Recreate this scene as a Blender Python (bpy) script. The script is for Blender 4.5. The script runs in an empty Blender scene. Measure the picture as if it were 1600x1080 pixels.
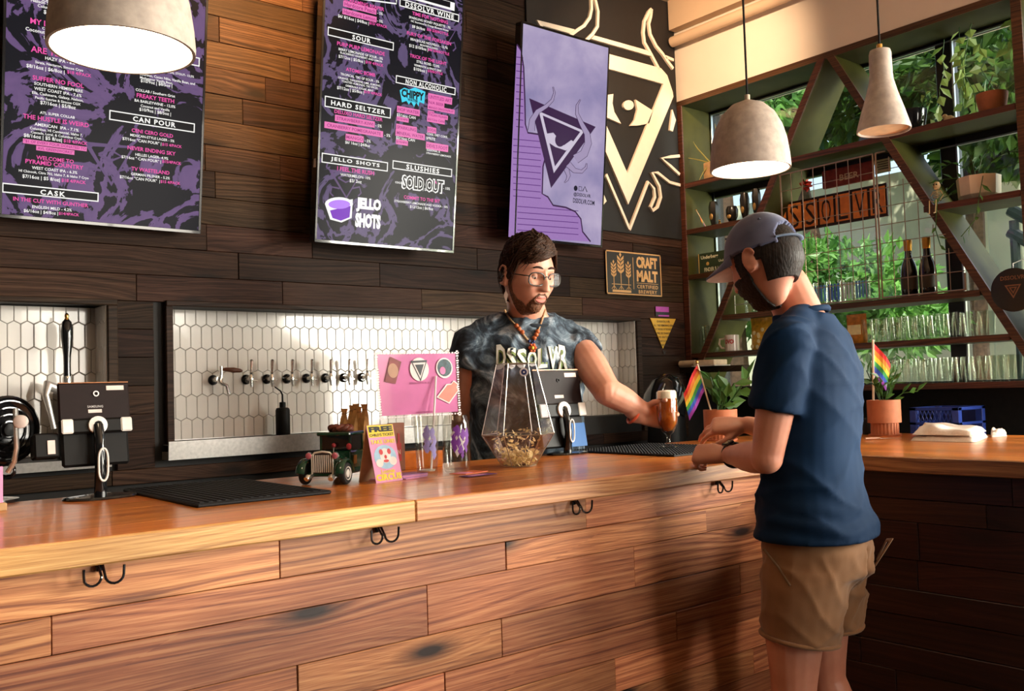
import bpy, bmesh, math, random
from mathutils import Vector, Matrix, noise as mnoise
R = random.Random(7)
PI = math.pi
sc = bpy.context.scene
COL = sc.collection

# ------------------------------------------------------------------ camera
F_PX, YAW, PITCH, ROLL, CAMZ = 1458.7, 0.68575, 0.04672, -0.03101, 1.31
def _axes():
    f = Vector((math.sin(YAW)*math.cos(PITCH), math.cos(YAW)*math.cos(PITCH), math.sin(PITCH)))
    r = Vector((math.cos(YAW), -math.sin(YAW), 0)); u = r.cross(f)
    c, s = math.cos(ROLL), math.sin(ROLL)
    return c*r+s*u, -s*r+c*u, f
AR, AU, AF = _axes()
CAM = Vector((0, 0, CAMZ))
cam = bpy.data.cameras.new('camera'); cam_o = bpy.data.objects.new('camera', cam); COL.objects.link(cam_o)
cam.sensor_width = 36; cam.lens = F_PX/1600*36; cam.clip_start = .02
cam_o.matrix_world = Matrix(((AR.x, AU.x, -AF.x, 0), (AR.y, AU.y, -AF.y, 0), (AR.z, AU.z, -AF.z, CAMZ), (0, 0, 0, 1)))
sc.camera = cam_o
# surveying helpers: sight line of a photo pixel met with a real plane of the place
def ray(x, y): return AR*((x-800)/F_PX) - AU*((y-540)/F_PX) + AF
def onY(x, y, Y): d = ray(x, y); return CAM+d*(Y/d.y)
def onX(x, y, X): d = ray(x, y); return CAM+d*(X/d.x)
def onZ(x, y, z=1.07): d = ray(x, y); return CAM+d*((z-CAMZ)/d.z)
def atD(x, y, D): return CAM+ray(x, y)*D

# ------------------------------------------------------------------ view, sky, sun, daylight
sc.view_settings.view_transform = 'Standard'; sc.view_settings.look = 'None'
sc.view_settings.gamma = 1; sc.view_settings.use_curve_mapping = False
sc.view_settings.exposure = 0.35
sc.cycles.transparent_max_bounces = 18; sc.cycles.max_bounces = 7; sc.cycles.diffuse_bounces = 3; sc.cycles.glossy_bounces = 3; sc.cycles.transmission_bounces = 5
w = bpy.data.worlds.new('sky'); sc.world = w; w.use_nodes = True
nt = w.node_tree; bg = nt.nodes['Background']
sky = nt.nodes.new('ShaderNodeTexSky'); sky.sky_type = 'NISHITA'; sky.sun_disc = False
sky.sun_elevation = math.radians(50); sky.sun_rotation = math.radians(120); sky.air_density = 1.2; sky.dust_density = 2.0
nt.links.new(sky.outputs[0], bg.inputs[0]); bg.inputs[1].default_value = 0.22
def light(name, kind, loc, target, energy, col, **kw):
    l = bpy.data.lights.new(name, kind); l.energy = energy; l.color = col
    for k, v in kw.items(): setattr(l, k, v)
    o = bpy.data.objects.new(name, l); COL.objects.link(o); o.location = loc
    o.rotation_euler = (Vector(target)-Vector(loc)).to_track_quat('-Z', 'Y').to_euler()
    return o
light('sun', 'SUN', (-4, -1, 9), (1.0, 1.0, -.5), 5.5, (1, .95, .84), angle=.02)
light('daylight_side_window', 'AREA', (5.7, -1.6, 1.9), (3.0, -.7, 1.4), 1050, (1, .95, .83), shape='RECTANGLE', size=3.4, size_y=2.3)
light('daylight_rear_window', 'AREA', (3.3, -4.15, 1.55), (2.0, 2, 1.0), 150, (1, .92, .80), shape='RECTANGLE', size=1.8, size_y=2.2)

# ------------------------------------------------------------------ mesh helpers
class B:
    def __init__(s): s.v = []; s.f = []
    def add(s, vs, fs):
        n = len(s.v); s.v += [Vector(v) for v in vs]; s.f += [[i+n for i in f] for f in fs]; return s
    def box(s, lo, hi, bev=0, M=None):
        bm = bmesh.new(); bmesh.ops.create_cube(bm, size=1)
        lo, hi = Vector(lo), Vector(hi)
        for v in bm.verts: v.co = Vector((lo[i]+(v.co[i]+.5)*(hi[i]-lo[i]) for i in range(3)))
        if bev: bmesh.ops.bevel(bm, geom=bm.edges[:], offset=bev, segments=1, affect='EDGES', profile=.5)
        return s.bm(bm, M)
    def bm(s, bm, M=None):
        bm.verts.index_update()
        vs = [v.co.copy() if M is None else M @ v.co for v in bm.verts]
        fs = [[v.index for v in f.verts] for f in bm.faces]
        bm.free(); return s.add(vs, fs)
    def tube(s, pts, r, n=8, cap=True, flat=1.0):
        pts = [Vector(p) for p in pts]; k = len(pts)
        rr = [r]*k if not isinstance(r, (list, tuple)) else list(r)
        vs = []; fs = []; ref = None
        for i, p in enumerate(pts):
            t = (pts[min(i+1, k-1)]-pts[max(i-1, 0)])
            t = t.normalized() if t.length > 1e-9 else Vector((0, 0, 1))
            if ref is None: ref = Vector((0, 0, 1)) if abs(t.z) < .9 else Vector((1, 0, 0))
            a = (ref-t*ref.dot(t)); a = a.normalized() if a.length > 1e-6 else t.orthogonal().normalized()
            ref = a; b = t.cross(a)
            for j in range(n):
                q = 2*PI*j/n; vs.append(p+(a*math.cos(q)*flat+b*math.sin(q))*rr[i])
        for i in range(k-1):
            for j in range(n):
                j2 = (j+1) % n; fs.append([i*n+j, i*n+j2, (i+1)*n+j2, (i+1)*n+j])
        if cap: fs.append(list(range(n))[::-1]); fs.append([(k-1)*n+j for j in range(n)])
        return s.add(vs, fs)
    def lathe(s, prof, c=(0, 0, 0), n=24, M=None, closed=False):
        c = Vector(c); vs = []; fs = []; m = len(prof)
        for (r, z) in prof:
            for j in range(n):
                q = 2*PI*j/n; p = Vector((r*math.cos(q), r*math.sin(q), z))
                vs.append((M @ p if M is not None else p)+c)
        for i in range(m-1):
            for j in range(n):
                j2 = (j+1) % n; fs.append([i*n+j, i*n+j2, (i+1)*n+j2, (i+1)*n+j])
        if closed:
            for j in range(n):
                j2 = (j+1) % n; fs.append([(m-1)*n+j, (m-1)*n+j2, j2, j])
        else:
            if prof[0][0] > 1e-5: fs.append(list(range(n))[::-1])
            if prof[-1][0] > 1e-5: fs.append([(m-1)*n+j for j in range(n)])
        return s.add(vs, fs)
    def ball(s, c, r, n=10, m=7, M=None):
        r = (r, r, r) if not isinstance(r, (tuple, list)) else r
        vs = [Vector((0, 0, -r[2]))]; fs = []
        for i in range(1, m):
            t = -PI/2+PI*i/m
            for j in range(n):
                q = 2*PI*j/n; vs.append(Vector((r[0]*math.cos(t)*math.cos(q), r[1]*math.cos(t)*math.sin(q), r[2]*math.sin(t))))
        vs.append(Vector((0, 0, r[2]))); top = len(vs)-1
        for j in range(n):
            j2 = (j+1) % n; fs.append([0, 1+j2, 1+j]); fs.append([top, top-n+j, top-n+j2])
            for i in range(m-2): a = 1+i*n; fs.append([a+j, a+j2, a+n+j2, a+n+j])
        c = Vector(c)
        return s.add([((M @ v) if M is not None else v)+c for v in vs], fs)
    def poly(s, pts, nrm, th):
        """flat outline (3D points) given thickness th along nrm"""
        nrm = Vector(nrm).normalized(); pts = [Vector(p) for p in pts]; n = len(pts)
        fs = [list(range(n)), list(range(2*n-1, n-1, -1))]+[[i, i+n, (i+1) % n+n, (i+1) % n] for i in range(n)]
        return s.add(pts+[p+nrm*th for p in pts], fs)
    def loft(s, rings, cap=True):
        n = len(rings[0]); vs = [p for r in rings for p in r]; fs = []
        for i in range(len(rings)-1):
            for j in range(n): j2 = (j+1) % n; fs.append([i*n+j, i*n+j2, (i+1)*n+j2, (i+1)*n+j])
        if cap: fs.append(list(range(n))[::-1]); fs.append([(len(rings)-1)*n+j for j in range(n)])
        return s.add(vs, fs)
    def xf(s, M): s.v = [M @ v for v in s.v]; return s
    def build(s, name, mat, parent=None, sharp=35, org=None, fixn=True):
        o0 = worldloc(parent) if parent else Vector()
        org = Vector(org) if org is not None else o0
        me = bpy.data.meshes.new(name); me.from_pydata([v-org for v in s.v], [], s.f)
        if fixn:
            bm = bmesh.new(); bm.from_mesh(me); bmesh.ops.recalc_face_normals(bm, faces=bm.faces); bm.to_mesh(me); bm.free()
        me.polygons.foreach_set('use_smooth', [sharp > 0]*len(me.polygons))
        if 0 < sharp < 180: me.set_sharp_from_angle(angle=math.radians(sharp))
        me.materials.append(mat)
        o = bpy.data.objects.new(name, me); COL.objects.link(o)
        if parent: o.parent = parent
        o.location = org-o0
        return o
def worldloc(o):
    l = Vector()
    while o: l += o.location; o = o.parent
    return l
def tag(o, label=None, cat=None, group=None, kind=None):
    if label: o['label'] = label
    if cat: o['category'] = cat
    if group: o['group'] = group
    if kind: o['kind'] = kind
    return o
def thing(name, label, cat, loc=(0, 0, 0), group=None, kind=None):
    o = bpy.data.objects.new(name, None); COL.objects.link(o); o.location = loc; o.empty_display_size = .05
    return tag(o, label, cat, group, kind)
def copy_tree(o, loc=None, rz=None, label=None, parent=None):
    c = o.copy(); COL.objects.link(c)
    if parent: c.parent = parent; c.matrix_parent_inverse = o.matrix_parent_inverse
    if loc is not None: c.location = loc
    if rz is not None: c.rotation_euler.z = rz
    if label: c['label'] = label
    for ch in [x for x in bpy.data.objects if x.parent == o]: copy_tree(ch, parent=c)
    return c
def text_mesh(body, bold=0.0, align='CENTER', sp=1.0, ls=1.0):
    c = bpy.data.curves.new('t', 'FONT'); c.body = body; c.resolution_u = 2; c.offset = bold; c.align_x = align; c.space_character = sp; c.space_line = ls
    o = bpy.data.objects.new('t', c); m = o.to_mesh()
    vs = [v.co.copy() for v in m.vertices]; fs = [list(p.vertices) for p in m.polygons]
    o.to_mesh_clear(); bpy.data.objects.remove(o); bpy.data.curves.remove(c)
    return vs, fs
def put_text(b, body, org, ux, uy, width=None, height=None, bold=0.0, sp=1.0, th=0.0, arch=0):
    """text centred on org in the plane (ux, uy), fitted to width and/or height"""
    vs, fs = text_mesh(body, bold, sp=sp)
    if not vs: return
    x0 = min(v.x for v in vs); x1 = max(v.x for v in vs); y0 = min(v.y for v in vs); y1 = max(v.y for v in vs)
    sx = width/(x1-x0) if width else None; sy = height/(y1-y0) if height else None
    sx = sx or sy; sy = sy or sx
    org = Vector(org); ux = Vector(ux).normalized(); uy = Vector(uy).normalized(); nz = ux.cross(uy)
    P = [org+ux*((v.x-(x0+x1)/2)*sx)+uy*((v.y-(y0+y1)/2)*sy) for v in vs]
    b.add(P, fs)
    if th:
        n = len(P); b.add([p-nz*th for p in P], [])  # back rim for depth
        from collections import Counter
        e = Counter()
        for f in fs:
            for i in range(len(f)): e[(f[i], f[(i+1) % len(f)])] += 1
        base = len(b.v)-2*n
        for (i, j) in list(e):
            if (j, i) not in e: b.f.append([base+j, base+i, base+n+i, base+n+j])

# ------------------------------------------------------------------ materials
MT = {}
def nodes(name):
    m = bpy.data.materials.new(name); m.use_nodes = True; t = m.node_tree; return m, t, t.nodes['Principled BSDF']
def N(t, k, **kw):
    n = t.nodes.new('ShaderNode'+k)
    for a, v in kw.items():
        if a.startswith('i_'): n.inputs[a[2:].replace('_', ' ')].default_value = v
        else: setattr(n, a, v)
    return n
def ramp(t, stops, src):
    n = t.nodes.new('ShaderNodeValToRGB'); e = n.color_ramp.elements
    while len(e) < len(stops): e.new(.5)
    for i, (p, c) in enumerate(stops): e[i].position = p; e[i].color = (*c, 1) if len(c) == 3 else c
    t.links.new(src, n.inputs[0]); return n
def srgb(h):
    h = h.lstrip('#'); c = [int(h[i:i+2], 16)/255 for i in (0, 2, 4)]
    return tuple(x/12.92 if x <= .04045 else ((x+.055)/1.055)**2.4 for x in c)
def coords(t, scale=(1, 1, 1), rnd=True, kind='Object'):
    tc = N(t, 'TexCoord'); mp = N(t, 'Mapping'); mp.inputs['Scale'].default_value = scale
    src = tc.outputs[kind]
    if rnd:
        oi = N(t, 'ObjectInfo'); mul = N(t, 'VectorMath', operation='SCALE'); cb = N(t, 'CombineXYZ')
        for i in range(3): t.links.new(oi.outputs['Random'], cb.inputs[i])
        t.links.new(cb.outputs[0], mul.inputs[0]); mul.inputs['Scale'].default_value = 37.0
        ad = N(t, 'VectorMath', operation='ADD'); t.links.new(src, ad.inputs[0]); t.links.new(mul.outputs[0], ad.inputs[1]); src = ad.outputs[0]
    t.links.new(src, mp.inputs[0]); return mp.outputs[0]
def pmat(name, col, rough=.5, metal=0, var=.12, scale=30, bump=.0, emit=0, ecol=None, trans=0, ior=1.45, coat=0, sub=0, spec=.5, alpha=1):
    """plain procedural material: colour with a fine noise variation and optional fine relief"""
    if name in MT: return MT[name]
    if isinstance(col, str): col = srgb(col)
    m, t, p = nodes(name)
    c = coords(t, rnd=False); nz = N(t, 'TexNoise', i_Scale=scale, i_Detail=4.0); t.links.new(c, nz.inputs['Vector'])
    r = ramp(t, [(.3, tuple(x*(1-var) for x in col)), (.7, tuple(min(1, x*(1+var)) for x in col))], nz.outputs['Fac'])
    t.links.new(r.outputs[0], p.inputs['Base Color'])
    p.inputs['Roughness'].default_value = rough; p.inputs['Metallic'].default_value = metal
    p.inputs['IOR'].default_value = ior; p.inputs['Transmission Weight'].default_value = trans
    p.inputs['Coat Weight'].default_value = coat; p.inputs['Specular IOR Level'].default_value = spec
    if sub: p.inputs['Subsurface Weight'].default_value = sub; p.inputs['Subsurface Radius'].default_value = (.02, .008, .004)
    if emit: p.inputs['Emission Color'].default_value = (*(ecol or col), 1); p.inputs['Emission Strength'].default_value = emit
    if alpha < 1: p.inputs['Alpha'].default_value = alpha
    if bump:
        bp = N(t, 'Bump', i_Strength=bump, i_Distance=.002); t.links.new(nz.outputs['Fac'], bp.inputs['Height']); t.links.new(bp.outputs[0], p.inputs['Normal'])
    MT[name] = m; return m
def wood(name, cols, axis=0, rough=.5, knots=True, grain=1.0, vary=.35, coat=0, bump=.25, knotcol=(.012, .008, .006), spec=.5, fibre=.45, stain=.8, huev=1.0):
    """long-grain timber: stretched noise rings, fine pores, knots, board-to-board variation"""
    m, t, p = nodes(name)
    # growth rings: height across the board, bent by slow noise and round the knots, read through a 1D noise
    def nz3(along, across, det=1.0, sc=1.0):
        q = [across*grain]*3; q[axis] = along*grain; n_ = N(t, 'TexNoise', i_Scale=sc, i_Detail=det); t.links.new(coords(t, tuple(q)), n_.inputs['Vector']); return n_.outputs['Fac']
    def mth(op, a_, b_):
        n_ = N(t, 'Math', operation=op)
        for i_, v_ in enumerate((a_, b_)):
            if isinstance(v_, (int, float)): n_.inputs[i_].default_value = v_
            else: t.links.new(v_, n_.inputs[i_])
        return n_.outputs[0]
    sx_ = N(t, 'SeparateXYZ'); t.links.new(coords(t, (1, 1, 1)), sx_.inputs[0])
    ring = mth('ADD', sx_.outputs[2], mth('MULTIPLY', sx_.outputs[1 - min(axis, 1)], .55))
    ring = mth('ADD', ring, mth('MULTIPLY', nz3(.9, 3.2), .16)); ring = mth('ADD', ring, mth('MULTIPLY', nz3(2.6, 14, 2.0), .018))
    kt = [15.0]*3; kt[axis] = 4.4
    sk_ = N(t, 'SeparateXYZ'); t.links.new(coords(t, tuple(kt)), sk_.inputs[0]); ck_ = N(t, 'CombineXYZ'); t.links.new(sk_.outputs[axis], ck_.inputs[0]); t.links.new(sk_.outputs[2], ck_.inputs[1])
    vo = N(t, 'TexVoronoi', voronoi_dimensions='2D', i_Scale=.42, i_Randomness=1.0); t.links.new(ck_.outputs[0], vo.inputs['Vector'])
    spk = N(t, 'SeparateColor'); t.links.new(vo.outputs['Color'], spk.inputs[0]); isk = mth('GREATER_THAN', spk.outputs[0], .52)
    if knots: ring = mth('ADD', ring, mth('MULTIPLY', mth('MULTIPLY', isk, mth('POWER', mth('SUBTRACT', 1.0, mth('MINIMUM', vo.outputs['Distance'], 1.0)), 3.0)), .045))
    wv = N(t, 'TexNoise', noise_dimensions='1D', i_Scale=95.0*grain, i_Detail=3.0, i_Roughness=.55); t.links.new(ring, wv.inputs['W'])
    st2 = [420*grain]*3; st2[axis] = 9*grain
    c2 = coords(t, tuple(st2)); n2 = N(t, 'TexNoise', i_Scale=1.0, i_Detail=3.0, i_Roughness=.6); t.links.new(c2, n2.inputs['Vector'])
    mx = N(t, 'Mix', data_type='FLOAT'); mx.inputs[0].default_value = fibre; t.links.new(wv.outputs[0], mx.inputs[2]); t.links.new(n2.outputs['Fac'], mx.inputs[3])
    r = ramp(t, [(.36, cols[0]), (.50, cols[1]), (.62, cols[2])], mx.outputs[0])
    col = r.outputs[0]
    # large soft stain
    c3 = coords(t, tuple(1.2 if i == axis else 4.0 for i in range(3))); n3 = N(t, 'TexNoise', i_Scale=1.3, i_Detail=2.0); t.links.new(c3, n3.inputs['Vector'])
    r3 = ramp(t, [(.35, (.62, .58, .56)), (.62, (1.15, 1.12, 1.08))], n3.outputs['Fac'])
    mm = N(t, 'Mix', data_type='RGBA', blend_type='MULTIPLY'); mm.inputs[0].default_value = stain
    t.links.new(col, mm.inputs[6]); t.links.new(r3.outputs[0], mm.inputs[7]); col = mm.outputs[2]
    if knots:
        rk = ramp(t, [(.05, (0, 0, 0)), (.11, (.55, .5, .45)), (.2, (1, 1, 1))], vo.outputs['Distance'])
        mk = N(t, 'Mix', data_type='RGBA'); t.links.new(rk.outputs[0], mk.inputs[0]); mk.inputs[6].default_value = (*knotcol, 1); t.links.new(col, mk.inputs[7])
        m2 = N(t, 'Mix', data_type='RGBA'); t.links.new(isk, m2.inputs[0]); t.links.new(col, m2.inputs[6]); t.links.new(mk.outputs[2], m2.inputs[7]); col = m2.outputs[2]
    oi = N(t, 'ObjectInfo'); hv = N(t, 'HueSaturation')
    mr = N(t, 'MapRange'); mr.inputs['To Min'].default_value = 1-vary; mr.inputs['To Max'].default_value = 1+vary
    t.links.new(oi.outputs['Random'], mr.inputs[0]); t.links.new(mr.outputs[0], hv.inputs['Value'])
    mh = N(t, 'MapRange'); mh.inputs['To Min'].default_value = .5-.02*huev; mh.inputs['To Max'].default_value = .5+.012*huev; fr_ = N(t, 'Math', operation='FRACT'); m7 = N(t, 'Math', operation='MULTIPLY'); m7.inputs[1].default_value = 7.31; t.links.new(oi.outputs['Random'], m7.inputs[0]); t.links.new(m7.outputs[0], fr_.inputs[0]); t.links.new(fr_.outputs[0], mh.inputs[0]); t.links.new(mh.outputs[0], hv.inputs['Hue']); t.links.new(col, hv.inputs['Color'])
    t.links.new(hv.outputs[0], p.inputs['Base Color'])
    p.inputs['Roughness'].default_value = rough; p.inputs['Coat Weight'].default_value = coat; p.inputs['Coat Roughness'].default_value = .12
    p.inputs['Specular IOR Level'].default_value = spec
    bp = N(t, 'Bump', i_Strength=bump, i_Distance=.0015); t.links.new(mx.outputs[0], bp.inputs['Height']); t.links.new(bp.outputs[0], p.inputs['Normal'])
    MT[name] = m; return m
def glass(name, col=(1, 1, 1), rough=0.0, ior=1.45, refl=1.0):
    m, t, p = nodes(name)
    # thin clear glass: mostly see-through with a reflection that grows towards grazing view
    gl = N(t, 'BsdfGlossy'); gl.inputs['Roughness'].default_value = rough+.02
    tr = N(t, 'BsdfTransparent'); tr.inputs[0].default_value = (*col, 1)
    fz = N(t, 'LayerWeight'); fz.inputs['Blend'].default_value = .5; ms = N(t, 'MixShader')
    rp = ramp(t, [(0, (.05*refl,)*3), (.6, (.10*refl,)*3), (.9, (.38*refl,)*3), (1, (.62*refl,)*3)], fz.outputs['Facing'])
    t.links.new(rp.outputs[0], ms.inputs[0]); t.links.new(tr.outputs[0], ms.inputs[1]); t.links.new(gl.outputs[0], ms.inputs[2])
    t.links.new(ms.outputs[0], t.nodes['Material Output'].inputs[0]); MT[name] = m; return m
black = pmat('black_plastic', (.006, .0055, .0055), .45, spec=.22)
blackg = pmat('black_gloss', (.008, .008, .009), .12, coat=.5)
rubber = pmat('black_rubber', (.008, .008, .009), .6, bump=.2, scale=200, spec=.25)
chrome = pmat('chrome', (.80, .77, .72), .16, .85)
steel = pmat('brushed_steel', (.66, .63, .60), .38, .7, scale=80)
white = pmat('white_plastic', (.75, .72, .68), .4)
offwhite = pmat('warm_white_paint', (.78, .66, .52), .7, var=.03)
gold = pmat('brass', (.7, .42, .12), .25, 1.0)
# ================================================================== SETTING
XR, YB, ZC, ZT = 4.266, 3.6, 3.58, 1.07
def struct(name, b, m, label=None, parent=None, sharp=35):
    o = b.build(name, m, parent, sharp); o['kind'] = 'structure'
    if label: o['label'] = label
    return o
m_floor = pmat('sealed_concrete', (.06, .045, .038), .45, var=.3, scale=3)
m_ceil = pmat('ceiling_paint', (.62, .45, .3), .8, var=.05, scale=4)
m_dark = pmat('charcoal_wall_paint', (.012, .010, .009), .7, var=.2)
struct('floor', B().box((-3.4, -4.2, -.1), (5.0, 4.0, 0)), m_floor, 'dark sealed concrete floor')
struct('ceiling', B().box((-3.4, -4.2, ZC), (4.9, 4.0, ZC+.1)), m_ceil, 'warm beige painted ceiling slab')
struct('trim_1', B().box((4.2, -4.0, 3.40), (4.262, 3.578, ZC-.002)), m_ceil, 'beige ceiling beam above the white soffit')
struct('wall_left', B().box((-3.4, -4.2, 0), (-3.3, 4.0, ZC)), m_dark, 'dark wall at the far left end of the room')
b = B(); b.box((-3.3, -4.1, 0), (2.3, -4.0, ZC)); b.box((4.25, -4.1, 0), (4.9, -4.0, ZC)); b.box((2.3, -4.1, 0), (4.25, -4.0, .4)); b.box((2.3, -4.1, 2.7), (4.25, -4.0, ZC))
struct('wall_rear', b, m_dark, 'dark rear wall with a wide window opening behind the viewer')
b = B()
for x in (2.3, 3.25, 4.2): b.box((x, -4.07, .4), (x+.05, -4.03, 2.7), .003)
b.box((2.3, -4.069, 1.9), (4.25, -4.031, 1.94), .003); struct('window_3', b, pmat('black_aluminium', (.01, .011, .012), .35), 'black framed rear windows behind the viewer')
# right wall: soffit, dark dado, pier and side window opening towards the rear
m_soff = pmat('white_soffit_paint', (.80, .70, .58), .75, var=.02, scale=6)
struct('wall_soffit', B().box((XR, -4.0, 2.985), (4.7, 3.62, ZC)), m_soff, 'cream painted soffit above the window shelving')
b = B(); b.box((4.56, -4.0, 0), (4.7, 3.62, .7)); b.box((4.56, 1.0, .7), (4.7, 3.62, 1.25)); b.box((4.56, .95, 1.25), (4.7, 1.2, 2.985)); b.box((4.56, -4.0, .7), (4.7, -3.6, 2.985)); b.box((4.56, -3.6, 2.75), (4.7, .95, 2.985)); b.box((4.56, .95, .7), (4.7, 1.0, 1.25))
struct('wall_right', b, m_dark, 'dark wall below and beside the windows')
b = B()
for y in (-3.6, -2.5, -1.35, -.2, .9): b.box((4.58, y, .7), (4.64, y+.05, 2.75), .003)
for z in (.7, 1.95, 2.70): b.box((4.581, -3.6, z), (4.639, .95, z+.05), .003)
struct('window_2', b, pmat('black_aluminium', (.01, .011, .012), .35), 'black framed side windows toward the rear of the room')
# back wall core with two tiled recesses
NB = 3.746
N1 = (-1.4, 1.022, 1.118, 1.668); N2 = (1.262, 3.845, 1.148, 1.672)
b = B()
b.box((-3.3, NB+.012, 0), (4.7, 4.0, ZC)); b.box((-3.3, 3.622, 0), (4.7, NB+.012, 1.118)); b.box((-3.3, 3.622, 1.672), (4.7, NB+.012, ZC))
b.box((1.022, 3.622, 1.118), (1.262, NB+.012, 1.672)); b.box((3.845, 3.622, 1.118), (4.7, NB+.012, 1.672)); b.box((-3.3, 3.622, 1.118), (-1.4, NB+.012, 1.672)); b.box((1.262, 3.622, 1.118), (3.845, NB+.012, 1.148))
wall_back = struct('wall_back', b, m_dark, 'dark stained plank wall behind the bar')
m_plank = wood('dark_oak_plank', [(.014, .007, .004), (.034, .018, .010), (.060, .033, .019)], 0, .62, knots=True, vary=.5, grain=1.0, spec=.12)
rows = [1.0, 1.055]+[1.685-.1062*k for k in range(5, -1, -1)][1:]+[1.787, 1.895, 2.001, 2.110, 2.216, 2.322, 2.426, 2.533, 2.641, 2.748, 2.855, 2.962, 3.068, 3.175, 3.28, 3.387, 3.493, 3.578]
rows = sorted(set(round(z, 3) for z in rows))
fixed = {2.426: [1.56], 2.322: [1.9], 2.216: [1.72], 1.895: [1.40, 1.86], 1.787: [1.53], 2.533: [.9, 1.66], 2.001: [1.0, 2.6]}
def plank_row(z0, z1, xa, xb, k):
    cuts = [c for c in fixed.get(z0, []) if xa+.1 < c < xb-.1]
    x = xa; js = []
    while x < xb:
        x += R.uniform(.55, 1.25)
        if x < xb-.2 and all(abs(x-c) > .3 for c in cuts): js.append(x)
    js = sorted(js+cuts); e = [xa]+js+[xb]
    for i in range(len(e)-1):
        d = R.uniform(0, .004)
        p = B().box((e[i]+.0008, 3.6+d-.002, z0+.0008), (e[i+1]-.0008, 3.624, z1-.0008), .0015)
        p.build('plank', m_plank, wall_back, 30, org=((e[i]+e[i+1])/2, 3.61, (z0+z1)/2))
T1 = (-1.4, 1.052, 1.09, 1.687); T2 = (1.19, 3.885, 1.09, 1.687)
for k in range(len(rows)-1):
    z0, z1 = rows[k], rows[k+1]
    segs = [(-.4, 4.262)]
    for (a, c, za, zb) in (T1, T2):
        if z0 < zb-.02 and z1 > za+.02:
            segs = [s for (p, q) in segs for s in ((p, min(q, a)), (max(p, c), q)) if s[1]-s[0] > .03]
    for s in segs: plank_row(z0, z1, s[0], s[1], k)
# wooden trims round the recesses
m_trim = wood('dark_trim_wood', [(.012, .007, .004), (.03, .017, .010), (.05, .03, .018)], 0, .6, knots=False, vary=.1, spec=.15)
def niche_trim(n, x0, x1, z0, z1, left=True):
    b = B().box((x0-.028 if left else x0, 3.588, z1-.002), (x1+.034, 3.63, z1+.020), .003); b.box((x1-.002, 3.588, z0-.03), (x1+.034, 3.63, z1-.002), .003)
    if left: b.box((x0-.03, 3.588, z0-.06), (x0-.002, 3.63, z1-.002), .003)
    struct('trim_%d' % n, b, m_trim, 'dark wooden trim framing the %s tiled recess' % ('long' if left else 'left'))
niche_trim(2, N1[0], N1[1], N1[2], N1[3], False); niche_trim(3, N2[0], N2[1], N2[2], N2[3], True)
# ---- tiles: long pointed hexagons
m_tile = pmat('white_glazed_tile', (.74, .70, .655), .13, var=.04, scale=9, coat=.3)
m_grout = pmat('grey_grout', (.16, .14, .125), .9)
TW, TP, PT = .0438, .0945, .0115
def clip_poly(P, x0, x1, z0, z1):
    def cut(P, f):
        out = []
        for i in range(len(P)):
            a, c = P[i], P[(i+1) % len(P)]; fa, fc = f(a), f(c)
            if fa >= 0: out.append(a)
            if fa*fc < 0: t = fa/(fa-fc); out.append((a[0]+(c[0]-a[0])*t, a[1]+(c[1]-a[1])*t))
        return out
    for f in (lambda p: p[0]-x0, lambda p: x1-p[0], lambda p: p[1]-z0, lambda p: z1-p[1]):
        P = cut(P, f)
        if len(P) < 3: return []
    return P
def tile_b(P, M):
    g = .0009; n = len(P); cx = sum(p[0] for p in P)/n; cz = sum(p[1] for p in P)/n
    w = max(p[0] for p in P)-min(p[0] for p in P); h = max(p[1] for p in P)-min(p[1] for p in P)
    def sh(d): return [(cx+(p[0]-cx)*(1-2*d/max(w, .004)), cz+(p[1]-cz)*(1-2*d/max(h, .004))) for p in P]
    A, Bq, C = sh(g), sh(g), sh(g+.0022)
    vs = [(p[0], 0, p[1]) for p in A]+[(p[0], -.0045, p[1]) for p in Bq]+[(p[0], -.006, p[1]) for p in C]
    fs = [[i, (i+1) % n, n+(i+1) % n, n+i] for i in range(n)]+[[n+i, n+(i+1) % n, 2*n+(i+1) % n, 2*n+i] for i in range(n)]+[[2*n+i for i in range(n)]]
    return [M @ Vector(v) for v in vs], fs
cache = {}
def tiles(parent, x0, x1, z0, z1, M, xoff, hidden=None):
    rest = B(); k0 = int((z0-1.613)/TP)-2
    for k in range(k0, 3):
        zt = 1.613+TP*k+TP           # top apex of the row
        sh = 0 if k % 2 == 0 else TW/2
        i0 = int((x0-xoff)/TW)-2
        for i in range(i0, int((x1-xoff)/TW)+2):
            a = xoff+sh+i*TW
            hexa = [(a, zt-TP), (a+TW/2, zt-TP-PT), (a+TW, zt-TP), (a+TW, zt-PT), (a+TW/2, zt), (a, zt-PT)]
            P = clip_poly(hexa, x0, x1, z0, z1)
            if len(P) < 3: continue
            w = max(p[0] for p in P)-min(p[0] for p in P); h = max(p[1] for p in P)-min(p[1] for p in P)
            if w < .006 or h < .006: continue
            c = ((max(p[0] for p in P)+min(p[0] for p in P))/2, (max(p[1] for p in P)+min(p[1] for p in P))/2)
            if hidden and hidden(c): v, f = tile_b(P, M); rest.add(v, f); continue
            org = M @ Vector((c[0], 0, c[1]))
            full = abs(w-TW) < 1e-6 and abs(h-TP-PT) < 1e-6
            key = (tuple(round(x, 4) for r_ in M.to_3x3() for x in r_),)
            if full and key in cache:
                o = bpy.data.objects.new('tile', cache[key]); COL.objects.link(o); o.parent = parent; o.location = org-worldloc(parent)
            else:
                v, f = tile_b(P, M); o = B().add(v, f).build('tile', m_tile, parent, 30, org=org)
                if full: cache[key] = o.data
    if rest.f: o = rest.build('tile_field', m_tile, parent, 30); o['kind'] = 'stuff'
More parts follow.
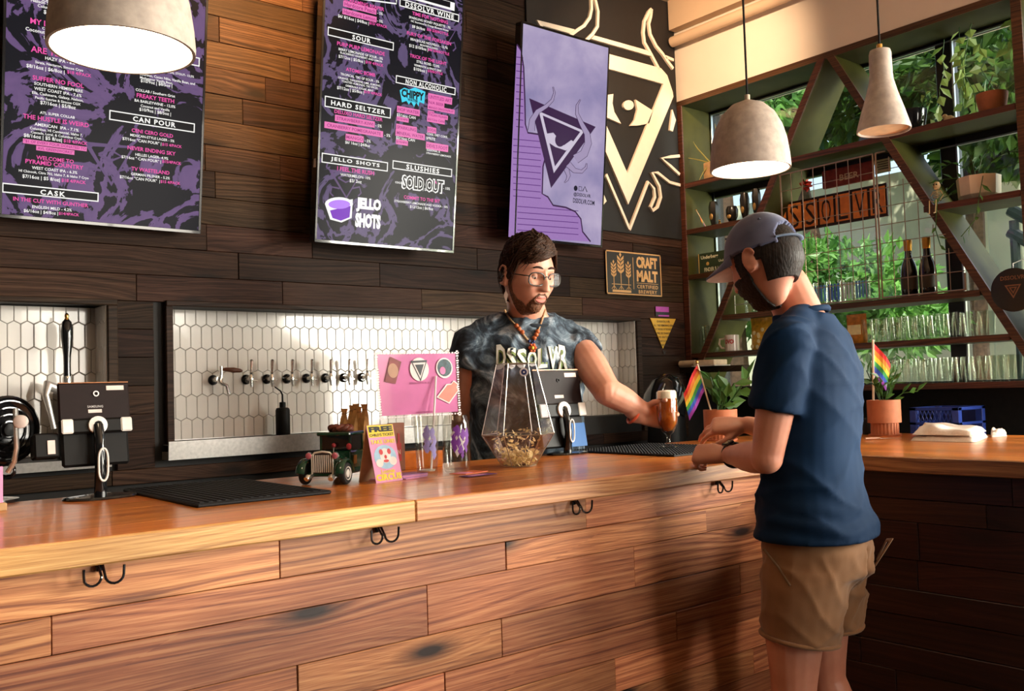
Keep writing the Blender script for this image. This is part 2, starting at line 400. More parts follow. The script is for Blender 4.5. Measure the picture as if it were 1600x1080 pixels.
b = B().box((N2[0], NB, N2[2]), (N2[1], NB+.02, N2[3])); b.box((N2[1], 3.6, N2[2]), (N2[1]+.02, NB+.02, N2[3]))
ns2 = struct('wall_niche_long', b, m_grout, 'long recess tiled in white pointed hexagons behind the taps')
tiles(ns2, N2[0], N2[1], N2[2], N2[3], Matrix.Translation((0, NB, 0)), 1.2729, lambda c: 2.62 < c[0] < 3.30 and c[1] < 1.6)
Mr = Matrix.Translation((N2[1], 0, 0)) @ Matrix(((0, -1, 0, 0), (-1, 0, 0, 0), (0, 0, 1, 0), (0, 0, 0, 1)))
Mr = Matrix(((0, 1, 0, N2[1]), (1, 0, 0, 0), (0, 0, 1, 0), (0, 0, 0, 1)))
tiles(ns2, 3.602, NB-.006, N2[2], N2[3], Mr, 3.60)
b = B().box((N1[0], NB, N1[2]), (N1[1], NB+.02, N1[3])); b.box((N1[1], 3.6, N1[2]), (N1[1]+.02, NB+.02, N1[3]))
ns1 = struct('wall_niche_left', b, m_grout, 'left recess tiled in white pointed hexagons behind the hand pump')
tiles(ns1, .52, N1[1], N1[2], N1[3], Matrix.Translation((0, NB, 0)), .52)
tiles(ns1, 3.602, NB-.006, N1[2], N1[3], Matrix(((0, 1, 0, N1[1]), (1, 0, 0, 0), (0, 0, 1, 0), (0, 0, 0, 1))), 3.60)
# back counter below the recesses and counter under the windows
m_cab = pmat('black_cabinet', (.01, .009, .009), .5)
o = tag(B().box((-3.0, 3.12, 0), (3.75, 3.598, .93), .004).build('back_counter', m_cab), 'black counter along the plank wall behind the bartender', 'counter')
o = tag(B().box((3.98, .2, 0), (4.262, 3.09, 1.03), .004).build('window_counter', m_cab), 'black low counter under the window shelving', 'counter')

# ================================================================== BAR
m_bartop = wood('varnished_fir_top', [(.50, .125, .016), (.66, .205, .030), (.76, .29, .055)], 0, .28, knots=False, vary=.10, coat=.3, bump=.05, grain=.7, huev=.2)
m_bartop_y = wood('varnished_fir_top_return', [(.50, .125, .016), (.66, .205, .030), (.76, .29, .055)], 1, .28, knots=False, vary=.10, coat=.3, bump=.05, grain=.7, huev=.2)
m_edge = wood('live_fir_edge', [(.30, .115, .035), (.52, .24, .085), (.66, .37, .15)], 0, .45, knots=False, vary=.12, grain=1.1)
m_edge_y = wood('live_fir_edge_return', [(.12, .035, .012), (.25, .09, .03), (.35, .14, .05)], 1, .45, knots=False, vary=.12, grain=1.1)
bt = thing('bar_worktop', 'thick varnished wooden bar top running in an L around the bar', 'bar top', (0, 1.757, 1.022))
def slab(x0, x1, y0, y1, m, me=None, edge=None):
    o = B().box((x0, y0+(.012 if edge == 'y' else 0), 1.022), (x1, y1, ZT), .004).build('slab', m, bt, 30, org=((x0+x1)/2, (y0+y1)/2, 1.046))
    return o
for (x0, x1) in ((-1.6, 1.147), (1.1485, 2.69)):
    n = 6
    for i in range(n):
        y0 = 1.769+(2.58-1.769)*i/n; y1 = 1.769+(2.58-1.769)*(i+1)/n-.0003
        B().box((x0, y0, 1.023), (x1, y1, ZT), .0006).build('board', m_bartop, bt, 30, org=((x0+x1)/2, (y0+y1)/2, 1.046))
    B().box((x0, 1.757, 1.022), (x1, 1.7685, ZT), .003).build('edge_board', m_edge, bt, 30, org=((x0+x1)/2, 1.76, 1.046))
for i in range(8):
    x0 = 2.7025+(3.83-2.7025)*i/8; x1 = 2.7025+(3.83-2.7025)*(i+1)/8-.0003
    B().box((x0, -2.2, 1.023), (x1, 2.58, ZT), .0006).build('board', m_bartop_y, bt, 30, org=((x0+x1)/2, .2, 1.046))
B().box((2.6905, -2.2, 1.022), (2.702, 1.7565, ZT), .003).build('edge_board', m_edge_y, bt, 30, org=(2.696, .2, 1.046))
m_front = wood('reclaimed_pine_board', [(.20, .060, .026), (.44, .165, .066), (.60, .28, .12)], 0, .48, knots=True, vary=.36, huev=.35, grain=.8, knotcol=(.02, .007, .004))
m_front_y = wood('reclaimed_pine_board_shaded', [(.016, .004, .002), (.036, .010, .005), (.055, .017, .008)], 1, .5, knots=True, vary=.3, grain=.8, knotcol=(.02, .007, .004))  # stained boards, colour darkened further for the shade on the return side
bf = B().box((-1.6, 1.83, 0), (2.74, 2.3, 1.021)).build('bar_counter', m_cab)
tag(bf, 'bar front clad in reclaimed pine boards facing the viewer', 'bar')
zr = [1.0215, .937, .868, .754, .662, .581, .49, .41, .30, .21, .10, .005]
joints = [[.844, 1.712], [.413, 1.437, 2.2], [-.2, 1.204, 1.89], [.30, .88, 1.418, 2.35], [-.1, 1.246, 2.05], [.5, 1.80], [.9, 1.5, 2.4], [.2, 1.3, 2.0], [.7, 1.7], [.0, 1.2, 2.3], [.6, 1.6]]
for k in range(len(zr)-1):
    e = [-1.6]+joints[k]+[2.738]
    for i in range(len(e)-1):
        d = R.uniform(0, .006)
        B().box((e[i]+.0008, 1.803+d, zr[k+1]+.0008), (e[i+1]-.0008, 1.83, zr[k]-.0008), .0012).build('board', m_front, bf, 30, org=((e[i]+e[i+1])/2, 1.82, (zr[k]+zr[k+1])/2))
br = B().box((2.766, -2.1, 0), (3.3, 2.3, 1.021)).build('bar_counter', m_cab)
tag(br, 'return side of the bar clad in dark boards, shade put into their colour, beside the customer', 'bar')
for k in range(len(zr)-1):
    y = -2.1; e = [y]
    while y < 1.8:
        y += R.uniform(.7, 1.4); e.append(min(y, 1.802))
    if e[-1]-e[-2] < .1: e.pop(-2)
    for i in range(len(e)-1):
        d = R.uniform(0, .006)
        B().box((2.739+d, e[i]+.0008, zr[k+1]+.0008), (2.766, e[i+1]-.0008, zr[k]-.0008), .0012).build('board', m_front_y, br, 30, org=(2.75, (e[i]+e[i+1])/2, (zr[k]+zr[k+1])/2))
# pairs of bag hooks under the bar edge
for hx in (.492, 1.074, 1.665, 2.249):
    b = B()
    b.box((hx-.006, 1.797, 1.004), (hx+.006, 1.803, 1.021), .002)
    for s in (-1, 1):
        pts = [Vector((hx+s*.004, 1.792, 1.016))]
        for j in range(9):
            a = PI*(1.0+j/8)
            pts.append(Vector((hx+s*(.0185-math.cos(a)*-.0155), 1.775-.006*j/8, .9995+math.sin(a)*.0155)))
        pts.append(Vector((hx+s*.0345, 1.768, 1.0155)))
        b.tube(pts, .0026, 6)
    b.build('bag_hook', MT['black_gloss'], bf, 40, org=(hx, 1.79, 1.0))
# ================================================================== WINDOW WALL
XW = 4.55
m_frame = pmat('black_aluminium', (.01, .011, .012), .35)
m_framel = pmat('bare_aluminium_strip', (.5, .55, .58), .3, 1.0)
m_pane = glass('window_glass', (.95, .985, .97))
win = thing('window_1', 'black framed window behind the display shelving', None, (XW, 2.6, 1.25), kind='structure')
b = B()
for (y0, y1, z0, z1) in ((3.555, 3.60, 1.26, 2.98), (2.085, 2.165, 1.26, 2.98), (1.2, 1.26, 1.26, 2.98), (1.2, 3.6, 1.252, 1.285), (1.2, 3.6, 2.945, 2.985), (1.2, 3.6, 2.43, 2.475)):
    b.box((XW-.025, y0, z0), (XW+.035, y1, z1), .003)
b.build('window_frame', m_frame, win)
b = B()
for (y, z0, z1) in ((3.548, 1.285, 2.945), (2.078, 1.285, 2.43), (2.078, 2.475, 2.945)): b.box((XW-.03, y, z0), (XW-.012, y+.008, z1), .001)
for z in (2.43, 2.945): b.box((XW-.03, 1.27, z-.010), (XW-.016, 3.545, z-.002), .001)
b.build('glazing_bead', m_framel, win)
for (y0, y1) in ((2.165, 3.555), (1.26, 2.085)):
    for (z0, z1) in ((1.285, 2.43), (2.475, 2.945)):
        B().box((XW+.002, y0, z0), (XW+.008, y1, z1)).build('pane', m_pane, win)
m_olive = pmat('olive_painted_board', (.052, .051, .009), .55, var=.25, scale=7, spec=.25)
m_olive_y = pmat('olive_stained_shelf', (.036, .036, .012), .5, var=.25, scale=7, spec=.3)
m_ledge = wood('walnut_edge', [(.03, .010, .004), (.08, .028, .010), (.13, .05, .02)], 1, .45, knots=False, vary=.1)
sh = thing('display_shelf', 'built-in window display shelving with crossed diagonal boards', 'shelving', (XR, 2.6, 1.25))
def shelf(name, ztop, ya, yb, th=.026, xb=XW-.03):
    o = B().box((XR+.004, ya, ztop-th), (xb, yb, ztop), .002).build(name, m_olive_y, sh, org=((XR+xb)/2, (ya+yb)/2, ztop-th/2))
    B().box((XR-.004, ya, ztop-th-.002), (XR+.004, yb, ztop+.001), .001).build('edge_trim', m_ledge, o)
AP = (2.60, 2.965); LD = .57; RDG = .554
def ly(z): return AP[0]+(AP[1]-z)*LD
def ry(z): return AP[0]-(AP[1]-z)*RDG
shelf('top_board', 2.984, 1.2, 3.598, .03, 4.52)
shelf('shelf', 2.487, 1.70, 3.56)
shelf('shelf', 2.212, ly(2.21)-.02, 3.56); shelf('shelf', 1.945, ly(1.94)-.02, 3.56)
shelf('shelf', 1.690, ry(1.69)+.0, ly(1.69)+.0); shelf('shelf', 1.484, ry(1.48), 3.56); shelf('shelf', 1.277, 1.2, 3.56)
shelf('shelf', 2.105, 1.70, ry(2.10)+.01)
for (ya, yb, nm) in ((3.560, 3.598, 'side_panel'), (1.655, 1.697, 'divider')):
    o = B().box((XR+.004, ya, 1.25), (XW-.03, yb, 2.955), .002).build(nm, m_olive, sh, org=(4.4, ya, 2.1))
    B().box((XR-.006, ya-.002, 1.25), (XR+.004, yb, 2.955), .001).build('edge_trim', m_ledge, o)
for (yf, s) in ((ly, 1), (ry, -1)):
    z0, z1 = (1.277, 2.955) if s > 0 else (1.277, 2.955)
    t = .042
    P = [(yf(z0), z0), (yf(z1), z1), (yf(z1)+s*t, z1), (yf(z0)+s*t, z0)]
    o = B().poly([(XR+.004, y, z) for (y, z) in P], (1, 0, 0), XW-.03-XR-.004).build('diagonal_board', m_olive, sh, org=(4.4, yf(2.1), 2.1))
    B().poly([(XR-.009, y, z) for (y, z) in P], (1, 0, 0), .0128).build('edge_trim', m_ledge, o)
# conduit pipe on the soffit
tag(B().tube([(4.215, -3.9, 3.33), (4.215, 3.57, 3.33)], .030, 14).build('conduit_pipe', m_ceil), 'beige painted pipe along the top of the soffit', 'pipe')

# ================================================================== OUTSIDE
m_conc = pmat('pale_outdoor_concrete', (.78, .74, .52), .8, var=.14, scale=1.4)
m_ground = pmat('outdoor_paving', (.35, .34, .28), .85, var=.2, scale=5)
struct('outdoor_ground', B().box((4.75, -8, -.4), (16, 14, -.3)), m_ground, 'pale paved ground outside the windows')
struct('outdoor_wall', B().box((8.2, -3, -.3), (8.5, 3.05, 2.75)).box((8.2, 3.05, -.3), (8.5, 9.5, 3.2)), m_conc, 'pale concrete retaining wall outside the windows')
b = B()
p = onX(1572, 400, 7.6); b.box((7.6, p.y-.13, -.3), (7.85, p.y+.13, 4.5), .01)
tag(b.build('concrete_column', pmat('pale_column', (.74, .74, .58), .8, var=.08, scale=2)), 'pale concrete column outside the right window pane', 'column')
hr = thing('stair_railing', 'dark steel stair railing outside by the concrete column', 'railing', (7.2, 2.6, -.3))
for (a, c) in (((1578, 328), (1620, 350)), ((1578, 362), (1625, 388))):
    B().tube([onX(*a, 7.2), onX(*c, 7.2), onX(1700, c[1]+40, 7.2)], .045, 8).build('rail', pmat('blue_grey_steel', (.05, .075, .085), .4), hr)
pp = onX(1584, 345, 7.2); B().tube([(7.2, pp.y, -.3), (7.2, pp.y, pp.z)], .035, 8).build('post', MT['blue_grey_steel'], hr)
def leafmat(name, a, c):
    m, t, p = nodes(name); cc = coords(t, rnd=False); nz = N(t, 'TexNoise', i_Scale=6.0, i_Detail=2.0); t.links.new(cc, nz.inputs['Vector'])
    r = ramp(t, [(.35, a), (.65, c)], nz.outputs['Fac']); t.links.new(r.outputs[0], p.inputs['Base Color']); p.inputs['Roughness'].default_value = .4
    p.inputs['Transmission Weight'].default_value = 0; p.inputs['Subsurface Weight'].default_value = .0
    tl = N(t, 'BsdfTranslucent'); t.links.new(r.outputs[0], tl.inputs[0]); ms = N(t, 'MixShader'); ms.inputs[0].default_value = .35
    t.links.new(p.outputs[0], ms.inputs[1]); t.links.new(tl.outputs[0], ms.inputs[2]); t.links.new(ms.outputs[0], t.nodes['Material Output'].inputs[0])
    MT[name] = m; return m
m_leafa = leafmat('hedge_leaf', (.06, .20, .035), (.22, .46, .10)); m_leafb = leafmat('tree_leaf', (.02, .07, .012), (.10, .20, .03))
m_bark = pmat('bark', (.09, .05, .03), .8, var=.4)
def leaf(b, p, d, n, L, W, fold=.15):
    d = d.normalized(); s = d.cross(n); s = s.normalized() if s.length > 1e-5 else d.orthogonal().normalized(); n = s.cross(d)
    b.add([p, p+d*L*.45+s*W*.5+n*L*fold, p+d*L*.45-s*W*.5+n*L*fold, p+d*L, p+d*L*.5], [[0, 1, 4], [1, 3, 4], [0, 4, 2], [4, 3, 2]])
def rv(): 
    v = Vector((R.gauss(0, 1), R.gauss(0, 1), R.gauss(0, 1))); return v.normalized()
def leafball(b, c, r, n, L, W):
    c = Vector(c)
    for i in range(n):
        v = rv(); q = c+Vector((v.x*r[0], v.y*r[1], v.z*r[2]))*(R.random()**.4)
        leaf(b, q, (v+rv()*.8+Vector((0, 0, -.3))), rv(), L*R.uniform(.7, 1.3), W*R.uniform(.7, 1.3))
hg = thing('hedge_shrub', 'bright green leafy shrub outside behind the wire grid', 'shrub', onX(1300, 600, 6.3))
b = B()
for (x, y, r) in ((1235, 455, .34), (1290, 440, .40), (1340, 445, .38), (1390, 470, .33), (1250, 420, .25), (1320, 500, .4), (1400, 505, .3), (1265, 505, .35), (1130, 455, .3), (1150, 480, .3), (1450, 500, .2)):
    leafball(b, onX(x, y, 6.3+R.uniform(-.2, .3)), (r, r*1.2, r*.85), 420, .10, .05)
b.build('foliage', m_leafa, hg, 0)
q = onX(1310, 520, 6.3); B().tube([(q.x, q.y, -.3), (q.x+.05, q.y, .5), (q.x, q.y+.1, q.z)], [.05, .04, .02], 6).build('stem', m_bark, hg)
def tree(lab, px, X, blobs, n, L, W, m, trunk=True):
    base = onX(px[0], px[1], X); t = thing('tree', lab, 'tree', (X, base.y, -.3), 'trees outside the windows')
    b = B()
    for (x, y, r) in blobs: leafball(b, onX(x, y, X+R.uniform(-.4, .5)), (r, r, r*.8), n, L, W)
    if blobs: b.build('foliage', m, t, 0)
    if trunk:
        c = onX(blobs[0][0], blobs[0][1], X); B().tube([(X, base.y, -.3), (X+.1, base.y+.1, 1.5), c], [.14, .11, .04], 7).build('trunk', m_bark, t)
tree('dark leafy tree outside behind the apex of the diagonal boards', (1300, 300), 7.4, [(1230, 175, .45), (1290, 130, .5), (1340, 175, .42), (1180, 120, .4), (1250, 90, .5), (1390, 130, .45), (1360, 80, .5), (1430, 120, .4)], 500, .15, .075, m_leafb)
tree('dark green tree outside behind the right hand window panes', (1520, 300), 7.0, [(1520, 90, .5), (1570, 150, .45), (1450, 150, .4), (1530, 205, .38), (1580, 60, .5), (1500, 40, .5), (1600, 210, .4), (1420, 170, .35)], 420, .16, .085, m_leafb)
tree('bright young tree outside at the left window edge', (1140, 300), 6.0, [(1125, 180, .22), (1155, 165, .22), (1200, 150, .25), (1110, 210, .2)], 160, .13, .07, m_leafa)
tree('leafy tree outside the side windows behind the viewer', (1900, 500), 5.15, [], 0, .1, .05, m_leafa, False)
b = B()
for i in range(26): leafball(b, (R.uniform(4.95, 5.35), R.uniform(-1.0, 1.3), R.uniform(.9, 2.6)), (.16, .22, .2), 60, .10, .055)
to_ = [o for o in bpy.data.objects if o.name.startswith('tree') and o.get('label', '').startswith('leafy tree')][0]; to_.location = (5.15, .2, -.3)
b.build('foliage', m_leafa, to_, 0); B().tube([(5.15, .2, -.3), (5.2, .3, 1.2), (5.1, 0, 2.3)], [.05, .04, .02], 6).build('trunk', m_bark, to_)
# planters with blue and white stripes beyond the grid are glasses on the shelf: built with the shelf items

# ================================================================== WIRE GRID PANELS, SIGNS AND GOODS ON THE SHELVES
m_wire = pmat('copper_toned_wire', (.50, .33, .22), .35, 1.0)
def grid(y_hi, y_lo, z0, z1, lab, ycut=None):
    g = thing('wire_grid_panel', lab, 'wire panel', (XR-.012, y_hi, z0), 'wire grid panels')
    b = B(); x = XR-.014
    for y in (y_hi, y_lo):
        zt = z1 if ycut is None else min(z1, AP[1]-(AP[0]-y)/RDG-.02)
        if zt > z0+.05: b.tube([(x, y, z0), (x, y, zt)], .0042, 6)
    yl = y_lo if ycut is None else ry(z1)+.01
    if yl < y_hi: b.tube([(x, y_hi, z1), (x, yl, z1)], .0042, 6)
    b.tube([(x, y_hi, z0+.004), (x, y_lo, z0+.004)], .0042, 6); b.build('rim', m_wire, g, 60)
    n = round((y_hi-y_lo)/.0628)
    for i in range(1, n):
        y = y_hi-(y_hi-y_lo)*i/n; zt = z1 if ycut is None else min(z1, AP[1]-(AP[0]-y)/RDG-.02)
        if zt > z0+.05: B().tube([(x-.003, y, z0), (x-.003, y, zt)], .0021, 5).build('wire', m_wire, g, 60)
    n = round((z1-z0)/.0905)
    for i in range(1, n):
        z = z0+(z1-z0)*i/n; yl = y_lo if ycut is None else max(y_lo, ry(z)-.015)
        if yl < y_hi-.03: B().tube([(x+.0012, y_hi, z), (x+.0012, yl, z)], .0021, 5).build('wire', m_wire, g, 60)
grid(2.895, 2.365, 1.692, 2.405, 'copper wire grid panel in front of the orange letter sign')
grid(2.350, 1.95, 1.692, 2.405, 'copper wire grid panel in front of the two dark bottles', 1)
# letter sign DSSOLVR : seven printed blocks on a dark board
UY, UZ = Vector((0, -1, 0)), Vector((0, 0, 1))
m_orange = pmat('orange_print', (.95, .28, .06), .55, var=.2, scale=25); m_sgbk = pmat('dark_sign_board', (.03, .012, .008), .6)
sg = thing('letter_sign', 'dark board with orange block letters hung behind the wire grid', 'sign', (4.47, 2.77, 2.13))
ya, yb2, za, zb = 3.10, 2.415, 2.128, 2.298
B().box((4.46, yb2, za), (4.475, ya, zb), .002).build('board', m_sgbk, sg)
for i, ch in enumerate('DSSOLVR'):
    yc = ya-(ya-yb2)*(i+.5)/7; wv = (ya-yb2)/7
    bl = B().box((4.455, yc-wv*.42, za+.014), (4.4605, yc+wv*.42, zb-.014), .001).build('letter_block', m_orange, sg)
    t = B(); put_text(t, ch, (4.4545, yc, (za+zb)/2), UY, UZ, wv*.58, (zb-za)*.74, .0); t.build('letter', m_sgbk, bl, 0)
# red beer sign and small crate above it
bs = thing('beer_sign', 'small dark red sign reading BEER hung at the top of the grid', 'sign', (4.44, 2.62, 2.325))
B().box((4.43, 2.47, 2.325), (4.455, 2.76, 2.42), .004).build('board', pmat('dull_red_paint', (.22, .03, .018), .6, var=.3), bs)
t = B(); put_text(t, 'BEER', (4.4285, 2.60, 2.365), UY, UZ, .11, .032, .02); t.build('lettering', pmat('cream_print', (.7, .5, .3), .6), bs, 0)
c_ = thing('pale_card', 'pale green card clipped beside the red beer sign', 'card', (4.44, 2.42, 2.34)); B().box((4.435, 2.375, 2.345), (4.44, 2.46, 2.415), .001).build('sheet', pmat('pale_green_card', (.45, .5, .25), .6), c_)
t = B(); [t.box((4.4335, 2.385, 2.40-.012*i), (4.4345, 2.45-.01*(i % 2), 2.404-.012*i)) for i in range(4)]; t.build('print_lines', m_sgbk, c_)
sk = thing('red_flower', 'red paper flower fixed at the top left of the grid', 'flower', (4.42, 2.86, 2.38))
b = B()
for i in range(12): v = rv(); leaf(b, Vector((4.42, 2.855, 2.365)), v, rv(), .042, .03)
b.build('petals', pmat('red_paper', (.55, .04, .02), .6), sk, 0); B().tube([(4.42, 2.855, 2.31), (4.42, 2.855, 2.365)], .003, 5).build('stem', m_bark, sk)

# --- glass tumblers in rows on the two lower shelves, each one a glass
m_glass = glass('clear_glass', (.95, .965, .94), .0, 1.5)
def tumbler_mesh(h, r0, r1, name='glass_tumbler'):
    b = B().lathe([(0, .0), (r0*.9, 0), (r0, .004), (r1, h), (r1-.0022, h), (r0-.003, .012), (0, .012)], n=14)
    return b
tg = tumbler_mesh(.118, .030, .0375).build('glass_tumbler', m_glass)
firstT = [True]
def put_glass(loc, label, group, proto=tg, cat='glass'):
    if firstT[0]: o = proto; firstT[0] = False
    else: o = proto.copy(); COL.objects.link(o)
    o.location = loc; return tag(o, label, cat, group)
for (z, y0, n, lab) in ((1.4845, 2.47, 9, 'clear glass tumbler in the rows on the upper glass shelf'), (1.2775, 2.44, 9, 'clear glass tumbler in the rows on the lower glass shelf')):
    for i in range(n):
        for r_ in range(2):
            y = y0-i*.0772
            if y-.04 < ry(z+.1)+.05: continue
            put_glass((4.325+r_*.082, y, z), 'clear tumbler, %s from the left in the %s row of the %s glass shelf' % (['first', 'second', 'third', 'fourth', 'fifth', 'sixth', 'seventh', 'eighth', 'ninth'][i], ['front', 'back'][r_], 'upper' if z > 1.4 else 'lower'), 'glass tumblers on the window shelves')
# short row of printed tumblers behind the grid
m_blue = glass('blue_printed_glass', (.25, .40, .75)); m_clr2 = m_glass
for i in range(6):
    b = tumbler_mesh(.13, .032, .036); o = b.build('pint_glass', m_glass)
    o.location = (4.36, 2.90-i*.078, 1.691); tag(o, '%s from the left of the blue striped pint glasses behind the wire grid' % ['first', 'second', 'third', 'fourth', 'fifth', 'last'][i], 'glass', 'blue striped glasses behind the grid')
    s_ = B()
    for k in range(5): a = PI+(-.9+k*.45); s_.box((-.001, -.005, 0), (.001, .005, .085), M=Matrix.Translation((math.cos(a)*.0365, math.sin(a)*.0365, .025)) @ Matrix.Rotation(a, 4, 'Z'))
    so = s_.build('stripe_print', pmat('blue_white_print_%d' % (i % 3), [(.06, .14, .55), (.55, .62, .68), (.10, .25, .6)][i % 3], .5)); so.parent = o
# --- bottles
def bottle(loc, lab):
    t = thing('corked_bottle', lab, 'bottle', loc, 'dark bottles behind the grid')
    x, y, z = loc
    B().lathe([(0, 0), (.037, 0), (.040, .006), (.040, .13), (.034, .165), (.018, .205), (.015, .26), (.016, .265), (0, .265)], loc, 16).build('body', pmat('dark_bottle_glass', (.012, .008, .004), .08, coat=.5), t)
    B().lathe([(.0165, .235), (.0185, .24), (.021, .285), (.018, .292), (0, .292)], loc, 12).build('foil_cap', pmat('gold_foil', (.6, .30, .05), .35, .7), t)
    B().lathe([(.0405, .045), (.0405, .11)], loc, 16).build('paper_band', pmat('dark_bottle_label', (.05, .035, .02), .6), t)
bottle((4.40, 2.288, 1.6905), 'dark foil capped bottle behind the grid, nearer the letter sign'); bottle((4.40, 2.195, 1.6905), 'dark foil capped bottle behind the grid, nearer the diagonal board')
# --- beer tap handles displayed on the small left shelf
def tap_handle(y, h, r, lab, kind):
    t = thing('tap_handle', lab, 'tap handle', (4.36, y, 2.2125), 'display tap handles on the small shelf')
    L = (4.36, y, 2.2125)
    B().lathe([(0, 0), (.012, 0), (.012, .012), (r*.55, .016), (r, h*.45), (r*1.05, h*.8), (r*.8, h), (0, h)], L, 12 if kind else 6).build('grip', pmat('carved_black', (.014, .012, .010), .3, coat=.3), t)
    B().lathe([(0, -.0), (.014, 0), (.014, .006), (.009, .014), (0, .014)], L, 10).build('ferrule', gold, t)
    B().ball((L[0]-r*.9, y, L[2]+h*.42), (.006, r*.45, h*.13), 8, 6).build('badge', pmat('badge_gold', (.5, .3, .1), .4, .6), t)
tap_handle(3.43, .155, .028, 'tall black display tap handle nearest the rainbow flag', 0)
tap_handle(3.30, .105, .034, 'short stout black display tap handle in the middle', 1)
tap_handle(3.21, .165, .026, 'tall carved black display tap handle by the lamp', 1)
tap_handle(3.13, .175, .024, 'tall narrow black display tap handle by the diagonal board', 0)
tk = thing('brass_figurine', 'tiny brass figurine between the black tap handles', 'figurine', (4.34, 3.375, 2.2125)); B().lathe([(0, 0), (.010, 0), (.007, .01), (.009, .022), (.004, .03), (0, .03)], (4.34, 3.375, 2.2125), 10).build('body', gold, tk); B().ball((4.34, 3.375, 2.246), .007).build('head', gold, tk)
RAIN = [(.62, .02, .02), (.75, .22, .02), (.8, .6, .04), (.05, .35, .08), (.03, .09, .5), (.30, .04, .38)]
def flag(name, lab, base, top, down, droop, W, seed=0, pr=.0022, ball=True):
    """little rainbow flag: pole from base to top, cloth of six stripes hanging off the pole towards 'down'"""
    t = thing(name, lab, 'flag', base); base, top = Vector(base), Vector(top)
    B().tube([base, top], pr, 6).build('pole', pmat('pale_stick', (.78, .6, .42), .5), t)
    if ball: B().ball(top, pr*2.2, 8, 6).build('finial', gold, t)
    ax = (base-top).normalized(); H = (top-base).length; d = Vector(down)
    for k in range(6):
        b = B(); n = 7; vs = []
        for i in range(n):
            u = i/(n-1)
            for e in (0, 1):
                s = .04+(k+e)/6*.52
                q = top+ax*(H*s)+d*(W*u)+Vector((0, 0, -1))*(droop*u*u*W)+d.cross(ax).normalized()*(.012*math.sin(u*6+seed+s*3)*u)
                vs.append(q)
        b.add(vs, [[2*i, 2*i+1, 2*i+3, 2*i+2] for i in range(n-1)])
        b.build('stripe', pmat('rainbow_%d' % k, RAIN[k], .7, var=.05), t, 0)
    return t
flag('desk_flag', 'small rainbow desk flag on the window shelf beside the tap handles', (4.33, 3.46, 2.213), (4.33, 3.535, 2.335), (0, -.55, -.83), .2, .085)
# --- Underberg box
ub = thing('display_box', 'dark green Underberg display box on the small shelf', 'box', (4.34, 3.42, 1.9455))
Mx = Matrix.Translation((4.36, 3.395, 1.9455))
B().box((-.03, -.135, 0), (.03, .135, .125), .002, Mx).build('carton', pmat('dark_green_card', (.035, .06, .03), .5, var=.2), ub)
t = B(); put_text(t, 'Underberg', (4.3285, 3.45, 2.043), UY, UZ, .125, None, .03); put_text(t, 'Underberg', (4.3285, 3.34, 2.012), UY, UZ, .09, None, .02); put_text(t, 'FINDER 9 1', (4.3285, 3.44, 1.972), UY, UZ, .10, .024, .02)
t.build('lettering', pmat('pale_green_print', (.85, .86, .62), .6), ub, 0)
t = B()
for s in (0, 1): t.box((4.327, 3.529-.002, 1.946), (4.3295, 3.5305, 2.07)) if s == 0 else t.box((4.327, 3.26, 1.946), (4.3295, 3.5305, 1.949))
t.ball((4.329, 3.465, 2.006), (.002, .011, .011)); t.ball((4.329, 3.315, 1.98), (.002, .028, .02)); t.build('gold_print', pmat('gold_print', (.65, .42, .12), .5), ub)
# small plain glasses between the shelves at the man's face
for i in range(3):
    put_glass((4.36, 3.20-i*.075, 1.6905), '%s clear tumbler of the short row on the middle shelf by the diagonal board' % ['left', 'middle', 'right'][i], 'tumblers on the middle shelf')
gr_ = thing('wire_glass_rack', 'small chrome wire rack around the tumblers on the middle shelf', 'rack', (4.30, 3.2, 1.6905))
for y in (3.265, 3.0): B().tube([(4.305, y, 1.691), (4.305, y, 1.80)], .003, 6).build('upright', steel, gr_)
for z in (1.745, 1.80): B().tube([(4.305, 3.265, z), (4.305, 3.0, z)], .0022, 6).build('rail', steel, gr_)
# clear pitcher, mug, honey bag, pale boxes on the shelf at 1.484
pt = thing('clear_pitcher', 'clear plastic pitcher on the corner of the shelf', 'pitcher', (4.34, 3.47, 1.4845))
B().lathe([(0, 0), (.042, 0), (.044, .004), (.056, .16), (.054, .16), (.041, .008), (0, .008)], (4.34, 3.47, 1.4845), 16).build('body', m_glass, pt)
B().tube([(4.34, 3.525, 1.63), (4.34, 3.556, 1.62), (4.34, 3.556, 1.53), (4.34, 3.515, 1.52)], .005, 6).build('handle', m_glass, pt)
mg = thing('coffee_mug', 'white coffee mug with red lettering on the shelf by the customer', 'mug', (4.31, 3.30, 1.4845))
ML = (4.31, 3.30, 1.4845)
B().lathe([(0, 0), (.036, 0), (.040, .005), (.041, .092), (.038, .094), (.036, .09), (.036, .008), (0, .008)], ML, 20).build('cup', pmat('white_ceramic', (.72, .66, .6), .2, var=.03, coat=.4), mg)
B().tube([(ML[0]-.02, ML[1]+.036, ML[2]+.075), (ML[0]-.028, ML[1]+.062, ML[2]+.072), (ML[0]-.028, ML[1]+.068, ML[2]+.045), (ML[0]-.024, ML[1]+.055, ML[2]+.022), (ML[0]-.02, ML[1]+.038, ML[2]+.02)], .006, 8).build('handle', MT['white_ceramic'], mg)
t = B(); put_text(t, 'OVO', (ML[0]-.0425, ML[1]-.008, ML[2]+.055), UY, UZ, .05, .026, .04)
for v in t.v:
    dy = v.y-ML[1]; v.x = ML[0]-math.sqrt(max(.0418**2-dy*dy, 0))
t.build('lettering', pmat('red_print', (.5, .02, .02), .5), mg, 0)
hb = thing('snack_bag', 'yellow printed foil bag behind the customer\'s chin', 'bag', (4.36, 3.14, 1.4845))
b = B(); rings = []
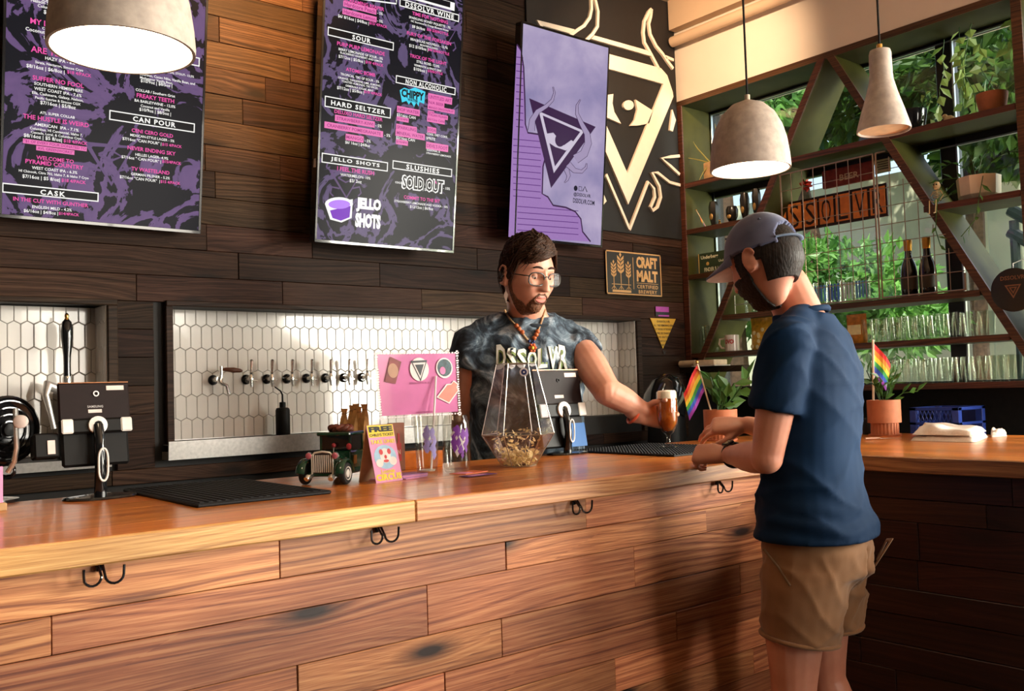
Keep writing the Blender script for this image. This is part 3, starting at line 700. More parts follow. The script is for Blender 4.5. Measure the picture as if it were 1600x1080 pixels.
for i in range(9):
    u = i/8; th = .028*math.sin(min(1, u*1.15+.12)*PI)**.6 if u < .92 else .004; wv = .075-.006*math.sin(u*PI)
    rings.append([Vector((4.36+math.cos(a)*th, 3.13+math.sin(a)*wv, 1.485+u*.19)) for a in [2*PI*j/16 for j in range(16)]])
b.loft(rings).build('pouch', pmat('yellow_foil', (.72, .42, .04), .35, var=.3, scale=40), hb)
t = B()
for i in range(9): t.ball((4.333, 3.13+R.uniform(-.055, .055), 1.5+R.uniform(0, .11)), (.003, .012, .012), 6, 4)
t.build('print', pmat('pale_yellow_print', (.85, .75, .4), .5), hb, 30)
ob = thing('snack_bag', 'orange foil bag behind the shoulder of the navy T-shirt', 'bag', (4.34, 2.545, 1.4845)); rings = []
for i in range(9):
    u = i/8; th = .024*math.sin(min(1, u*1.15+.12)*PI)**.6 if u < .92 else .004
    rings.append([Vector((4.34+math.cos(a)*th, 2.545+math.sin(a)*.055, 1.485+u*.15)) for a in [2*PI*j/16 for j in range(16)]])
B().loft(rings).build('pouch', pmat('orange_foil', (.62, .24, .03), .35, var=.3, scale=40), ob); t = B(); t.box((4.312, 2.51, 1.53), (4.3165, 2.58, 1.58), .001); t.build('print', MT['pale_yellow_print'], ob)
nb = thing('napkin_tray', 'low cream tray of napkins below the mug shelf', 'tray', (4.18, 3.36, 1.4)); 
B().box((4.12, 3.28, 1.405), (4.262, 3.44, 1.41), .001).build('base', white, nb); B().box((4.13, 3.29, 1.41), (4.25, 3.43, 1.44), .004).build('napkins', pmat('cream_paper', (.72, .58, .42), .8), nb)
o = B().box((4.2, 3.15, 1.37), (4.262, 3.60, 1.404), .002); tag(o.build('wall_ledge', m_trim), 'dark narrow ledge in the corner under the mug shelf', 'ledge')
cl = thing('paper_roll', 'cream paper roll lying on the dark corner ledge', 'roll', (4.2, 3.53, 1.404)); B().tube([(4.19, 3.47, 1.424), (4.19, 3.58, 1.424)], .02, 12).build('roll', MT['cream_paper'], cl); B().tube([(4.19, 3.465, 1.424), (4.19, 3.47, 1.424)], .008, 8).build('core', pmat('brown_card', (.25, .14, .07), .7), cl)
# --- plants and pots on the upper shelves
m_terra = pmat('terracotta', (.46, .15, .065), .7, var=.12); m_leafc = leafmat('pothos_leaf', (.16, .30, .06), (.42, .55, .16)); m_leafd = leafmat('dark_pot_leaf', (.03, .09, .02), (.10, .22, .04))
def pot(t, L, r, h, m, ribs=False):
    B().lathe([(0, 0), (r*.72, 0), (r*.76, .004), (r*.98, h*.82), (r, h), (r*.93, h), (r*.9, h*.85), (0, h*.82)], L, 22).build('pot', m, t)
    B().lathe([(0, h*.86), (r*.88, h*.86)], L, 16).build('soil', pmat('soil', (.02, .013, .008), .9), t)
def stemleaf(t, base, stems, m, L, W, name='leaf', each=True, mstem=None):
    """stems: list of polylines with leaves along them; each leaf a part when large"""
    sb = B()
    for pts in stems:
        pts = [Vector(p) for p in pts]; sb.tube(pts, .0022, 5)
        for i in range(1, len(pts)):
            for q in range(2):
                p = pts[i-1].lerp(pts[i], .4+.5*q); d = (pts[i]-pts[i-1]).normalized()+rv()*.9
                lb = B(); leaf(lb, p, d, rv()+Vector((-.6, -.4, .6)), L*R.uniform(.7, 1.2), W*R.uniform(.8, 1.2), .08)
                lb.build(name, m, t, 0, org=p)
    sb.build('stems', mstem or m_leafd, t, 60)
L = onX(1551, 175, 4.40); L.z = 2.4875
t = thing('potted_plant', 'terracotta pot with thin bare stems on the top right shelf', 'plant', L); pot(t, L, .068, .105, m_terra)
B().tube([L+Vector((0, 0, .09)), L+Vector((.01, .02, .14)), L+Vector((0, -.01, .19))], .0025, 5).build('stem', m_bark, t); B().tube([L+Vector((0, .02, .09)), L+Vector((-.02, .05, .13)), L+Vector((-.03, .06, .16))], .002, 5).build('stem', m_bark, t)
L = onX(1425, 195, 4.40); L.z = 2.4875
t = thing('potted_plant', 'glossy black pot with a speckled sprig beside the cone lamp', 'plant', L); pot(t, L, .072, .12, pmat('black_glazed_pot', (.012, .013, .016), .12, coat=.6))
stemleaf(t, L, [[L+Vector((0, -.03, .10)), L+Vector((0, -.06, .15)), L+Vector((0, -.075, .19))], [L+Vector((0, -.02, .10)), L+Vector((0, -.08, .13)), L+Vector((0, -.11, .16))]], m_leafc, .03, .02)
# trailing pothos inside the upper right window panes
t = thing('trailing_vine', 'pale green trailing vine hanging inside the upper right panes', 'plant', onX(1520, 40, 4.44))
hang = []
for (a, c) in (((1520, 20), (1500, 165)), ((1500, 40), (1515, 150)), ((1478, 60), (1462, 190)), ((1585, 25), (1583, 75)), ((1530, 60), (1545, 140)), ((1500, 100), (1530, 170))):
    p, q = onX(*a, 4.43), onX(*c, 4.43); hang.append([p.lerp(q, u/5)+Vector((R.uniform(-.02, .02), R.uniform(-.02, .02), 0)) for u in range(6)])
stemleaf(t, None, hang, m_leafc, .075, .045)
B().tube([onX(1520, 20, 4.43)+Vector((0, 0, .0)), Vector((4.43, onX(1520, 20, 4.43).y, 2.95))], .002, 5).build('hanger', m_bark, t)
L = onX(1530, 300, 4.40); L.z = 2.1055
t = thing('potted_plant', 'cream faceted pot with a spiky dark trailing plant', 'plant', L)
B().lathe([(0, 0), (.062, 0), (.09, .03), (.095, .115), (.088, .115), (.08, .10), (0, .10)], L, 10).build('pot', pmat('cream_glazed_pot', (.74, .60, .45), .35, var=.04), t, 20); B().lathe([(0, .104), (.082, .104)], L, 10).build('soil', MT['soil'], t)
stems = []
for (dy, dz) in ((.22, .03), (.16, .10), (.05, .14), (-.08, .13), (-.2, .10), (-.28, .04), (.24, -.06)):
    stems.append([L+Vector((-.02, dy*u, .105+dz*math.sin(u*2.2))) for u in (0, .35, .7, 1)])
stems.append([L+Vector((-.09, -.06, .10)), L+Vector((-.15, -.065, 0)), L+Vector((-.16, -.05, -.10)), L+Vector((-.16, .02, -.17))])
stems.append([L+Vector((-.05, .09, .10)), L+Vector((-.14, .13, .02)), L+Vector((-.15, .14, -.12)), L+Vector((-.15, .12, -.2))])
stemleaf(t, L, stems, m_leafd, .05, .018)
# little skeleton figure on the end of that shelf
SK = onX(1465, 318, 4.30); SK.z = 2.1055
t = thing('skeleton_figure', 'tiny cream skeleton figure sitting at the shelf end', 'figurine', SK); m_bone = pmat('bone', (.62, .48, .26), .5)
def rel(y, z, x=0): return SK+Vector((x, y, z))
b = B().ball(rel(0, .095), (.017, .017, .019), 10, 8); b.box(rel(-.009, .074, -.012), rel(.009, .085, .008), .003); b.build('skull', m_bone, t)
B().ball(rel(.006, .098, -.0155), .004, 6, 5).ball(rel(-.006, .098, -.0155), .004, 6, 5).build('eye_sockets', black, t)
b = B().tube([rel(0, .08), rel(0, .02)], .003, 5)
for i in range(4):
    z = .068-.009*i; b.tube([rel(0, z, .004)]+[rel(.016*math.sin(a), z-.003, -.012*(1-math.cos(a))*.6) for a in (.8, 1.6, 2.4, 3.1)], .0018, 5); b.tube([rel(0, z, .004)]+[rel(-.016*math.sin(a), z-.003, -.012*(1-math.cos(a))*.6) for a in (.8, 1.6, 2.4, 3.1)], .0018, 5)
b.build('ribcage', m_bone, t)
for s in (-1, 1):
    B().tube([rel(s*.016, .07), rel(s*.03, .045, -.005), rel(s*.022, .02, -.02)], .0028, 5).build('arm', m_bone, t)
    B().tube([rel(s*.009, .018), rel(s*.016, .02, -.045), rel(s*.014, -.04, -.055), rel(s*.014, -.043, -.07)], .003, 5).build('leg', m_bone, t)
# pale block and antler-like stems left of the dome lamp, small egg pot
t = thing('air_plant', 'wispy yellow-green air plant in a wooden block in the top left corner', 'plant', (4.36, 3.44, 2.4875)); B().box((4.33, 3.40, 2.4875), (4.40, 3.47, 2.60), .004).build('wood_block', pmat('pale_pine_block', (.5, .3, .14), .6, var=.2), t)
for (dy, dz, dx) in ((.10, .20, -.03), (-.08, .26, -.05), (-.16, .27, .0), (.12, .10, -.06), (.02, -.06, -.09)):
    B().tube([Vector((4.36, 3.435, 2.595))+Vector((dx*u, dy*math.sin(u*1.5), dz*u-.05*u*u)) for u in (0, .3, .6, .85, 1)], [.005, .004, .003, .002, .001], 5).build('frond', pmat('olive_frond', (.30, .25, .06), .6), t)
q = onX(1483, 182, 4.36); q.z = 2.4875; t = thing('egg_figurine', 'small cream figurine on the top shelf by the mullion', 'figurine', q)
B().ball(q+Vector((0, 0, .022)), (.02, .026, .022)).build('body', m_bone, t); B().ball(q+Vector((0, .02, .042)), .013).build('head', m_bone, t)
# small hanging rainbow strip behind the cone lamp
t = flag('desk_flag', 'narrow rainbow pennant hanging behind the cone lamp', onX(1394, 128, 4.4), onX(1393, 120, 4.4), (0, -.35, -.9), .1, .09, 2, ball=False)
# round sign
RS = onX(1585, 453, 4.2); rs = thing('round_sign', 'round black sign with faded lettering at the right edge of the window shelving', 'sign', RS)
Mq = Matrix(((0, 0, -1, 0), (-1, 0, 0, 0), (0, 1, 0, 0), (0, 0, 0, 1)))
Mq = Matrix.Rotation(-PI/2, 4, 'Y')
B().lathe([(0, 0), (.094, 0), (.094, .01), (.088, .012), (0, .012)], RS, 40, Mq).build('disc', pmat('dark_slate_disc', (.018, .014, .010), .35), rs)
t = B(); put_text(t, 'DSSOLVR', RS+Vector((-.0135, 0, .052)), UY, UZ, .10, .018, .02)
def tri(c, r, w):
    P = [c+UY*(r*math.cos(a))+UZ*(r*math.sin(a)) for a in (PI*5/6, PI/6, -PI/2)]; Q = [c+(p-c)*w for p in P]
    for i in range(3): j = (i+1) % 3; t.add([P[i], P[j], Q[j], Q[i]], [[0, 1, 2, 3]])
tri(RS+Vector((-.0135, 0, .002)), .040, .72); tri(RS+Vector((-.0135, 0, .002)), .020, .5)
t.build('lettering', pmat('dull_bronze_print', (.20, .09, .045), .6), rs, 0)
B().tube([RS+Vector((-.0, 0, .094)), Vector((4.2, RS.y, RS.z+.115))], .002, 5).tube([Vector((4.2, RS.y, RS.z+.113)), Vector((4.262, 1.70, RS.z+.135))], .002, 5).build('hanging_wire', steel, rs)
# ================================================================== LAMPS
m_lampc = pmat('cast_concrete', (.42, .35, .30), .8, var=.16, scale=45, bump=.35)
def emis(name, col, s):
    m, t, p = nodes(name); p.inputs['Base Color'].default_value = (*col, 1); p.inputs['Emission Color'].default_value = (*col, 1); p.inputs['Emission Strength'].default_value = s; p.inputs['Roughness'].default_value = .6
    nz = N(t, 'TexNoise', i_Scale=8.0); r = ramp(t, [(.3, tuple(x*.97 for x in col)), (.7, col)], nz.outputs['Fac']); t.links.new(r.outputs[0], p.inputs['Emission Color'])
    MT[name] = m; return m
m_diff = emis('lamp_diffuser', (1, .80, .52), 15)
def dome_lamp(c, r, h, lab):
    t = thing('pendant_lamp', lab, 'pendant lamp', c, 'pendant lamps over the bar'); c = Vector(c); k = r/.125
    prof = [(r, 0), (r*1.005, .01*k), (r*.985, h*.2), (r*.93, h*.42), (r*.83, h*.62), (r*.66, h*.8), (r*.42, h*.93), (r*.15, h*.99), (.012*k, h)]
    inner = [(.010*k, h-.012*k), (r*.40, h*.90), (r*.78, h*.60), (r*.93, h*.2), (r*.955, .0)]
    B().lathe(prof+inner, c, 48, closed=True).build('shade', m_lampc, t, 50)
    B().lathe([(0, .012*k), (r*.945, .012*k), (r*.94, .016*k), (0, .016*k)], c, 48).build('diffuser', m_diff, t)
    B().lathe([(0, h-.004), (.0085*k, h-.004), (.0085*k, h+.018*k), (0, h+.018*k)], c, 14).build('collar', pmat('pale_collar', (.5, .4, .3), .5), t)
    B().tube([c+Vector((0, 0, h+.015*k)), c+Vector((0, 0, ZC-c.z))], .0034, 8).build('cord', black, t)
    B().lathe([(0, ZC-c.z-.03), (.05, ZC-c.z-.03), (.05, ZC-c.z), (0, ZC-c.z)], c, 20).build('ceiling_rose', black, t)
c1 = onY(191.5, 80, 1.735); c2 = onY(1172.5, 266, 1.765)
dome_lamp(c1, 217/2/F_PX*(c1-CAM).dot(AF), .228, 'large concrete dome pendant lamp in front of the left menu screen')
dome_lamp(c2, 123/2/F_PX*(c2-CAM).dot(AF), .222, 'concrete dome pendant lamp hanging above the customer\'s cap')
c3 = atD(1381, 205, 3.0); r3 = 80/2/F_PX*3.0; h3 = 128/F_PX*3.0
t = thing('pendant_lamp', 'concrete cone pendant lamp with a narrow neck by the window shelving', 'pendant lamp', c3, 'pendant lamps over the bar')
prof = [(r3, 0), (r3*1.0, .008), (r3*.80, h3*.25), (r3*.60, h3*.45), (r3*.455, h3*.62), (r3*.43, h3*.7), (r3*.415, h3*.96), (r3*.38, h3), (.012, h3)]
B().lathe(prof+[(.012, h3-.012), (r3*.36, h3-.02), (r3*.40, h3*.6), (r3*.75, h3*.25), (r3*.93, .004), (r3*.95, 0)], c3, 40, closed=True).build('shade', m_lampc, t, 50)
B().lathe([(r3*.92, .006), (r3*.74, h3*.25), (r3*.39, h3*.6)], c3, 32).build('inner_lining', pmat('cream_lining', (.85, .62, .38), .6), t)
B().ball(c3+Vector((0, 0, h3*.36)), .026, 16, 10).build('bulb', emis('warm_bulb', (1, .66, .34), 26), t)
B().lathe([(0, h3-.002), (.009, h3-.002), (.009, h3+.02), (0, h3+.02)], c3, 12).build('collar', gold, t)
B().tube([c3+Vector((0, 0, h3+.018)), c3+Vector((0, 0, ZC-c3.z))], .0036, 8).build('cord', black, t)
B().lathe([(0, ZC-c3.z-.03), (.05, ZC-c3.z-.03), (.05, ZC-c3.z), (0, ZC-c3.z)], c3, 20).build('ceiling_rose', black, t)
# ceiling track spots (above the picture) washing the plank wall and the corner
def track_spot(loc, target, e, lab, ang=75, lcol=(1, .68, .42)):
    loc, target = Vector(loc), Vector(target); d = (target-loc).normalized(); t = thing('track_spotlight', lab, 'spotlight', (loc.x, loc.y, ZC), 'ceiling track spotlights')
    q = d.to_track_quat('-Z', 'Y').to_matrix().to_4x4()
    B().lathe([(.045, 0), (.05, 0), (.05, .13), (.03, .15), (.026, .15), (.045, .125)], loc, 20, q, closed=True).build('head', black, t)
    B().tube([loc-d*.14, Vector((loc.x, loc.y, ZC))], .01, 8).build('stem', black, t)
    B().lathe([(0, .03), (.043, .03)], loc, 20, q).build('lens', emis('spot_lens', (1, .75, .45), 8), t)
    light('track_spot_light', 'SPOT', loc+d*.02, target, e, lcol, spot_size=math.radians(ang), spot_blend=.9, shadow_soft_size=.05)
track_spot((1.5, 2.55, 3.40), (1.5, 3.62, 2.95), 420, 'black track spotlight aimed at the planks between the menu screens', 62, (1, .50, .17))
track_spot((3.2, 2.3, 3.40), (4.15, 3.55, 2.95), 125, 'black track spotlight aimed at the corner of the wall sign')

# ================================================================== SCREENS
def scr_mat(name, stops, scale, dist, s=1.0, ctr=None):
    m, t, p = nodes(name); c = coords(t, rnd=False)
    n1 = N(t, 'TexNoise', i_Scale=scale, i_Detail=5.0, i_Roughness=.55, i_Distortion=dist); t.links.new(c, n1.inputs['Vector'])
    r = ramp(t, stops, n1.outputs['Fac']); r.color_ramp.interpolation = 'LINEAR'
    p.inputs['Base Color'].default_value = (.004, .004, .005, 1); p.inputs['Roughness'].default_value = .2; p.inputs['Specular IOR Level'].default_value = .035
    t.links.new(r.outputs[0], p.inputs['Emission Color']); p.inputs['Emission Strength'].default_value = s; MT[name] = m; return m
def ink(name, col, s=1.0):
    if name in MT: return MT[name]
    m, t, p = nodes(name); nz = N(t, 'TexNoise', i_Scale=60.0); r = ramp(t, [(.3, tuple(x*.95 for x in col)), (.7, col)], nz.outputs['Fac'])
    p.inputs['Base Color'].default_value = (.004, .004, .004, 1); p.inputs['Roughness'].default_value = .2; p.inputs['Specular IOR Level'].default_value = .035
    t.links.new(r.outputs[0], p.inputs['Emission Color']); p.inputs['Emission Strength'].default_value = s; MT[name] = m; return m
class TV:
    def __init__(s, bl, yaw, tilt, w, h, label, smat):
        s.bl = Vector(bl); s.u = Vector((math.cos(yaw), math.sin(yaw), 0)); n0 = Vector((math.sin(yaw), -math.cos(yaw), 0))
        s.v = Vector((0, 0, 1))*math.cos(tilt)+n0*math.sin(tilt); s.n = s.u.cross(s.v)*-1
        if s.n.y > 0: s.n = -s.n
        s.w, s.h = w, h; s.t = thing('menu_screen' if 'menu' in label else 'wall_screen', label, 'screen', s.bl, 'portrait wall screens')
        M = s.M = Matrix((( s.u.x, -s.n.x, s.v.x, s.bl.x), (s.u.y, -s.n.y, s.v.y, s.bl.y), (s.u.z, -s.n.z, s.v.z, s.bl.z), (0, 0, 0, 1)))
        B().box((0, .002, 0), (w, .05, h), .004, M).build('housing', blackg, s.t)
        b = B(); e = .012
        for (x0, x1, z0, z1) in ((0, w, 0, e), (0, w, h-e, h), (0, e*.8, e, h-e), (w-e*.8, w, e, h-e)): b.box((x0, -.002, z0), (x1, .004, z1), .001, M)
        b.build('bezel', blackg, s.t)
        s.screen = B().box((e*.8, 0, e), (w-e*.8, .0035, h-e), 0, M).build('screen', smat, s.t)
        B().box((-.0015, .012, .25*h), (0, .03, .25*h+.035), 0, M).build('sticker', white, s.t)
        B().box((w*.3, .05, h*.3), (w*.7, .085, h*.7), 0, M).build('wall_bracket', black, s.t)
        yc = s.bl+s.u*(w/2)+s.v*(h*.5)-s.n*.085
        B().box((yc.x-.1, yc.y-.02, yc.z-.1), (yc.x+.1, 3.598, yc.z+.1)).build('wall_plate', black, s.t)
        s.lay = []
    def hit(s, px, py, lift=.0012):
        d = ray(px, py); k = (s.bl-CAM).dot(s.n)/d.dot(s.n); return CAM+d*k+s.n*lift
    def L(s, k):
        s.lay.append((k, B())); return s.lay[-1][1]
    def text(s, k, body, x, y, wpx, hpx=None, bold=.012, sp=1.0, lift=.0016):
        c = s.hit(x, y, lift); a = s.hit(x-wpx/2, y, lift); e = s.hit(x+wpx/2, y, lift)
        W = abs((e-a).dot(s.u)); H = None
        if hpx: H = abs((s.hit(x, y-hpx/2)-s.hit(x, y+hpx/2)).dot(s.v))
        put_text(s.L(k), body, c, s.u, s.v, W, H, bold, sp)
    def rect(s, k, x, y, wpx, hpx, lift=.0012, frame=0):
        c = s.hit(x, y, lift); W = abs((s.hit(x+wpx/2, y)-s.hit(x-wpx/2, y)).dot(s.u))/2; H = abs((s.hit(x, y-hpx/2)-s.hit(x, y+hpx/2)).dot(s.v))/2
        q = lambda a, d: c+s.u*a+s.v*d
        if not frame: s.L(k).add([q(-W, -H), q(W, -H), q(W, H), q(-W, H)], [[0, 1, 2, 3]])
        else:
            f = frame; s.L(k).add([q(-W, -H), q(W, -H), q(W, H), q(-W, H), q(-W+f, -H+f), q(W-f, -H+f), q(W-f, H-f), q(-W+f, H-f)], [[0, 1, 5, 4], [1, 2, 6, 5], [2, 3, 7, 6], [3, 0, 4, 7]])
    def poly(s, k, pts, lift=.0012): s.L(k).add([s.hit(x, y, lift) for (x, y) in pts], [list(range(len(pts)))])
    def line(s, k, pts, wpx, lift=.0014):
        P = [s.hit(x, y, lift) for (x, y) in pts]; hw = wpx*.5*(P[0]-CAM).length/F_PX; vs = []
        for i, p in enumerate(P):
            d = (P[min(i+1, len(P)-1)]-P[max(i-1, 0)]).normalized(); n = d.cross(s.n); vs += [p+n*hw, p-n*hw]
        s.L(k).add(vs, [[2*i, 2*i+1, 2*i+3, 2*i+2] for i in range(len(P)-1)])
    def done(s, cols):
        for k, b in s.lay:
            if b.f: b.build(k, ink(k, *cols[k]), s.screen, 0)
PUR = (.105, .062, .150)
COLS = dict(white_print=((.92, .9, .86), .9), pink_print=((.92, .10, .42), .8), pink_blocks=((.92, .20, .52), .75), pink_block_text=((.35, .03, .2), .8), cyan_print=((.05, .55, .72), 1.0), black_print=((.004, .004, .006), 1), purple_print=((.16, .02, .42), 1.0), purple_line=(PUR, 1.0), purple_light=((.4, .18, .75), 1.0))
m_scrA = scr_mat('menu_screen_art_one', [(.485, (.006, .006, .009)), (.495, PUR), (.60, (.125, .072, .17)), (.61, (.008, .007, .012))], 4.6, 1.8, 1.0)
m_scrB = scr_mat('menu_screen_art_two', [(.495, (.004, .004, .007)), (.505, (.085, .060, .130)), (.59, (.10, .070, .15)), (.60, (.006, .006, .010))], 5.0, 1.9, 1.0)
def tvlogo(tv, cx, cy, s, k='purple_line'):
    """triangle-and-eye emblem drawn faintly in the screen artwork"""
    tv.line(k, [(cx-s, cy-s*.75), (cx+s, cy-s*.6), (cx+s*.05, cy+s), (cx-s, cy-s*.75)], s*.16, .0009); tv.line(k, [(cx-s*.5, cy-s*.3), (cx, cy-s*.5), (cx+s*.5, cy-s*.2), (cx, cy), (cx-s*.5, cy-s*.3)], s*.10, .0009)
    for sg in (-1, 1): tv.line(k, [(cx+sg*s*.8, cy-s*.6), (cx+sg*s*1.25, cy-s*1.0), (cx+sg*s*1.1, cy-s*1.5), (cx+sg*s*1.3, cy-s*1.8)], s*.12, .0009); tv.line(k, [(cx+sg*s*.4, cy+s*.4), (cx+sg*s*.9, cy+s*.3), (cx+sg*s*1.0, cy+s*.7), (cx+sg*s*.8, cy+s*.9)], s*.1, .0009)
# ---- left menu screen
tv1 = TV((.645, 3.488, 1.94), 0.008, .128, .69, 1.21, 'left menu screen with pink and white beer list, behind the dome lamp', m_scrA)
q = lambda x, y: (x/4.848, y/4.848); q2 = lambda x, y: (x/4.848, 170+y/4.848)
def T1(k, body, x, y, w, f=q, **kw): X, Y = f(x, y); tv1.text(k, body, X, Y, w/4.848, **kw)
for (b_, x, y, w_) in (('MY LITTLE', 370, 185, 280), ('ARE TEETH', 400, 400, 330), ('SUFFER NO FOOL', 443, 620, 390), ('THE HUSTLE IS WEIRD', 428, 915, 500), ('FREAKY TEETH', 1178, 745, 285)): T1('pink_print', b_, x, y, w_, bold=.02)
for (b_, x, y, w_) in (('SUN HAZE', 390, 15, 150), ('Nelson Sauvin, Citra', 390, 35, 310), ('Columbus, Idaho', 400, 68, 230), ('$8/16oz', 400, 105, 140), ('COCONUT PORTER', 450, 240, 260), ('Coconut, Orange, Cacao', 400, 262, 410), ('$8/16oz | $5/8oz', 450, 308, 240), ('HAZY IPA - 8%', 455, 460, 225), ('Strata, Nectaron, Simcoe Cryo', 450, 505, 365), ('$8/16oz | $6/8oz |', 345, 510+15, 290), ('SOUTHERN HEMISPHERE', 445, 662, 370), ('WEST COAST IPA - 7.6%', 440, 698, 360), ('Ella, Cashmere, Galaxy, Nelson,', 440, 735, 390), ('Pacific Sunrise & Simcoe CGX', 440, 765, 345), ('$7/16oz | $5/8oz', 440, 800, 270), ('ATL SUPER COLLAB', 435, 872, 265), ('IMPERIAL STOUT- 13.5%', 1350, 560, 240), ('Bourbon, Cacao Nibs, Vanilla Bean, and', 1270, 600, 420), ('Madagascar Vanilla Bean,', 1185, 612, 250), ('$10/9oz | $8/5oz |', 1185, 635, 240), ('COLLAB / Southern Grist', 1178, 705, 300), ('BA BARLEYWINE - 12.0%', 1175, 785, 310), ('Coconut and Vanilla', 1175, 818, 220), ('$10/9oz | $8/5oz |', 1175, 850, 240)): T1('white_print', b_, x, y, w_, bold=.014)
T1('pink_print', '$18 4/PACK', 600, 562, 185)
for (b_, x, y, w_) in (('THE HUSTLE IS WEIRD', 428, 92, 2), ('$18 4/PACK', 572, 255, 182), ('WELCOME TO', 418, 385, 285), ('PYRAMID COUNTRY', 415, 422, 440), ('$18 4/PACK', 558, 552, 185), ('IN THE CUT WITH GUNTHER', 390, 708, 570), ('$14/4PACK', 522, 800, 155), ('CENI CERO GOLD', 1155, 185, 315), ('$15 4/PACK', 1302, 280, 150), ('NEVER ENDING SKY', 1150, 318, 365), ('$15/4PACK', 1300, 408, 145), ('TV WASTELAND', 1140, 470, 290), ('$15 4/PACK', 1290, 560, 150)):
    if w_ > 10: T1('pink_print', b_, x, y, w_, q2, bold=.02)
for (b_, x, y, w_) in (('AMERICAN  IPA - 7.1%', 430, 140, 335), ('Columbus, HI Centennial, Idaho 7,', 428, 175, 400), ('Cascade, Loral, & Columbus Cryo', 428, 205, 385), ('$8/16oz | $5 8/oz|', 325, 222, 290), ('WEST COAST IPA - 6.3%', 415, 465, 345), ('HI Chinook, Citra 702, Idaho 7, & Idaho 7 Cryo', 412, 500, 530), ('$7/16oz | $5 8/oz|', 312, 528, 285), ('ENGLISH MILD - 4.2%', 395, 755, 300), ('$6/16oz | $4/8oz |', 310, 785, 260), ('MEXICAN-STYLE LAGER - 5%', 1155, 222, 335), ('$7/16oz "CAN POUR" |', 1075, 248, 295), ('HELLES LAGER- 4.9%', 1150, 362, 250), ('$7/16oz " CAN POUR" |', 1070, 385, 300), ('GERMAN PILSNER - 5.2%', 1140, 510, 295), ('$7/16oz "CAN POUR"  |', 1060, 535, 305)): T1('white_print', b_, x, y, w_, q2, bold=.014)
for (x, y, w_) in ((420, 275, 485), (420, 315, 290)): X, Y = q2(x, y); tv1.rect('pink_blocks', X, Y, w_/4.848, 7.2)
T1('pink_block_text', '"$1 OF EVERY POUR DONATED TO', 420, 275, 470, q2, lift=.002); T1('pink_block_text', 'AVL GREENWORKS"', 420, 315, 270, q2, lift=.002)
X, Y = q2(1160, 98); tv1.rect('black_print', X, Y, 134, 15, .001); tv1.rect('white_print', X, Y, 134, 15, frame=.004); T1('white_print', 'CAN POUR', 1170, 100, 325, q2, bold=.03, sp=1.2, hpx=8)
X, Y = q2(392, 635); tv1.rect('black_print', X, Y, 151, 15, .001); tv1.rect('white_print', X, Y, 151, 15, frame=.004); T1('white_print', 'CASK', 400, 640, 190, q2, bold=.03, sp=1.3, hpx=8)
tv1.rect('white_print', 300, 95, 24, 14, frame=.004)
tvlogo(tv1, 172, 252, 36)
tv1.done(COLS)
# ---- middle menu screen
tv2 = TV((1.774, 3.414, 1.932), -.009, .125, .69, 1.21, 'middle menu screen listing sour beers, seltzers and jello shots', m_scrB)
r1 = lambda x, y: (485+x/6.4, y/6.4); r2 = lambda x, y: (485+x/4.235, 140+y/4.235)
def T2(k, body, x, y, w, f=r1, sc_=6.4, **kw): X, Y = f(x, y); tv2.text(k, body, X, Y, w/sc_, **kw)
for (b_, x, y, w_) in (('SCREAMING REAPER', 540, 45, 400), ('$15/ 4/PACK', 678, 252, 180), ('PURP PURP LEMONADE', 508, 488, 480), ('$19/ 4/PACK', 640, 640, 180), ('ATOMIC BOMB', 502, 722, 295), ('$19/ 4/PACK', 625, 935, 180), ('TIME FOR NOTHING', 1198, 180, 360), ('$36 $28/BOTTLE', 1270, 320, 215), ('FURY OF THE FORSAKEN', 1188, 385, 445), ('$48 $34/BOTTLE', 1280, 520, 215), ('TRICK OF THE LIGHT', 1178, 598, 370), ('$30/BOTTLE', 1245, 725, 150)): T2('pink_print', b_, x, y, w_, bold=.02)
for (b_, x, y, w_) in (('- 5%', 695, 135, 55), ('- 5%', 695, 212, 55), ('$6/ 8/16oz | $4/8oz |', 430, 200, 310), ('BERRY LEMONADE GF SOUR - 5%', 505, 540, 445), ('BLACKBERRY RASPBERRY AND LEMON', 508, 572, 420), ('$7/12oz | $5/8oz |', 412, 595, 265), ('TROPICAL TIKI GF SOUR - 5%', 495, 780, 390), ('ORANGE, TANGERINE, LIME, ALMOND,', 492, 820, 430), ('TOASTED ALMONDS, TIKI SPICES,', 495, 850, 370), ('DEMERARA SUGAR, MINT', 492, 885, 280), ('$7/12oz | $5/8oz |', 400, 905, 270), ('SPARKLING HONEY PIQUETTE - 7%', 1195, 228, 420), ('NC Sourwood & Orange Blossom Honey', 1195, 262, 380), ('$8 $6/6oz', 1080, 280, 130), ('BEAUJOLAIS NOUVEAU - 12.7%', 1188, 440, 375), ('MONTEPULCIANO', 1185, 470, 180), ('$12 $10/6oz |', 1080, 480, 190), ('STILL ROSE- 12.0%', 1175, 640, 230), ('VERMENTIX & PINOT GRIS', 1172, 680, 275), ('$10/6oz |', 1095, 705, 130)): T2('white_print', b_, x, y, w_, bold=.014)
for (x, y, w_, h_) in ((495, 78, 335, 9), (492, 155, 345, 9)): X, Y = r1(x, y); tv2.rect('pink_blocks', X, Y, w_/6.4, h_)
T2('pink_block_text', 'Hardcore Peach', 495, 78, 310, lift=.002); T2('pink_block_text', 'Hardcore Lemon', 492, 155, 320, lift=.002)
def box2(x, y, w_, txt, tw, f, s_, h_=13.5):
    X, Y = f(x, y); tv2.rect('black_print', X, Y, w_/s_, h_, .001); tv2.rect('white_print', X, Y, w_/s_, h_, frame=.0042); tv2.text('white_print', txt, X, Y+.3, tw/s_, 7.6, .03, 1.25)
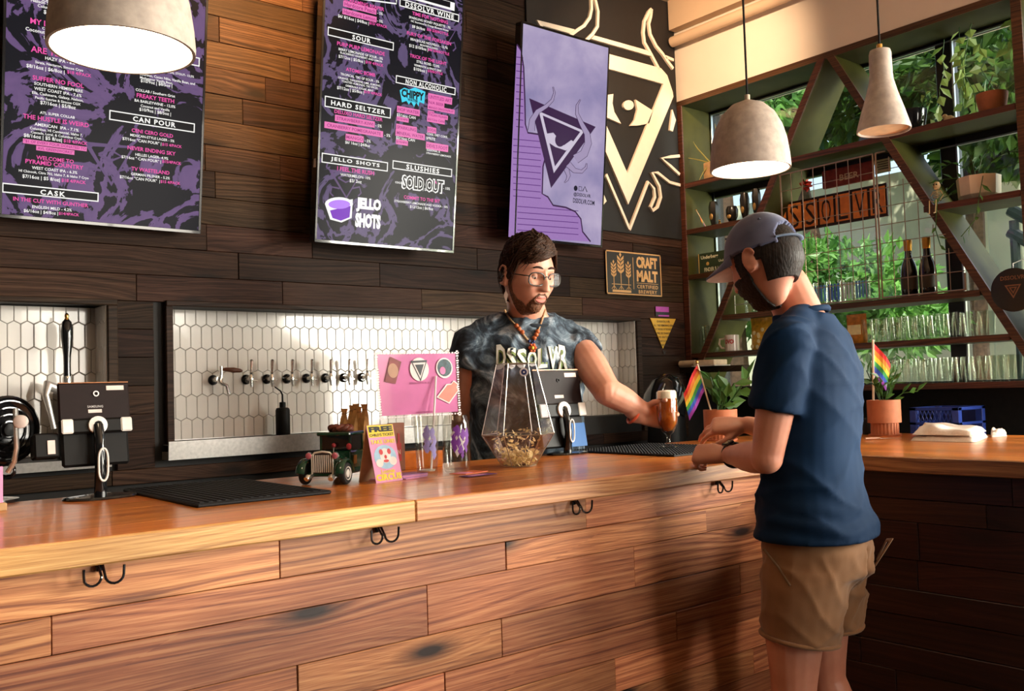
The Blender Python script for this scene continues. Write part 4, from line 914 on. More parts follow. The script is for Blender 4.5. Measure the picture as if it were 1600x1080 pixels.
box2(510, 390, 665, 'SOUR', 185, r1, 6.4); box2(1195, 105, 600, 'DSSOLVR WINE', 490, r1, 6.4, 12); box2(1158, 855, 600, 'NON ALCOHOLIC', 410, r1, 6.4, 12)
box2(318, 118, 440, 'HARD SELTZER', 360, r2, 4.235, 17); box2(298, 482, 440, 'JELLO SHOTS', 325, r2, 4.235, 15); box2(744, 525, 395, 'SLUSHIES', 220, r2, 4.235, 13)
tv2.rect('white_print', 678, 2, 66, 13); tv2.rect('black_print', 676, 0, 56, 9, .0016); tv2.line('white_print', [(545, -4), (619, 6), (619, 0)], 2)
for (b_, x, y, w_) in (('DELUXO HARD SELTZER', 320, 172, 320), ('I FEEL THE RUSH', 300, 538, 245), ('COMMIT TO THE BIT', 738, 725, 240), ('P*LICAFE', 812, 612, 90)): T2('pink_print', b_, x, y, w_, r2, 4.235, bold=.02)
for (b_, x, y, w_) in (('- 5%', 450, 240, 42), ('- 5%', 508, 303, 40), ('- 5%', 378, 340, 40), ('$6/ 16oz | $4/8oz', 312, 363, 165), ('WATERMELON- 10%', 298, 575, 200), ('$3/ 2oz', 298, 608, 80), ('$3/16oz CAN', 633, 178, 125), ('$3/16oz CAN', 628, 328, 125), ('COKE, DIET COKE,', 838, 305, 140), ('SPRITE', 795, 325, 60), ('SEASONAL &', 812, 405, 90), ('STRAWBERRY LEMONADE', 848, 432, 165), ('coco', 582, 616, 45), ('- 10%', 900, 655, 45), ('$12/12oz | $6/8oz', 735, 660, 150), ('STRAWBERRY LEMONADE AND VODKA - 10%', 735, 758, 355), ('$12/12oz | $6/8oz', 735, 785, 155)): T2('white_print', b_, x, y, w_, r2, 4.235, bold=.014)
for (x, y, w_, h_, txt) in ((295, 210, 265, 10, 'STRAWBERRY-KIWI'), (290, 265, 390, 10, 'CRANBERRY POMEGRANATE'), (292, 322, 120, 10, 'MANGO'), (648, 142, 152, 10, 'HOP WATER'), (610, 198, 80, 7, '$10/4PK'), (635, 258, 138, 10, 'SPARKLING'), (660, 300, 195, 10, 'MINERAL WATER'), (605, 350, 80, 8, '$10/4PK'), (858, 62, 160, 11, 'UNTITLED ART'), (832, 93, 108, 9, 'N/A BEER'), (865, 132, 180, 7, 'MANGO DRAGONFRUIT'), (797, 152, 42, 5, 'SOUR'), (842, 176, 135, 7, 'ITALIAN PILSNER'), (830, 205, 118, 8, '$5/12oz CAN'), (802, 268, 60, 9, 'SODA'), (838, 380, 148, 11, 'DEVIL\'S FOOT')):
    X, Y = r2(x, y); tv2.rect('pink_blocks', X, Y, w_/4.235, h_); tv2.text('pink_block_text', txt, X, Y, w_/4.235*.92, h_*.5, .015, lift=.002)
cy = [(590, 5), (620, -12), (655, 0), (690, -14), (725, 0), (760, 15), (752, 95), (720, 82), (715, 112), (700, 85), (685, 115), (665, 80), (650, 100), (635, 75), (605, 85)]
tv2.poly('cyan_print', [r2(*p) for p in cy]); T2('black_print', 'CHIPPY', 676, 35, 150, r2, 4.235, bold=.05, hpx=13, lift=.002); T2('black_print', 'WATER', 676, 72, 70, r2, 4.235, bold=.04, lift=.002)
T2('white_print', 'SOLD OUT', 745, 628, 285, r2, 4.235, bold=.09, hpx=23, lift=.0022); T2('black_print', 'SOLD OUT', 745, 628, 268, r2, 4.235, bold=.02, hpx=19, lift=.0028)
T2('white_print', 'JELLO', 385, 768, 165, r2, 4.235, bold=.07, hpx=23); T2('white_print', 'SHOTS', 380, 870, 170, r2, 4.235, bold=.07, hpx=23)
def ell(cx, cy, rx, ry, f, n=20): return [f(cx+rx*math.cos(2*PI*i/n), cy+ry*math.sin(2*PI*i/n)) for i in range(n)]
tv2.poly('white_print', [r2(*p) for p in ((96, 760), (280, 725), (272, 850), (205, 880), (130, 860))]); tv2.poly('white_print', ell(188, 757, 93, 45, r2)); tv2.poly('purple_print', [r2(*p) for p in ((128, 800), (265, 770), (258, 845), (200, 868), (145, 850))], .0016); tv2.poly('purple_light', ell(190, 760, 72, 30, r2), .0018)
tvlogo(tv2, 540, 285, 24); tvlogo(tv2, 570, 130, 26); tvlogo(tv2, 690, 60, 22)
tv2.done(COLS)
# ---- right screen with artwork
m_scrC = scr_mat('lavender_sky_art', [(.32, (.20, .18, .36)), (.50, (.36, .30, .48)), (.64, (.52, .44, .60))], 2.2, .2, .8)
tv3 = TV((2.86, 3.455, 2.035), -.006, .106, .592, 1.045, 'right portrait screen with lavender horned triangle artwork', m_scrC)
k3 = lambda x, y: (785+x/3.042, 30+y/3.042)
C3 = dict(brick_art=((.36, .20, .50), .75), brick_line=((.12, .03, .22), .7), dark_art=((.035, .012, .05), 1.0), pale_art=((.60, .53, .66), .8), mid_art=((.36, .29, .46), .8), dark_print=((.01, .008, .02), 1))
wl = [(68, 120), (88, 150), (100, 230), (106, 400), (108, 500), (120, 540), (175, 548), (203, 585), (205, 650), (192, 700), (188, 830), (215, 845), (240, 885), (300, 895), (345, 915), (372, 950), (380, 1010), (418, 1058), (28, 1035), (45, 600)]
tv3.poly('brick_art', [k3(*p) for p in wl]); tv3.line('dark_art', [k3(*p) for p in wl[:-2]], 2.6, .0018)
for i in range(11): y = 180+i*33; tv3.line('brick_line', [k3(64, y), k3(98, y+4)], 1.2, .0016)
for i in range(10): y = 570+i*30; tv3.line('brick_line', [k3(50, y), k3(182, y+12)], 1.1, .0016)
for i in range(5): y = 890+i*28; tv3.line('brick_line', [k3(70, y), k3(360, y+22)], 1.1, .0016)
tv3.poly('dark_art', [k3(*p) for p in ((126, 376), (442, 512), (230, 803))], .0020); tv3.poly('pale_art', [k3(*p) for p in ((172, 438), (388, 532), (243, 732))], .0024)
tv3.poly('dark_art', [k3(*p) for p in ((190, 458), (368, 536), (248, 700))], .0028); tv3.poly('pale_art', [k3(*p) for p in ((205, 545), (240, 540), (290, 600), (325, 575), (345, 588), (300, 625), (250, 608), (222, 590))], .0032); tv3.poly('dark_art', ell(272, 575, 24, 32, k3), .0036)
def horn(pts, w0, w1):
    P = [k3(*p) for p in pts]; n = len(P)
    for (k, ex, lf) in (('dark_art', 1.4, .0040), ('mid_art', 0, .0044)):
        L_, R_ = [], []
        for i, p in enumerate(P):
            a, c = P[max(i-1, 0)], P[min(i+1, n-1)]; dx, dy = c[0]-a[0], c[1]-a[1]; l = math.hypot(dx, dy) or 1; wv = (w0+(w1-w0)*i/(n-1))/2+ex*.5
            L_.append((p[0]-dy/l*wv, p[1]+dx/l*wv)); R_.append((p[0]+dy/l*wv, p[1]-dx/l*wv))
        for i in range(n-1): tv3.poly(k, [L_[i], L_[i+1], R_[i+1], R_[i]], lf)
horn([(135, 530), (140, 480), (165, 440), (205, 415), (235, 385), (245, 350), (238, 322)], 10, .6)
horn([(345, 665), (385, 640), (405, 590), (400, 545), (375, 500), (352, 450), (352, 410), (368, 382)], 14, .6)
horn([(310, 690), (340, 720), (375, 725), (395, 705), (398, 685)], 9, .6); horn([(302, 715), (312, 745), (305, 765), (292, 778)], 7, .6)
tv3.text('dark_print', '@DSSOLVR', *k3(378, 838), 82/3.042, 7, .02, lift=.002); tv3.text('dark_print', 'DSSOLVR.COM', *k3(386, 868), 102/3.042, 7.5, .02, lift=.002)
tv3.poly('dark_print', ell(347, 804, 9, 13, k3, 12), .002); tv3.rect('dark_print', *k3(369, 806), 5, 7, .002, .0025); tv3.line('dark_print', [k3(380, 818), k3(391, 796), k3(401, 822)], 1.6, .002)
tv3.done(C3)

# ================================================================== WALL SIGNS
YS = 3.572
m_logo = pmat('cream_sign_relief', (.86, .74, .60), .6, var=.02)
pn = tag(B().box((3.10, 3.586, 2.16), (4.255, 3.5985, 3.575), .001).build('sign_board', pmat('black_sign_board', (.010, .008, .007), .6)), 'black board behind the cream horned triangle emblem', 'sign board')
lg = thing('wall_emblem', 'large cream relief emblem of a horned triangle with an eye', 'emblem', onY(985, 200, YS))
z5 = lambda x, y: (820+x/5.144, y/5.144); z6 = lambda x, y: (930+x/5.4, 180+y/5.4); idn = lambda x, y: (x, y)
def piece(name, pts, f=idn):
    P = [onY(*f(*p), YS) for p in pts]; P = [Vector((min(p.x, 4.258), p.y, min(p.z, 3.57))) for p in P]
    return B().poly(P, (0, 1, 0), .0135).build(name, m_logo, lg, 25)
def stroke(name, pts, wpx, f=idn):
    P = [onY(*f(*p), YS) for p in pts]; hw = wpx/2*(P[0]-CAM).dot(AF)/F_PX; n = len(P); L_, R_ = [], []
    for i, p in enumerate(P):
        d = P[min(i+1, n-1)]-P[max(i-1, 0)]; d = Vector((d.x, 0, d.z)).normalized(); s_ = Vector((d.z, 0, -d.x)); L_.append(p+s_*hw); R_.append(p-s_*hw)
    b = B(); cl = lambda p: Vector((min(p.x, 4.258), p.y, min(p.z, 3.57)))
    L_ = [cl(p) for p in L_]; R_ = [cl(p) for p in R_]
    vs = L_+R_+[p+Vector((0, .0135, 0)) for p in L_+R_]; fs = []
    for i in range(n-1):
        fs += [[i, i+1, n+i+1, n+i], [2*n+i, 3*n+i, 3*n+i+1, 2*n+i+1], [i, 2*n+i, 2*n+i+1, i+1], [n+i, n+i+1, 3*n+i+1, 3*n+i]]
    fs += [[0, n, 3*n, 2*n], [n-1, 3*n-1, 4*n-1, 2*n-1]]
    return b.add(vs, fs).build(name, m_logo, lg, 40)
piece('outer_band', [(98, 160), (405, 237), (365, 268), (148, 207), (150, 225), (128, 215)], z5); piece('outer_band', [(560, 285), (985, 405), (1030, 455), (535, 312)], z5)
stroke('horn_outline', [(530, -60), (538, 0), (540, 70), (525, 140), (480, 205), (430, 237), (360, 290)], 5, z5); stroke('horn_outline', [(560, -40), (578, 30), (592, 90), (588, 210), (550, 270), (492, 328)], 5, z5)
stroke('horn_outline', [(1085, 560), (1010, 420), (965, 340), (956, 260), (965, 170), (1000, 95), (1022, 72)], 5, z5); stroke('horn_outline', [(1022, 70), (1016, 130), (1000, 190), (1012, 275), (1060, 370), (1110, 430), (1150, 490), (1195, 550)], 5, z5); stroke('horn_outline', [(1135, 455), (1198, 482)], 4.5, z5)
piece('triangle', [(925, 79), (945.4, 82.6), (1032.9, 106.5), (1042.6, 117.6), (1051.3, 143.9), (1052.3, 151), (981.9, 319.5), (925, 187), (925, 144), (941.5, 182), (980.4, 270.7), (1036.8, 131), (945.4, 106), (925, 100.5)])
piece('eye_white', [(560, 780), (635, 768), (712, 755), (705, 830), (720, 900), (775, 995), (640, 935), (560, 880)], z5); piece('eye_white', [(890, 800), (1030, 890), (1000, 990), (920, 1008), (850, 1010), (885, 960), (905, 880)], z5)
piece('eye_glint', [(835+42*math.cos(a*PI/8), 845+40*math.sin(a*PI/8)) for a in range(16)], z5)
stroke('lower_outline', [(45, 700), (75, 742), (88, 728), (52, 640), (58, 565), (95, 500), (292, 960)], 5, z6); stroke('lower_outline', [(292, 968), (450, 560), (500, 620), (508, 690), (472, 775), (490, 805), (530, 775), (558, 690), (545, 600), (482, 482), (530, 485), (630, 565), (720, 590)], 4.6, z6)
stroke('side_spike', [(715, 500), (640, 430), (562, 362), (640, 350), (715, 343)], 4.6, z6); piece('side_spike', [(1187, 880), (1215, 965), (1190, 1058), (1166, 1046)], z5)
# craft malt sign
yc = 3.588; s6 = lambda x, y: onY(920+x/6, 380+y/6, yc)
cm = thing('malt_sign', 'black and gold metal sign reading craft malt certified brewery', 'sign', s6(420, 490))
bl, tr = s6(172, 478), s6(668, 112); TLc = s6(152, 62); BRc = s6(690, 500)
x0, x1 = TLc.x+.002, BRc.x-.004; zb, zt = (s6(172, 478).z+s6(690, 500).z)/2, (s6(152, 62).z+s6(668, 112).z)/2
B().box((x0, yc, zb), (x1, yc+.008, zt), .003).build('plate', pmat('sign_black', (.016, .010, .006), .4), cm)
m_gold = pmat('sign_gold_print', (.66, .36, .13), .45, var=.05)
b = B(); f_ = .007
for (a, c, d, e) in ((x0, x1, zb, zb+f_), (x0, x1, zt-f_, zt), (x0, x0+f_, zb, zt), (x1-f_, x1, zb, zt)): b.box((a, yc-.001, d), (c, yc+.0005, e))
b.build('border', m_gold, cm)
t = B(); W_ = x1-x0; H_ = zt-zb; ux, uz = Vector((1, 0, 0)), Vector((0, 0, 1))
at = lambda u, v: Vector((x0+u*W_, yc-.0012, zb+v*H_))
put_text(t, 'CRAFT', at(.735, .78), ux, uz, W_*.39, H_*.27, .05); put_text(t, 'MALT', at(.735, .46), ux, uz, W_*.39, H_*.27, .05); put_text(t, 'CERTIFIED', at(.735, .21), ux, uz, W_*.39, H_*.085, .02, 1.2); put_text(t, 'BREWERY', at(.735, .09), ux, uz, W_*.34, H_*.085, .02, 1.2)
t.build('lettering', m_gold, cm, 0)
b = B()
def rc(u0, u1, v0, v1): p = at(u0, v0); q_ = at(u1, v1); b.add([p, (q_.x, p.y, p.z), q_, (p.x, p.y, q_.z)], [[0, 1, 2, 3]])
rc(.475, .485, .14, .88); rc(.535, .935, .285, .295); rc(.09, .43, .225, .24); rc(.10, .43, .05, .105)
for (u, v0, s_) in ((.13, .55, .8), (.255, .68, 1.0), (.39, .55, .8)):
    rc(u-.006, u+.006, .16, v0); 
    for k in (-1, 0, 1): b.add([at(u-.005, .2), at(u+.005, .2), at(u+.04*k+.005, .12), at(u+.04*k-.005, .12)], [[0, 1, 2, 3]])
    tp = v0+.30*s_
    b.add([at(u, tp), at(u+.02*s_, tp-.06*s_), at(u, tp-.13*s_), at(u-.02*s_, tp-.06*s_)], [[0, 1, 2, 3]])
    for j in range(4):
        vz = tp-.13*s_-j*.095*s_
        for sg_ in (-1, 1): b.add([at(u, vz-.09*s_), at(u+sg_*.055*s_, vz-.02*s_), at(u+sg_*.058*s_, vz+.055*s_), at(u+sg_*.006, vz-.02*s_)], [[0, 1, 2, 3]])
b.build('wheat_print', m_gold, cm, 0)
# yellow triangle and purple sticker
yt = thing('triangle_notice', 'yellow triangular notice on the dark planks beside the window shelving', 'notice', onY(1036, 545, 3.592))
P = [onY(1016, 497, 3.592), onY(1056, 498.5, 3.592), onY(1036, 545, 3.592)]; P[0].z = P[1].z = (P[0].z+P[1].z)/2
B().poly(P, (0, 1, 0), .005).build('plate', pmat('signal_yellow', (.72, .40, .03), .5, var=.05), yt)
t = B(); cx = (P[0].x+P[1].x)/2; zz = P[0].z; wv = P[1].x-P[0].x
for i, (s_, k) in enumerate((('DSSOLVR', .55), ('ALL TABS REMAINING OPEN', .82), ('AT THE END OF THE NIGHT', .72), ('WILL BE CHARGED', .6), ('20% GRATUITY', .5), ('THANK YOU FOR YOUR', .42), ('UNDERSTANDING', .34))): put_text(t, s_, (cx, 3.5905, zz-.018-i*.0225), ux, uz, wv*k*.92, .012, .01)
put_text(t, 'V', (cx, 3.5905, zz-.195), ux, uz, wv*.12, .022, .04)
t.build('lettering', pmat('black_print_on_sign', (.01, .008, .004), .6), yt, 0)
ps = thing('wall_sticker', 'small purple and black sticker above the yellow triangle notice', 'sticker', onY(1034, 496, 3.595)); a_, c_ = onY(1024, 479, 3.594), onY(1045, 495, 3.594)
B().box((a_.x, 3.593, c_.z), (c_.x, 3.5965, a_.z)).build('sheet', pmat('sticker_black', (.015, .01, .02), .5), ps)
b = B().box((a_.x, 3.5915, a_.z-.03), (c_.x, 3.5935, a_.z)); b.box((a_.x+.02, 3.5915, c_.z), (c_.x, 3.5935, c_.z+.008)); b.build('purple_band', pmat('sticker_purple', (.45, .06, .42), .5), ps)
# ================================================================== TAP WALL FITTINGS
ux, uz = Vector((1, 0, 0)), Vector((0, 0, 1))
def tray(x0, x1, zt, zb, lab):
    t = thing('drip_tray', lab, 'drip tray', ((x0+x1)/2, 3.6, zb), 'steel drip trays')
    B().poly([(x0, 3.545, zt), (x0, 3.552, zb), (x0, 3.735, zb), (x0, 3.735, zt-.001), (x0, 3.728, zt-.001), (x0, 3.728, zb+.03), (x0, 3.556, zb+.03), (x0, 3.552, zt)], (1, 0, 0), x1-x0).build('basin', steel, t, 20)
    b = B()
    n = int((x1-x0)/.03)
    for i in range(n): x = x0+(x1-x0)*(i+.5)/n; b.box((x-.010, 3.557, zt-.016), (x+.010, 3.727, zt-.012))
    o = b.build('grille', steel, t); o['kind'] = 'stuff'
    B().tube([((x0+x1)/2, 3.6, zb+.001), ((x0+x1)/2, 3.6, zb-.05)], .012, 10).build('drain', chrome, t)
tray(1.222, 3.15, 1.152, 1.082, 'long brushed steel drip tray under the row of taps'); tray(.25, 1.018, 1.108, 1.074, 'short steel drip tray under the hand pump, behind the left tablet')
def tap(x, lab, special=False):
    t = thing('beer_tap', lab, 'beer tap', (x, NB-.006, 1.39), 'beer taps on the tiled wall'); z = 1.385; y = NB-.006
    Ry = Matrix.Rotation(PI/2, 4, 'X')
    B().lathe([(0, 0), (.021, 0), (.021, .006), (.014, .014), (0, .014)], (x, y, z), 16, Ry).build('flange', blackg, t)
    if not special:
        B().tube([(x, y-.008, z), (x, y-.03, z), (x, y-.05, z)], [.010, .008, .008], 10).build('shank', chrome, t)
        B().tube([(x, y-.052, z+.020), (x, y-.052, z+.008), (x, y-.054, z-.010), (x, y-.058, z-.034)], [.006, .011, .009, .0065], 10).build('faucet_body', chrome, t)
        B().tube([(x, y-.052, z+.018), (x, y-.053, z+.026), (x, y-.055, z+.032), (x, y-.058, z+.060), (x, y-.060, z+.078), (x, y-.061, z+.082)], [.005, .0075, .0055, .008, .0082, .004], 10).build('handle', chrome, t)
        B().tube([(x+.006, y-.05, z-.004), (x+.026, y-.05, z-.008)], .003, 6).build('lever', chrome, t)
    else:
        B().tube([(x, y-.008, z), (x, y-.06, z+.004)], [.011, .010], 10).build('shank', chrome, t)
        B().tube([(x+.012, y-.06, z+.055), (x+.012, y-.06, z+.02), (x+.006, y-.06, z-.01), (x+.014, y-.066, z-.018), (x+.03, y-.07, z-.024), (x+.038, y-.072, z-.06)], [.008, .009, .011, .008, .0075, .007], 10).build('faucet_body', chrome, t)
        B().tube([(x+.014, y-.062, z+.042), (x+.03, y-.066, z+.041), (x+.06, y-.072, z+.038), (x+.085, y-.078, z+.035), (x+.094, y-.08, z+.034)], [.005, .008, .011, .008, .003], 10).build('handle', pmat('turned_walnut', (.10, .03, .012), .35, var=.3), t)
tap(1.471, 'side-pull beer tap with a turned wooden lever at the left end', True)
ordn = ['first', 'second', 'third', 'fourth', 'fifth', 'sixth', 'seventh', 'eighth', 'ninth', 'tenth']
for k in range(7): tap(1.613+.0922*k, '%s chrome beer tap counted from the wooden-levered tap' % ordn[k])
# hand pump in the left recess
p = onY(105, 575, 3.63); pz0, pz1 = onY(105, 592, 3.63).z, onY(105, 489, 3.63).z; h = pz1-pz0; L = Vector((p.x, 3.63, pz0))
t = thing('hand_pump', 'tall black hand pump handle with brass finial against the white tiles', 'hand pump', (p.x, 3.63, 1.11))
B().lathe([(0, .03*h), (.013, .03*h), (.012, .2*h), (.013, .35*h), (.020, .62*h), (.021, .72*h), (.016, .86*h), (.008, .9*h), (0, .9*h)], L, 18).build('handle', blackg, t, 60)
B().lathe([(0, .89*h), (.010, .89*h), (.006, .92*h), (.008, .95*h), (.005, .99*h), (0, h)], L, 12).build('finial', gold, t, 60)
B().lathe([(0, -.05), (.014, -.05), (.017, .0), (.015, .04*h), (0, .04*h)], L, 14).build('ferrule', chrome, t, 60)
B().box((p.x-.035, 3.60, 1.108), (p.x+.045, 3.70, pz0-.04), .01).build('pump_body', blackg, t)
B().tube([(p.x-.03, 3.64, 1.36), (p.x-.065, 3.63, 1.375), (p.x-.075, 3.62, 1.34), (p.x-.06, 3.61, 1.27), (p.x-.05, 3.61, 1.22)], [.018, .02, .012, .009, .009], 10).build('swan_neck', steel, t, 60)
# black squeeze bottle on the tray
p = onY(442.5, 683, 3.66); t = thing('squeeze_bottle', 'black wash bottle with a bent nozzle standing on the long drip tray', 'bottle', (p.x, 3.66, 1.136)); L = Vector((p.x, 3.66, 1.1365))
B().lathe([(0, 0), (.028, 0), (.030, .004), (.030, .115), (.026, .124), (.012, .127), (0, .127)], L, 20).build('body', black, t)
B().lathe([(0, .125), (.013, .125), (.013, .148), (.006, .150), (0, .15)], L, 14).build('cap', black, t)
B().tube([L+Vector((0, 0, .148)), L+Vector((0, 0, .18)), L+Vector((-.008, 0, .196)), L+Vector((-.034, 0, .214))], [.004, .004, .0035, .0025], 8).build('nozzle', black, t)

# ================================================================== THINGS ON THE BAR
def frame_from(p, fwd):
    f = Vector((fwd[0], fwd[1], 0)).normalized(); l = Vector((-f.y, f.x, 0)); p = Vector(p)
    return Matrix(((f.x, l.x, 0, p.x), (f.y, l.y, 0, p.y), (0, 0, 1, p.z), (0, 0, 0, 1)))
# rubber mats
t = thing('rubber_mat', 'large black rubber bar mat in front of the left tablet', 'mat', (.93, 2.3, ZT)); B().box((.765, 2.045, ZT), (1.095, 2.575, ZT+.009), .003).build('sheet', rubber, t); b = B()
for i in range(16): b.box((.775+i*.0198, 2.057, ZT+.009), (.785+i*.0198, 2.565, ZT+.0105))
o = b.build('ribs', rubber, t); o['kind'] = 'stuff'
t = thing('rubber_mat', 'ribbed black rubber bar mat under the beer goblet', 'mat', (2.6, 2.3, ZT)); B().box((2.36, 2.06, ZT), (2.79, 2.56, ZT+.007), .002).build('sheet', rubber, t); b = B()
for i in range(30):
    for j in range(34): b.box((2.372+i*.014, 2.068+j*.0145, ZT+.007), (2.378+i*.014, 2.074+j*.0145, ZT+.0095))
o = b.build('studs', rubber, t); o['kind'] = 'stuff'
# tablets on stands
def tablet(pbase, lab, pl, pr, pt, pb, Yp, reader=False, word=None):
    x0, x1 = onY(pl, (pt+pb)/2, Yp).x, onY(pr, (pt+pb)/2, Yp).x; z1 = onY((pl+pr)/2, pt, Yp).z; z0 = onY((pl+pr)/2, pb, Yp).z
    w_, h_ = x1-x0, z1-z0; xc = (x0+x1)/2; t = thing('tablet_stand', lab, 'tablet', (xc, Yp, ZT), 'order tablets on stands')
    tilt = Matrix.Translation((xc, Yp, (z0+z1)/2)) @ Matrix.Rotation(-.16, 4, 'X')
    B().box((-w_/2, -.004, -.02*h_), (w_/2, .006, h_*.5), .004, tilt).build('tablet', pmat('tablet_back', (.012, .005, .005), .5, spec=.2), t)
    B().box((-w_*.48, .0, -h_*.5), (w_*.46, .012, -.0*h_), .006, tilt).build('screen_case', black, t)
    B().box((-w_*.49, -.0045, h_*.492), (w_*.49, .0, h_*.503), 0, tilt).build('edge_glint', pmat('copper_glint', (.35, .16, .08), .3, .8), t)  # thin copper strip imitating a glint along the tablet's top edge
    B().box((-w_*.52, -.016, -.12*h_), (w_*.52, -.002, .06*h_), .005, tilt).build('clamp_bar', black, t)
    for s in (-1, 1): B().box((s*w_*.41-w_*.08, -.019, -.115*h_), (s*w_*.41+w_*.08, -.014, .055*h_), .003, tilt).build('clamp_grip', white, t)
    Mh = tilt @ Matrix.Rotation(PI/2, 4, 'X')
    B().lathe([(w_*.055, .016), (w_*.13, .016), (w_*.13, .024), (w_*.06, .026)], (0, 0, 0), 20, closed=True).xf(tilt @ Matrix.Translation((0, 0, -.03*h_)) @ Matrix.Rotation(PI/2, 4, 'X')).build('swivel_ring', white, t)
    zc = tilt @ Vector((0, -.02, -.03*h_)); base = Vector((xc+.002, Yp-.03, ZT))
    B().tube([zc, zc+Vector((0, -.012, -.03)), Vector((zc.x, zc.y-.02, ZT+.08)), Vector((base.x, base.y, ZT+.006))], [.013, .014, .014, .016], 12).build('neck', blackg, t)
    # pale oval cable loop on the neck
    lp = []
    zt_, zb_ = ZT+.125, ZT+.045
    for i in range(25):
        a = 2*PI*i/24; lp.append(Vector((base.x+.011*math.cos(a), zc.y-.037, (zt_+zb_)/2+(zt_-zb_)/2*(abs(math.sin(a))**.6)*(1 if math.sin(a) >= 0 else -1))))
    B().tube(lp, .0028, 6, cap=False).build('cable_loop', white, t)
    B().lathe([(0, 0), (.088, 0), (.09, .003), (.086, .007), (.03, .012), (0, .012)], base, 32, Matrix.Diagonal((1, .62, 1, 1))).build('base', blackg, t)
    B().lathe([(.014, 0), (.022, -.002), (.022, .005), (.014, .005)], (0, 0, 0), 16, closed=True).xf(tilt @ Matrix.Translation((w_*.02, -.006, h_*.36)) @ Matrix.Rotation(PI/2, 4, 'X') @ Matrix.Scale(.33, 4)).build('camera_lens', steel if word else black, t)
    B().box((w_*.17, -.0055, h_*.40), (w_*.42, -.0045, h_*.455), 0, tilt).build('sticker', pmat('sticker_white', (.75, .62, .58), .6), t)
    B().box((-w_*.1, -.0055, h_*.13), (w_*.09, -.0045, h_*.17), 0, tilt).build('barcode_label', MT['sticker_white'], t)
    if word:
        b = B(); put_text(b, word, (0, 0, 0), ux, uz, w_*.22, w_*.035, .02, 1.1); b.xf(tilt @ Matrix.Translation((0, -.006, h_*.205))).build('lettering', pmat('grey_print', (.45, .42, .42), .5), t, 0)
    if reader:
        r_ = B().box((-w_*.83, .004, -.37*h_), (-w_*.5, .05, -.08*h_), .004, tilt).build('card_reader', black, t); B().box((-w_*.66, .001, -.33*h_), (-w_*.56, .0045, -.17*h_), 0, tilt).build('label_strip', MT['sticker_white'], r_)
    return t, tilt, w_, h_
tablet((152, 777), 'order tablet on a black stand at the left end of the bar', 92, 204, 597, 728, 2.50, True, 'SAMSUNG')
t, tl_, w_, h_ = tablet((880, 708), 'order tablet on a black stand between the glass vase and the bartender', 838, 911, 577, 700, 2.53)
B().box((w_*.1, -.002, -h_*.5), (w_*.47, .0, -h_*.2), 0, tl_).build('blue_screen', emis('blue_display', (.02, .10, .28), .5), t)
# toy truck
TM = frame_from((1.235, 2.30, ZT), (-.80, -.60))
tk = thing('toy_truck', 'dark green vintage toy truck with chrome grille beside the rubber mat', 'toy truck', TM.to_translation())
m_grn = pmat('dark_green_enamel', (.010, .045, .022), .18, coat=.6); m_plate = pmat('silver_plating', (.82, .76, .68), .3, .35); m_tyre = pmat('tyre_rubber', (.012, .012, .012), .6)
def tb(): return B()
def fin(b, nm, m, par=tk): return b.xf(TM).build(nm, m, par)
fin(tb().box((-.20, -.045, .022), (.06, .045, .034), .002), 'chassis', m_grn)
fin(tb().loft([[Vector((x, s*wd*math.cos(a) if True else 0, .034+hh*max(0, math.sin(a))**.7)) for s in (1,) for a in [PI*j/10 for j in range(11)]] for (x, wd, hh) in ((-.02, .042, .050), (.02, .036, .047), (.058, .030, .044))]), 'hood', m_grn)
hood_l = []
for s in (-1, 1):
    for i in range(7): fin(tb().box((-.012+i*.008, s*.037-.0015, .045), (-.008+i*.008, s*.037+.0015, .068), 0), 'hood_louvre', chrome)
cab = fin(tb().box((-.105, -.047, .034), (-.02, .047, .085), .004), 'cab', m_grn)
for (x0, x1) in ((-.026, -.021), (-.105, -.099)):
    for s in (-1, 1): fin(tb().box((x0, s*.043-.003, .085), (x1, s*.043+.003, .128), 0), 'cab_pillar', m_grn)
fin(tb().box((-.108, -.05, .127), (-.008, .05, .137), .003), 'roof', m_grn)
fin(tb().box((-.103, -.044, .086), (-.03, .044, .1265), 0), 'cab_interior', black)
fin(tb().box((-.022, -.04, .09), (-.0205, .04, .125), 0), 'windscreen', glass('toy_windscreen', (.8, .85, .9)))
fin(tb().box((-.21, -.05, .036), (-.108, .05, .048), .002), 'bed', m_grn)
for s in (-1, 1): fin(tb().box((-.21, s*.05-.002, .048), (-.108, s*.05+.002, .105), .001), 'bed_side', m_grn)
fin(tb().box((-.212, -.05, .048), (-.208, .05, .105), .001), 'tailgate', m_grn)
fin(tb().box((.056, -.029, .030), (.062, .029, .086), .003), 'radiator', pmat('dark_radiator', (.03, .02, .02), .4))
for i in range(9): fin(tb().tube([(.0635, -.024+i*.006, .034), (.0635, -.024+i*.006, .080)], .0018, 6), 'grille_bar', m_plate)
fin(tb().tube([(.062, -.03, .030), (.062, -.03, .078), (.062, -.022, .086), (.062, 0, .089), (.062, .022, .086), (.062, .03, .078), (.062, .03, .030)], .0028, 8), 'grille_frame', m_plate)
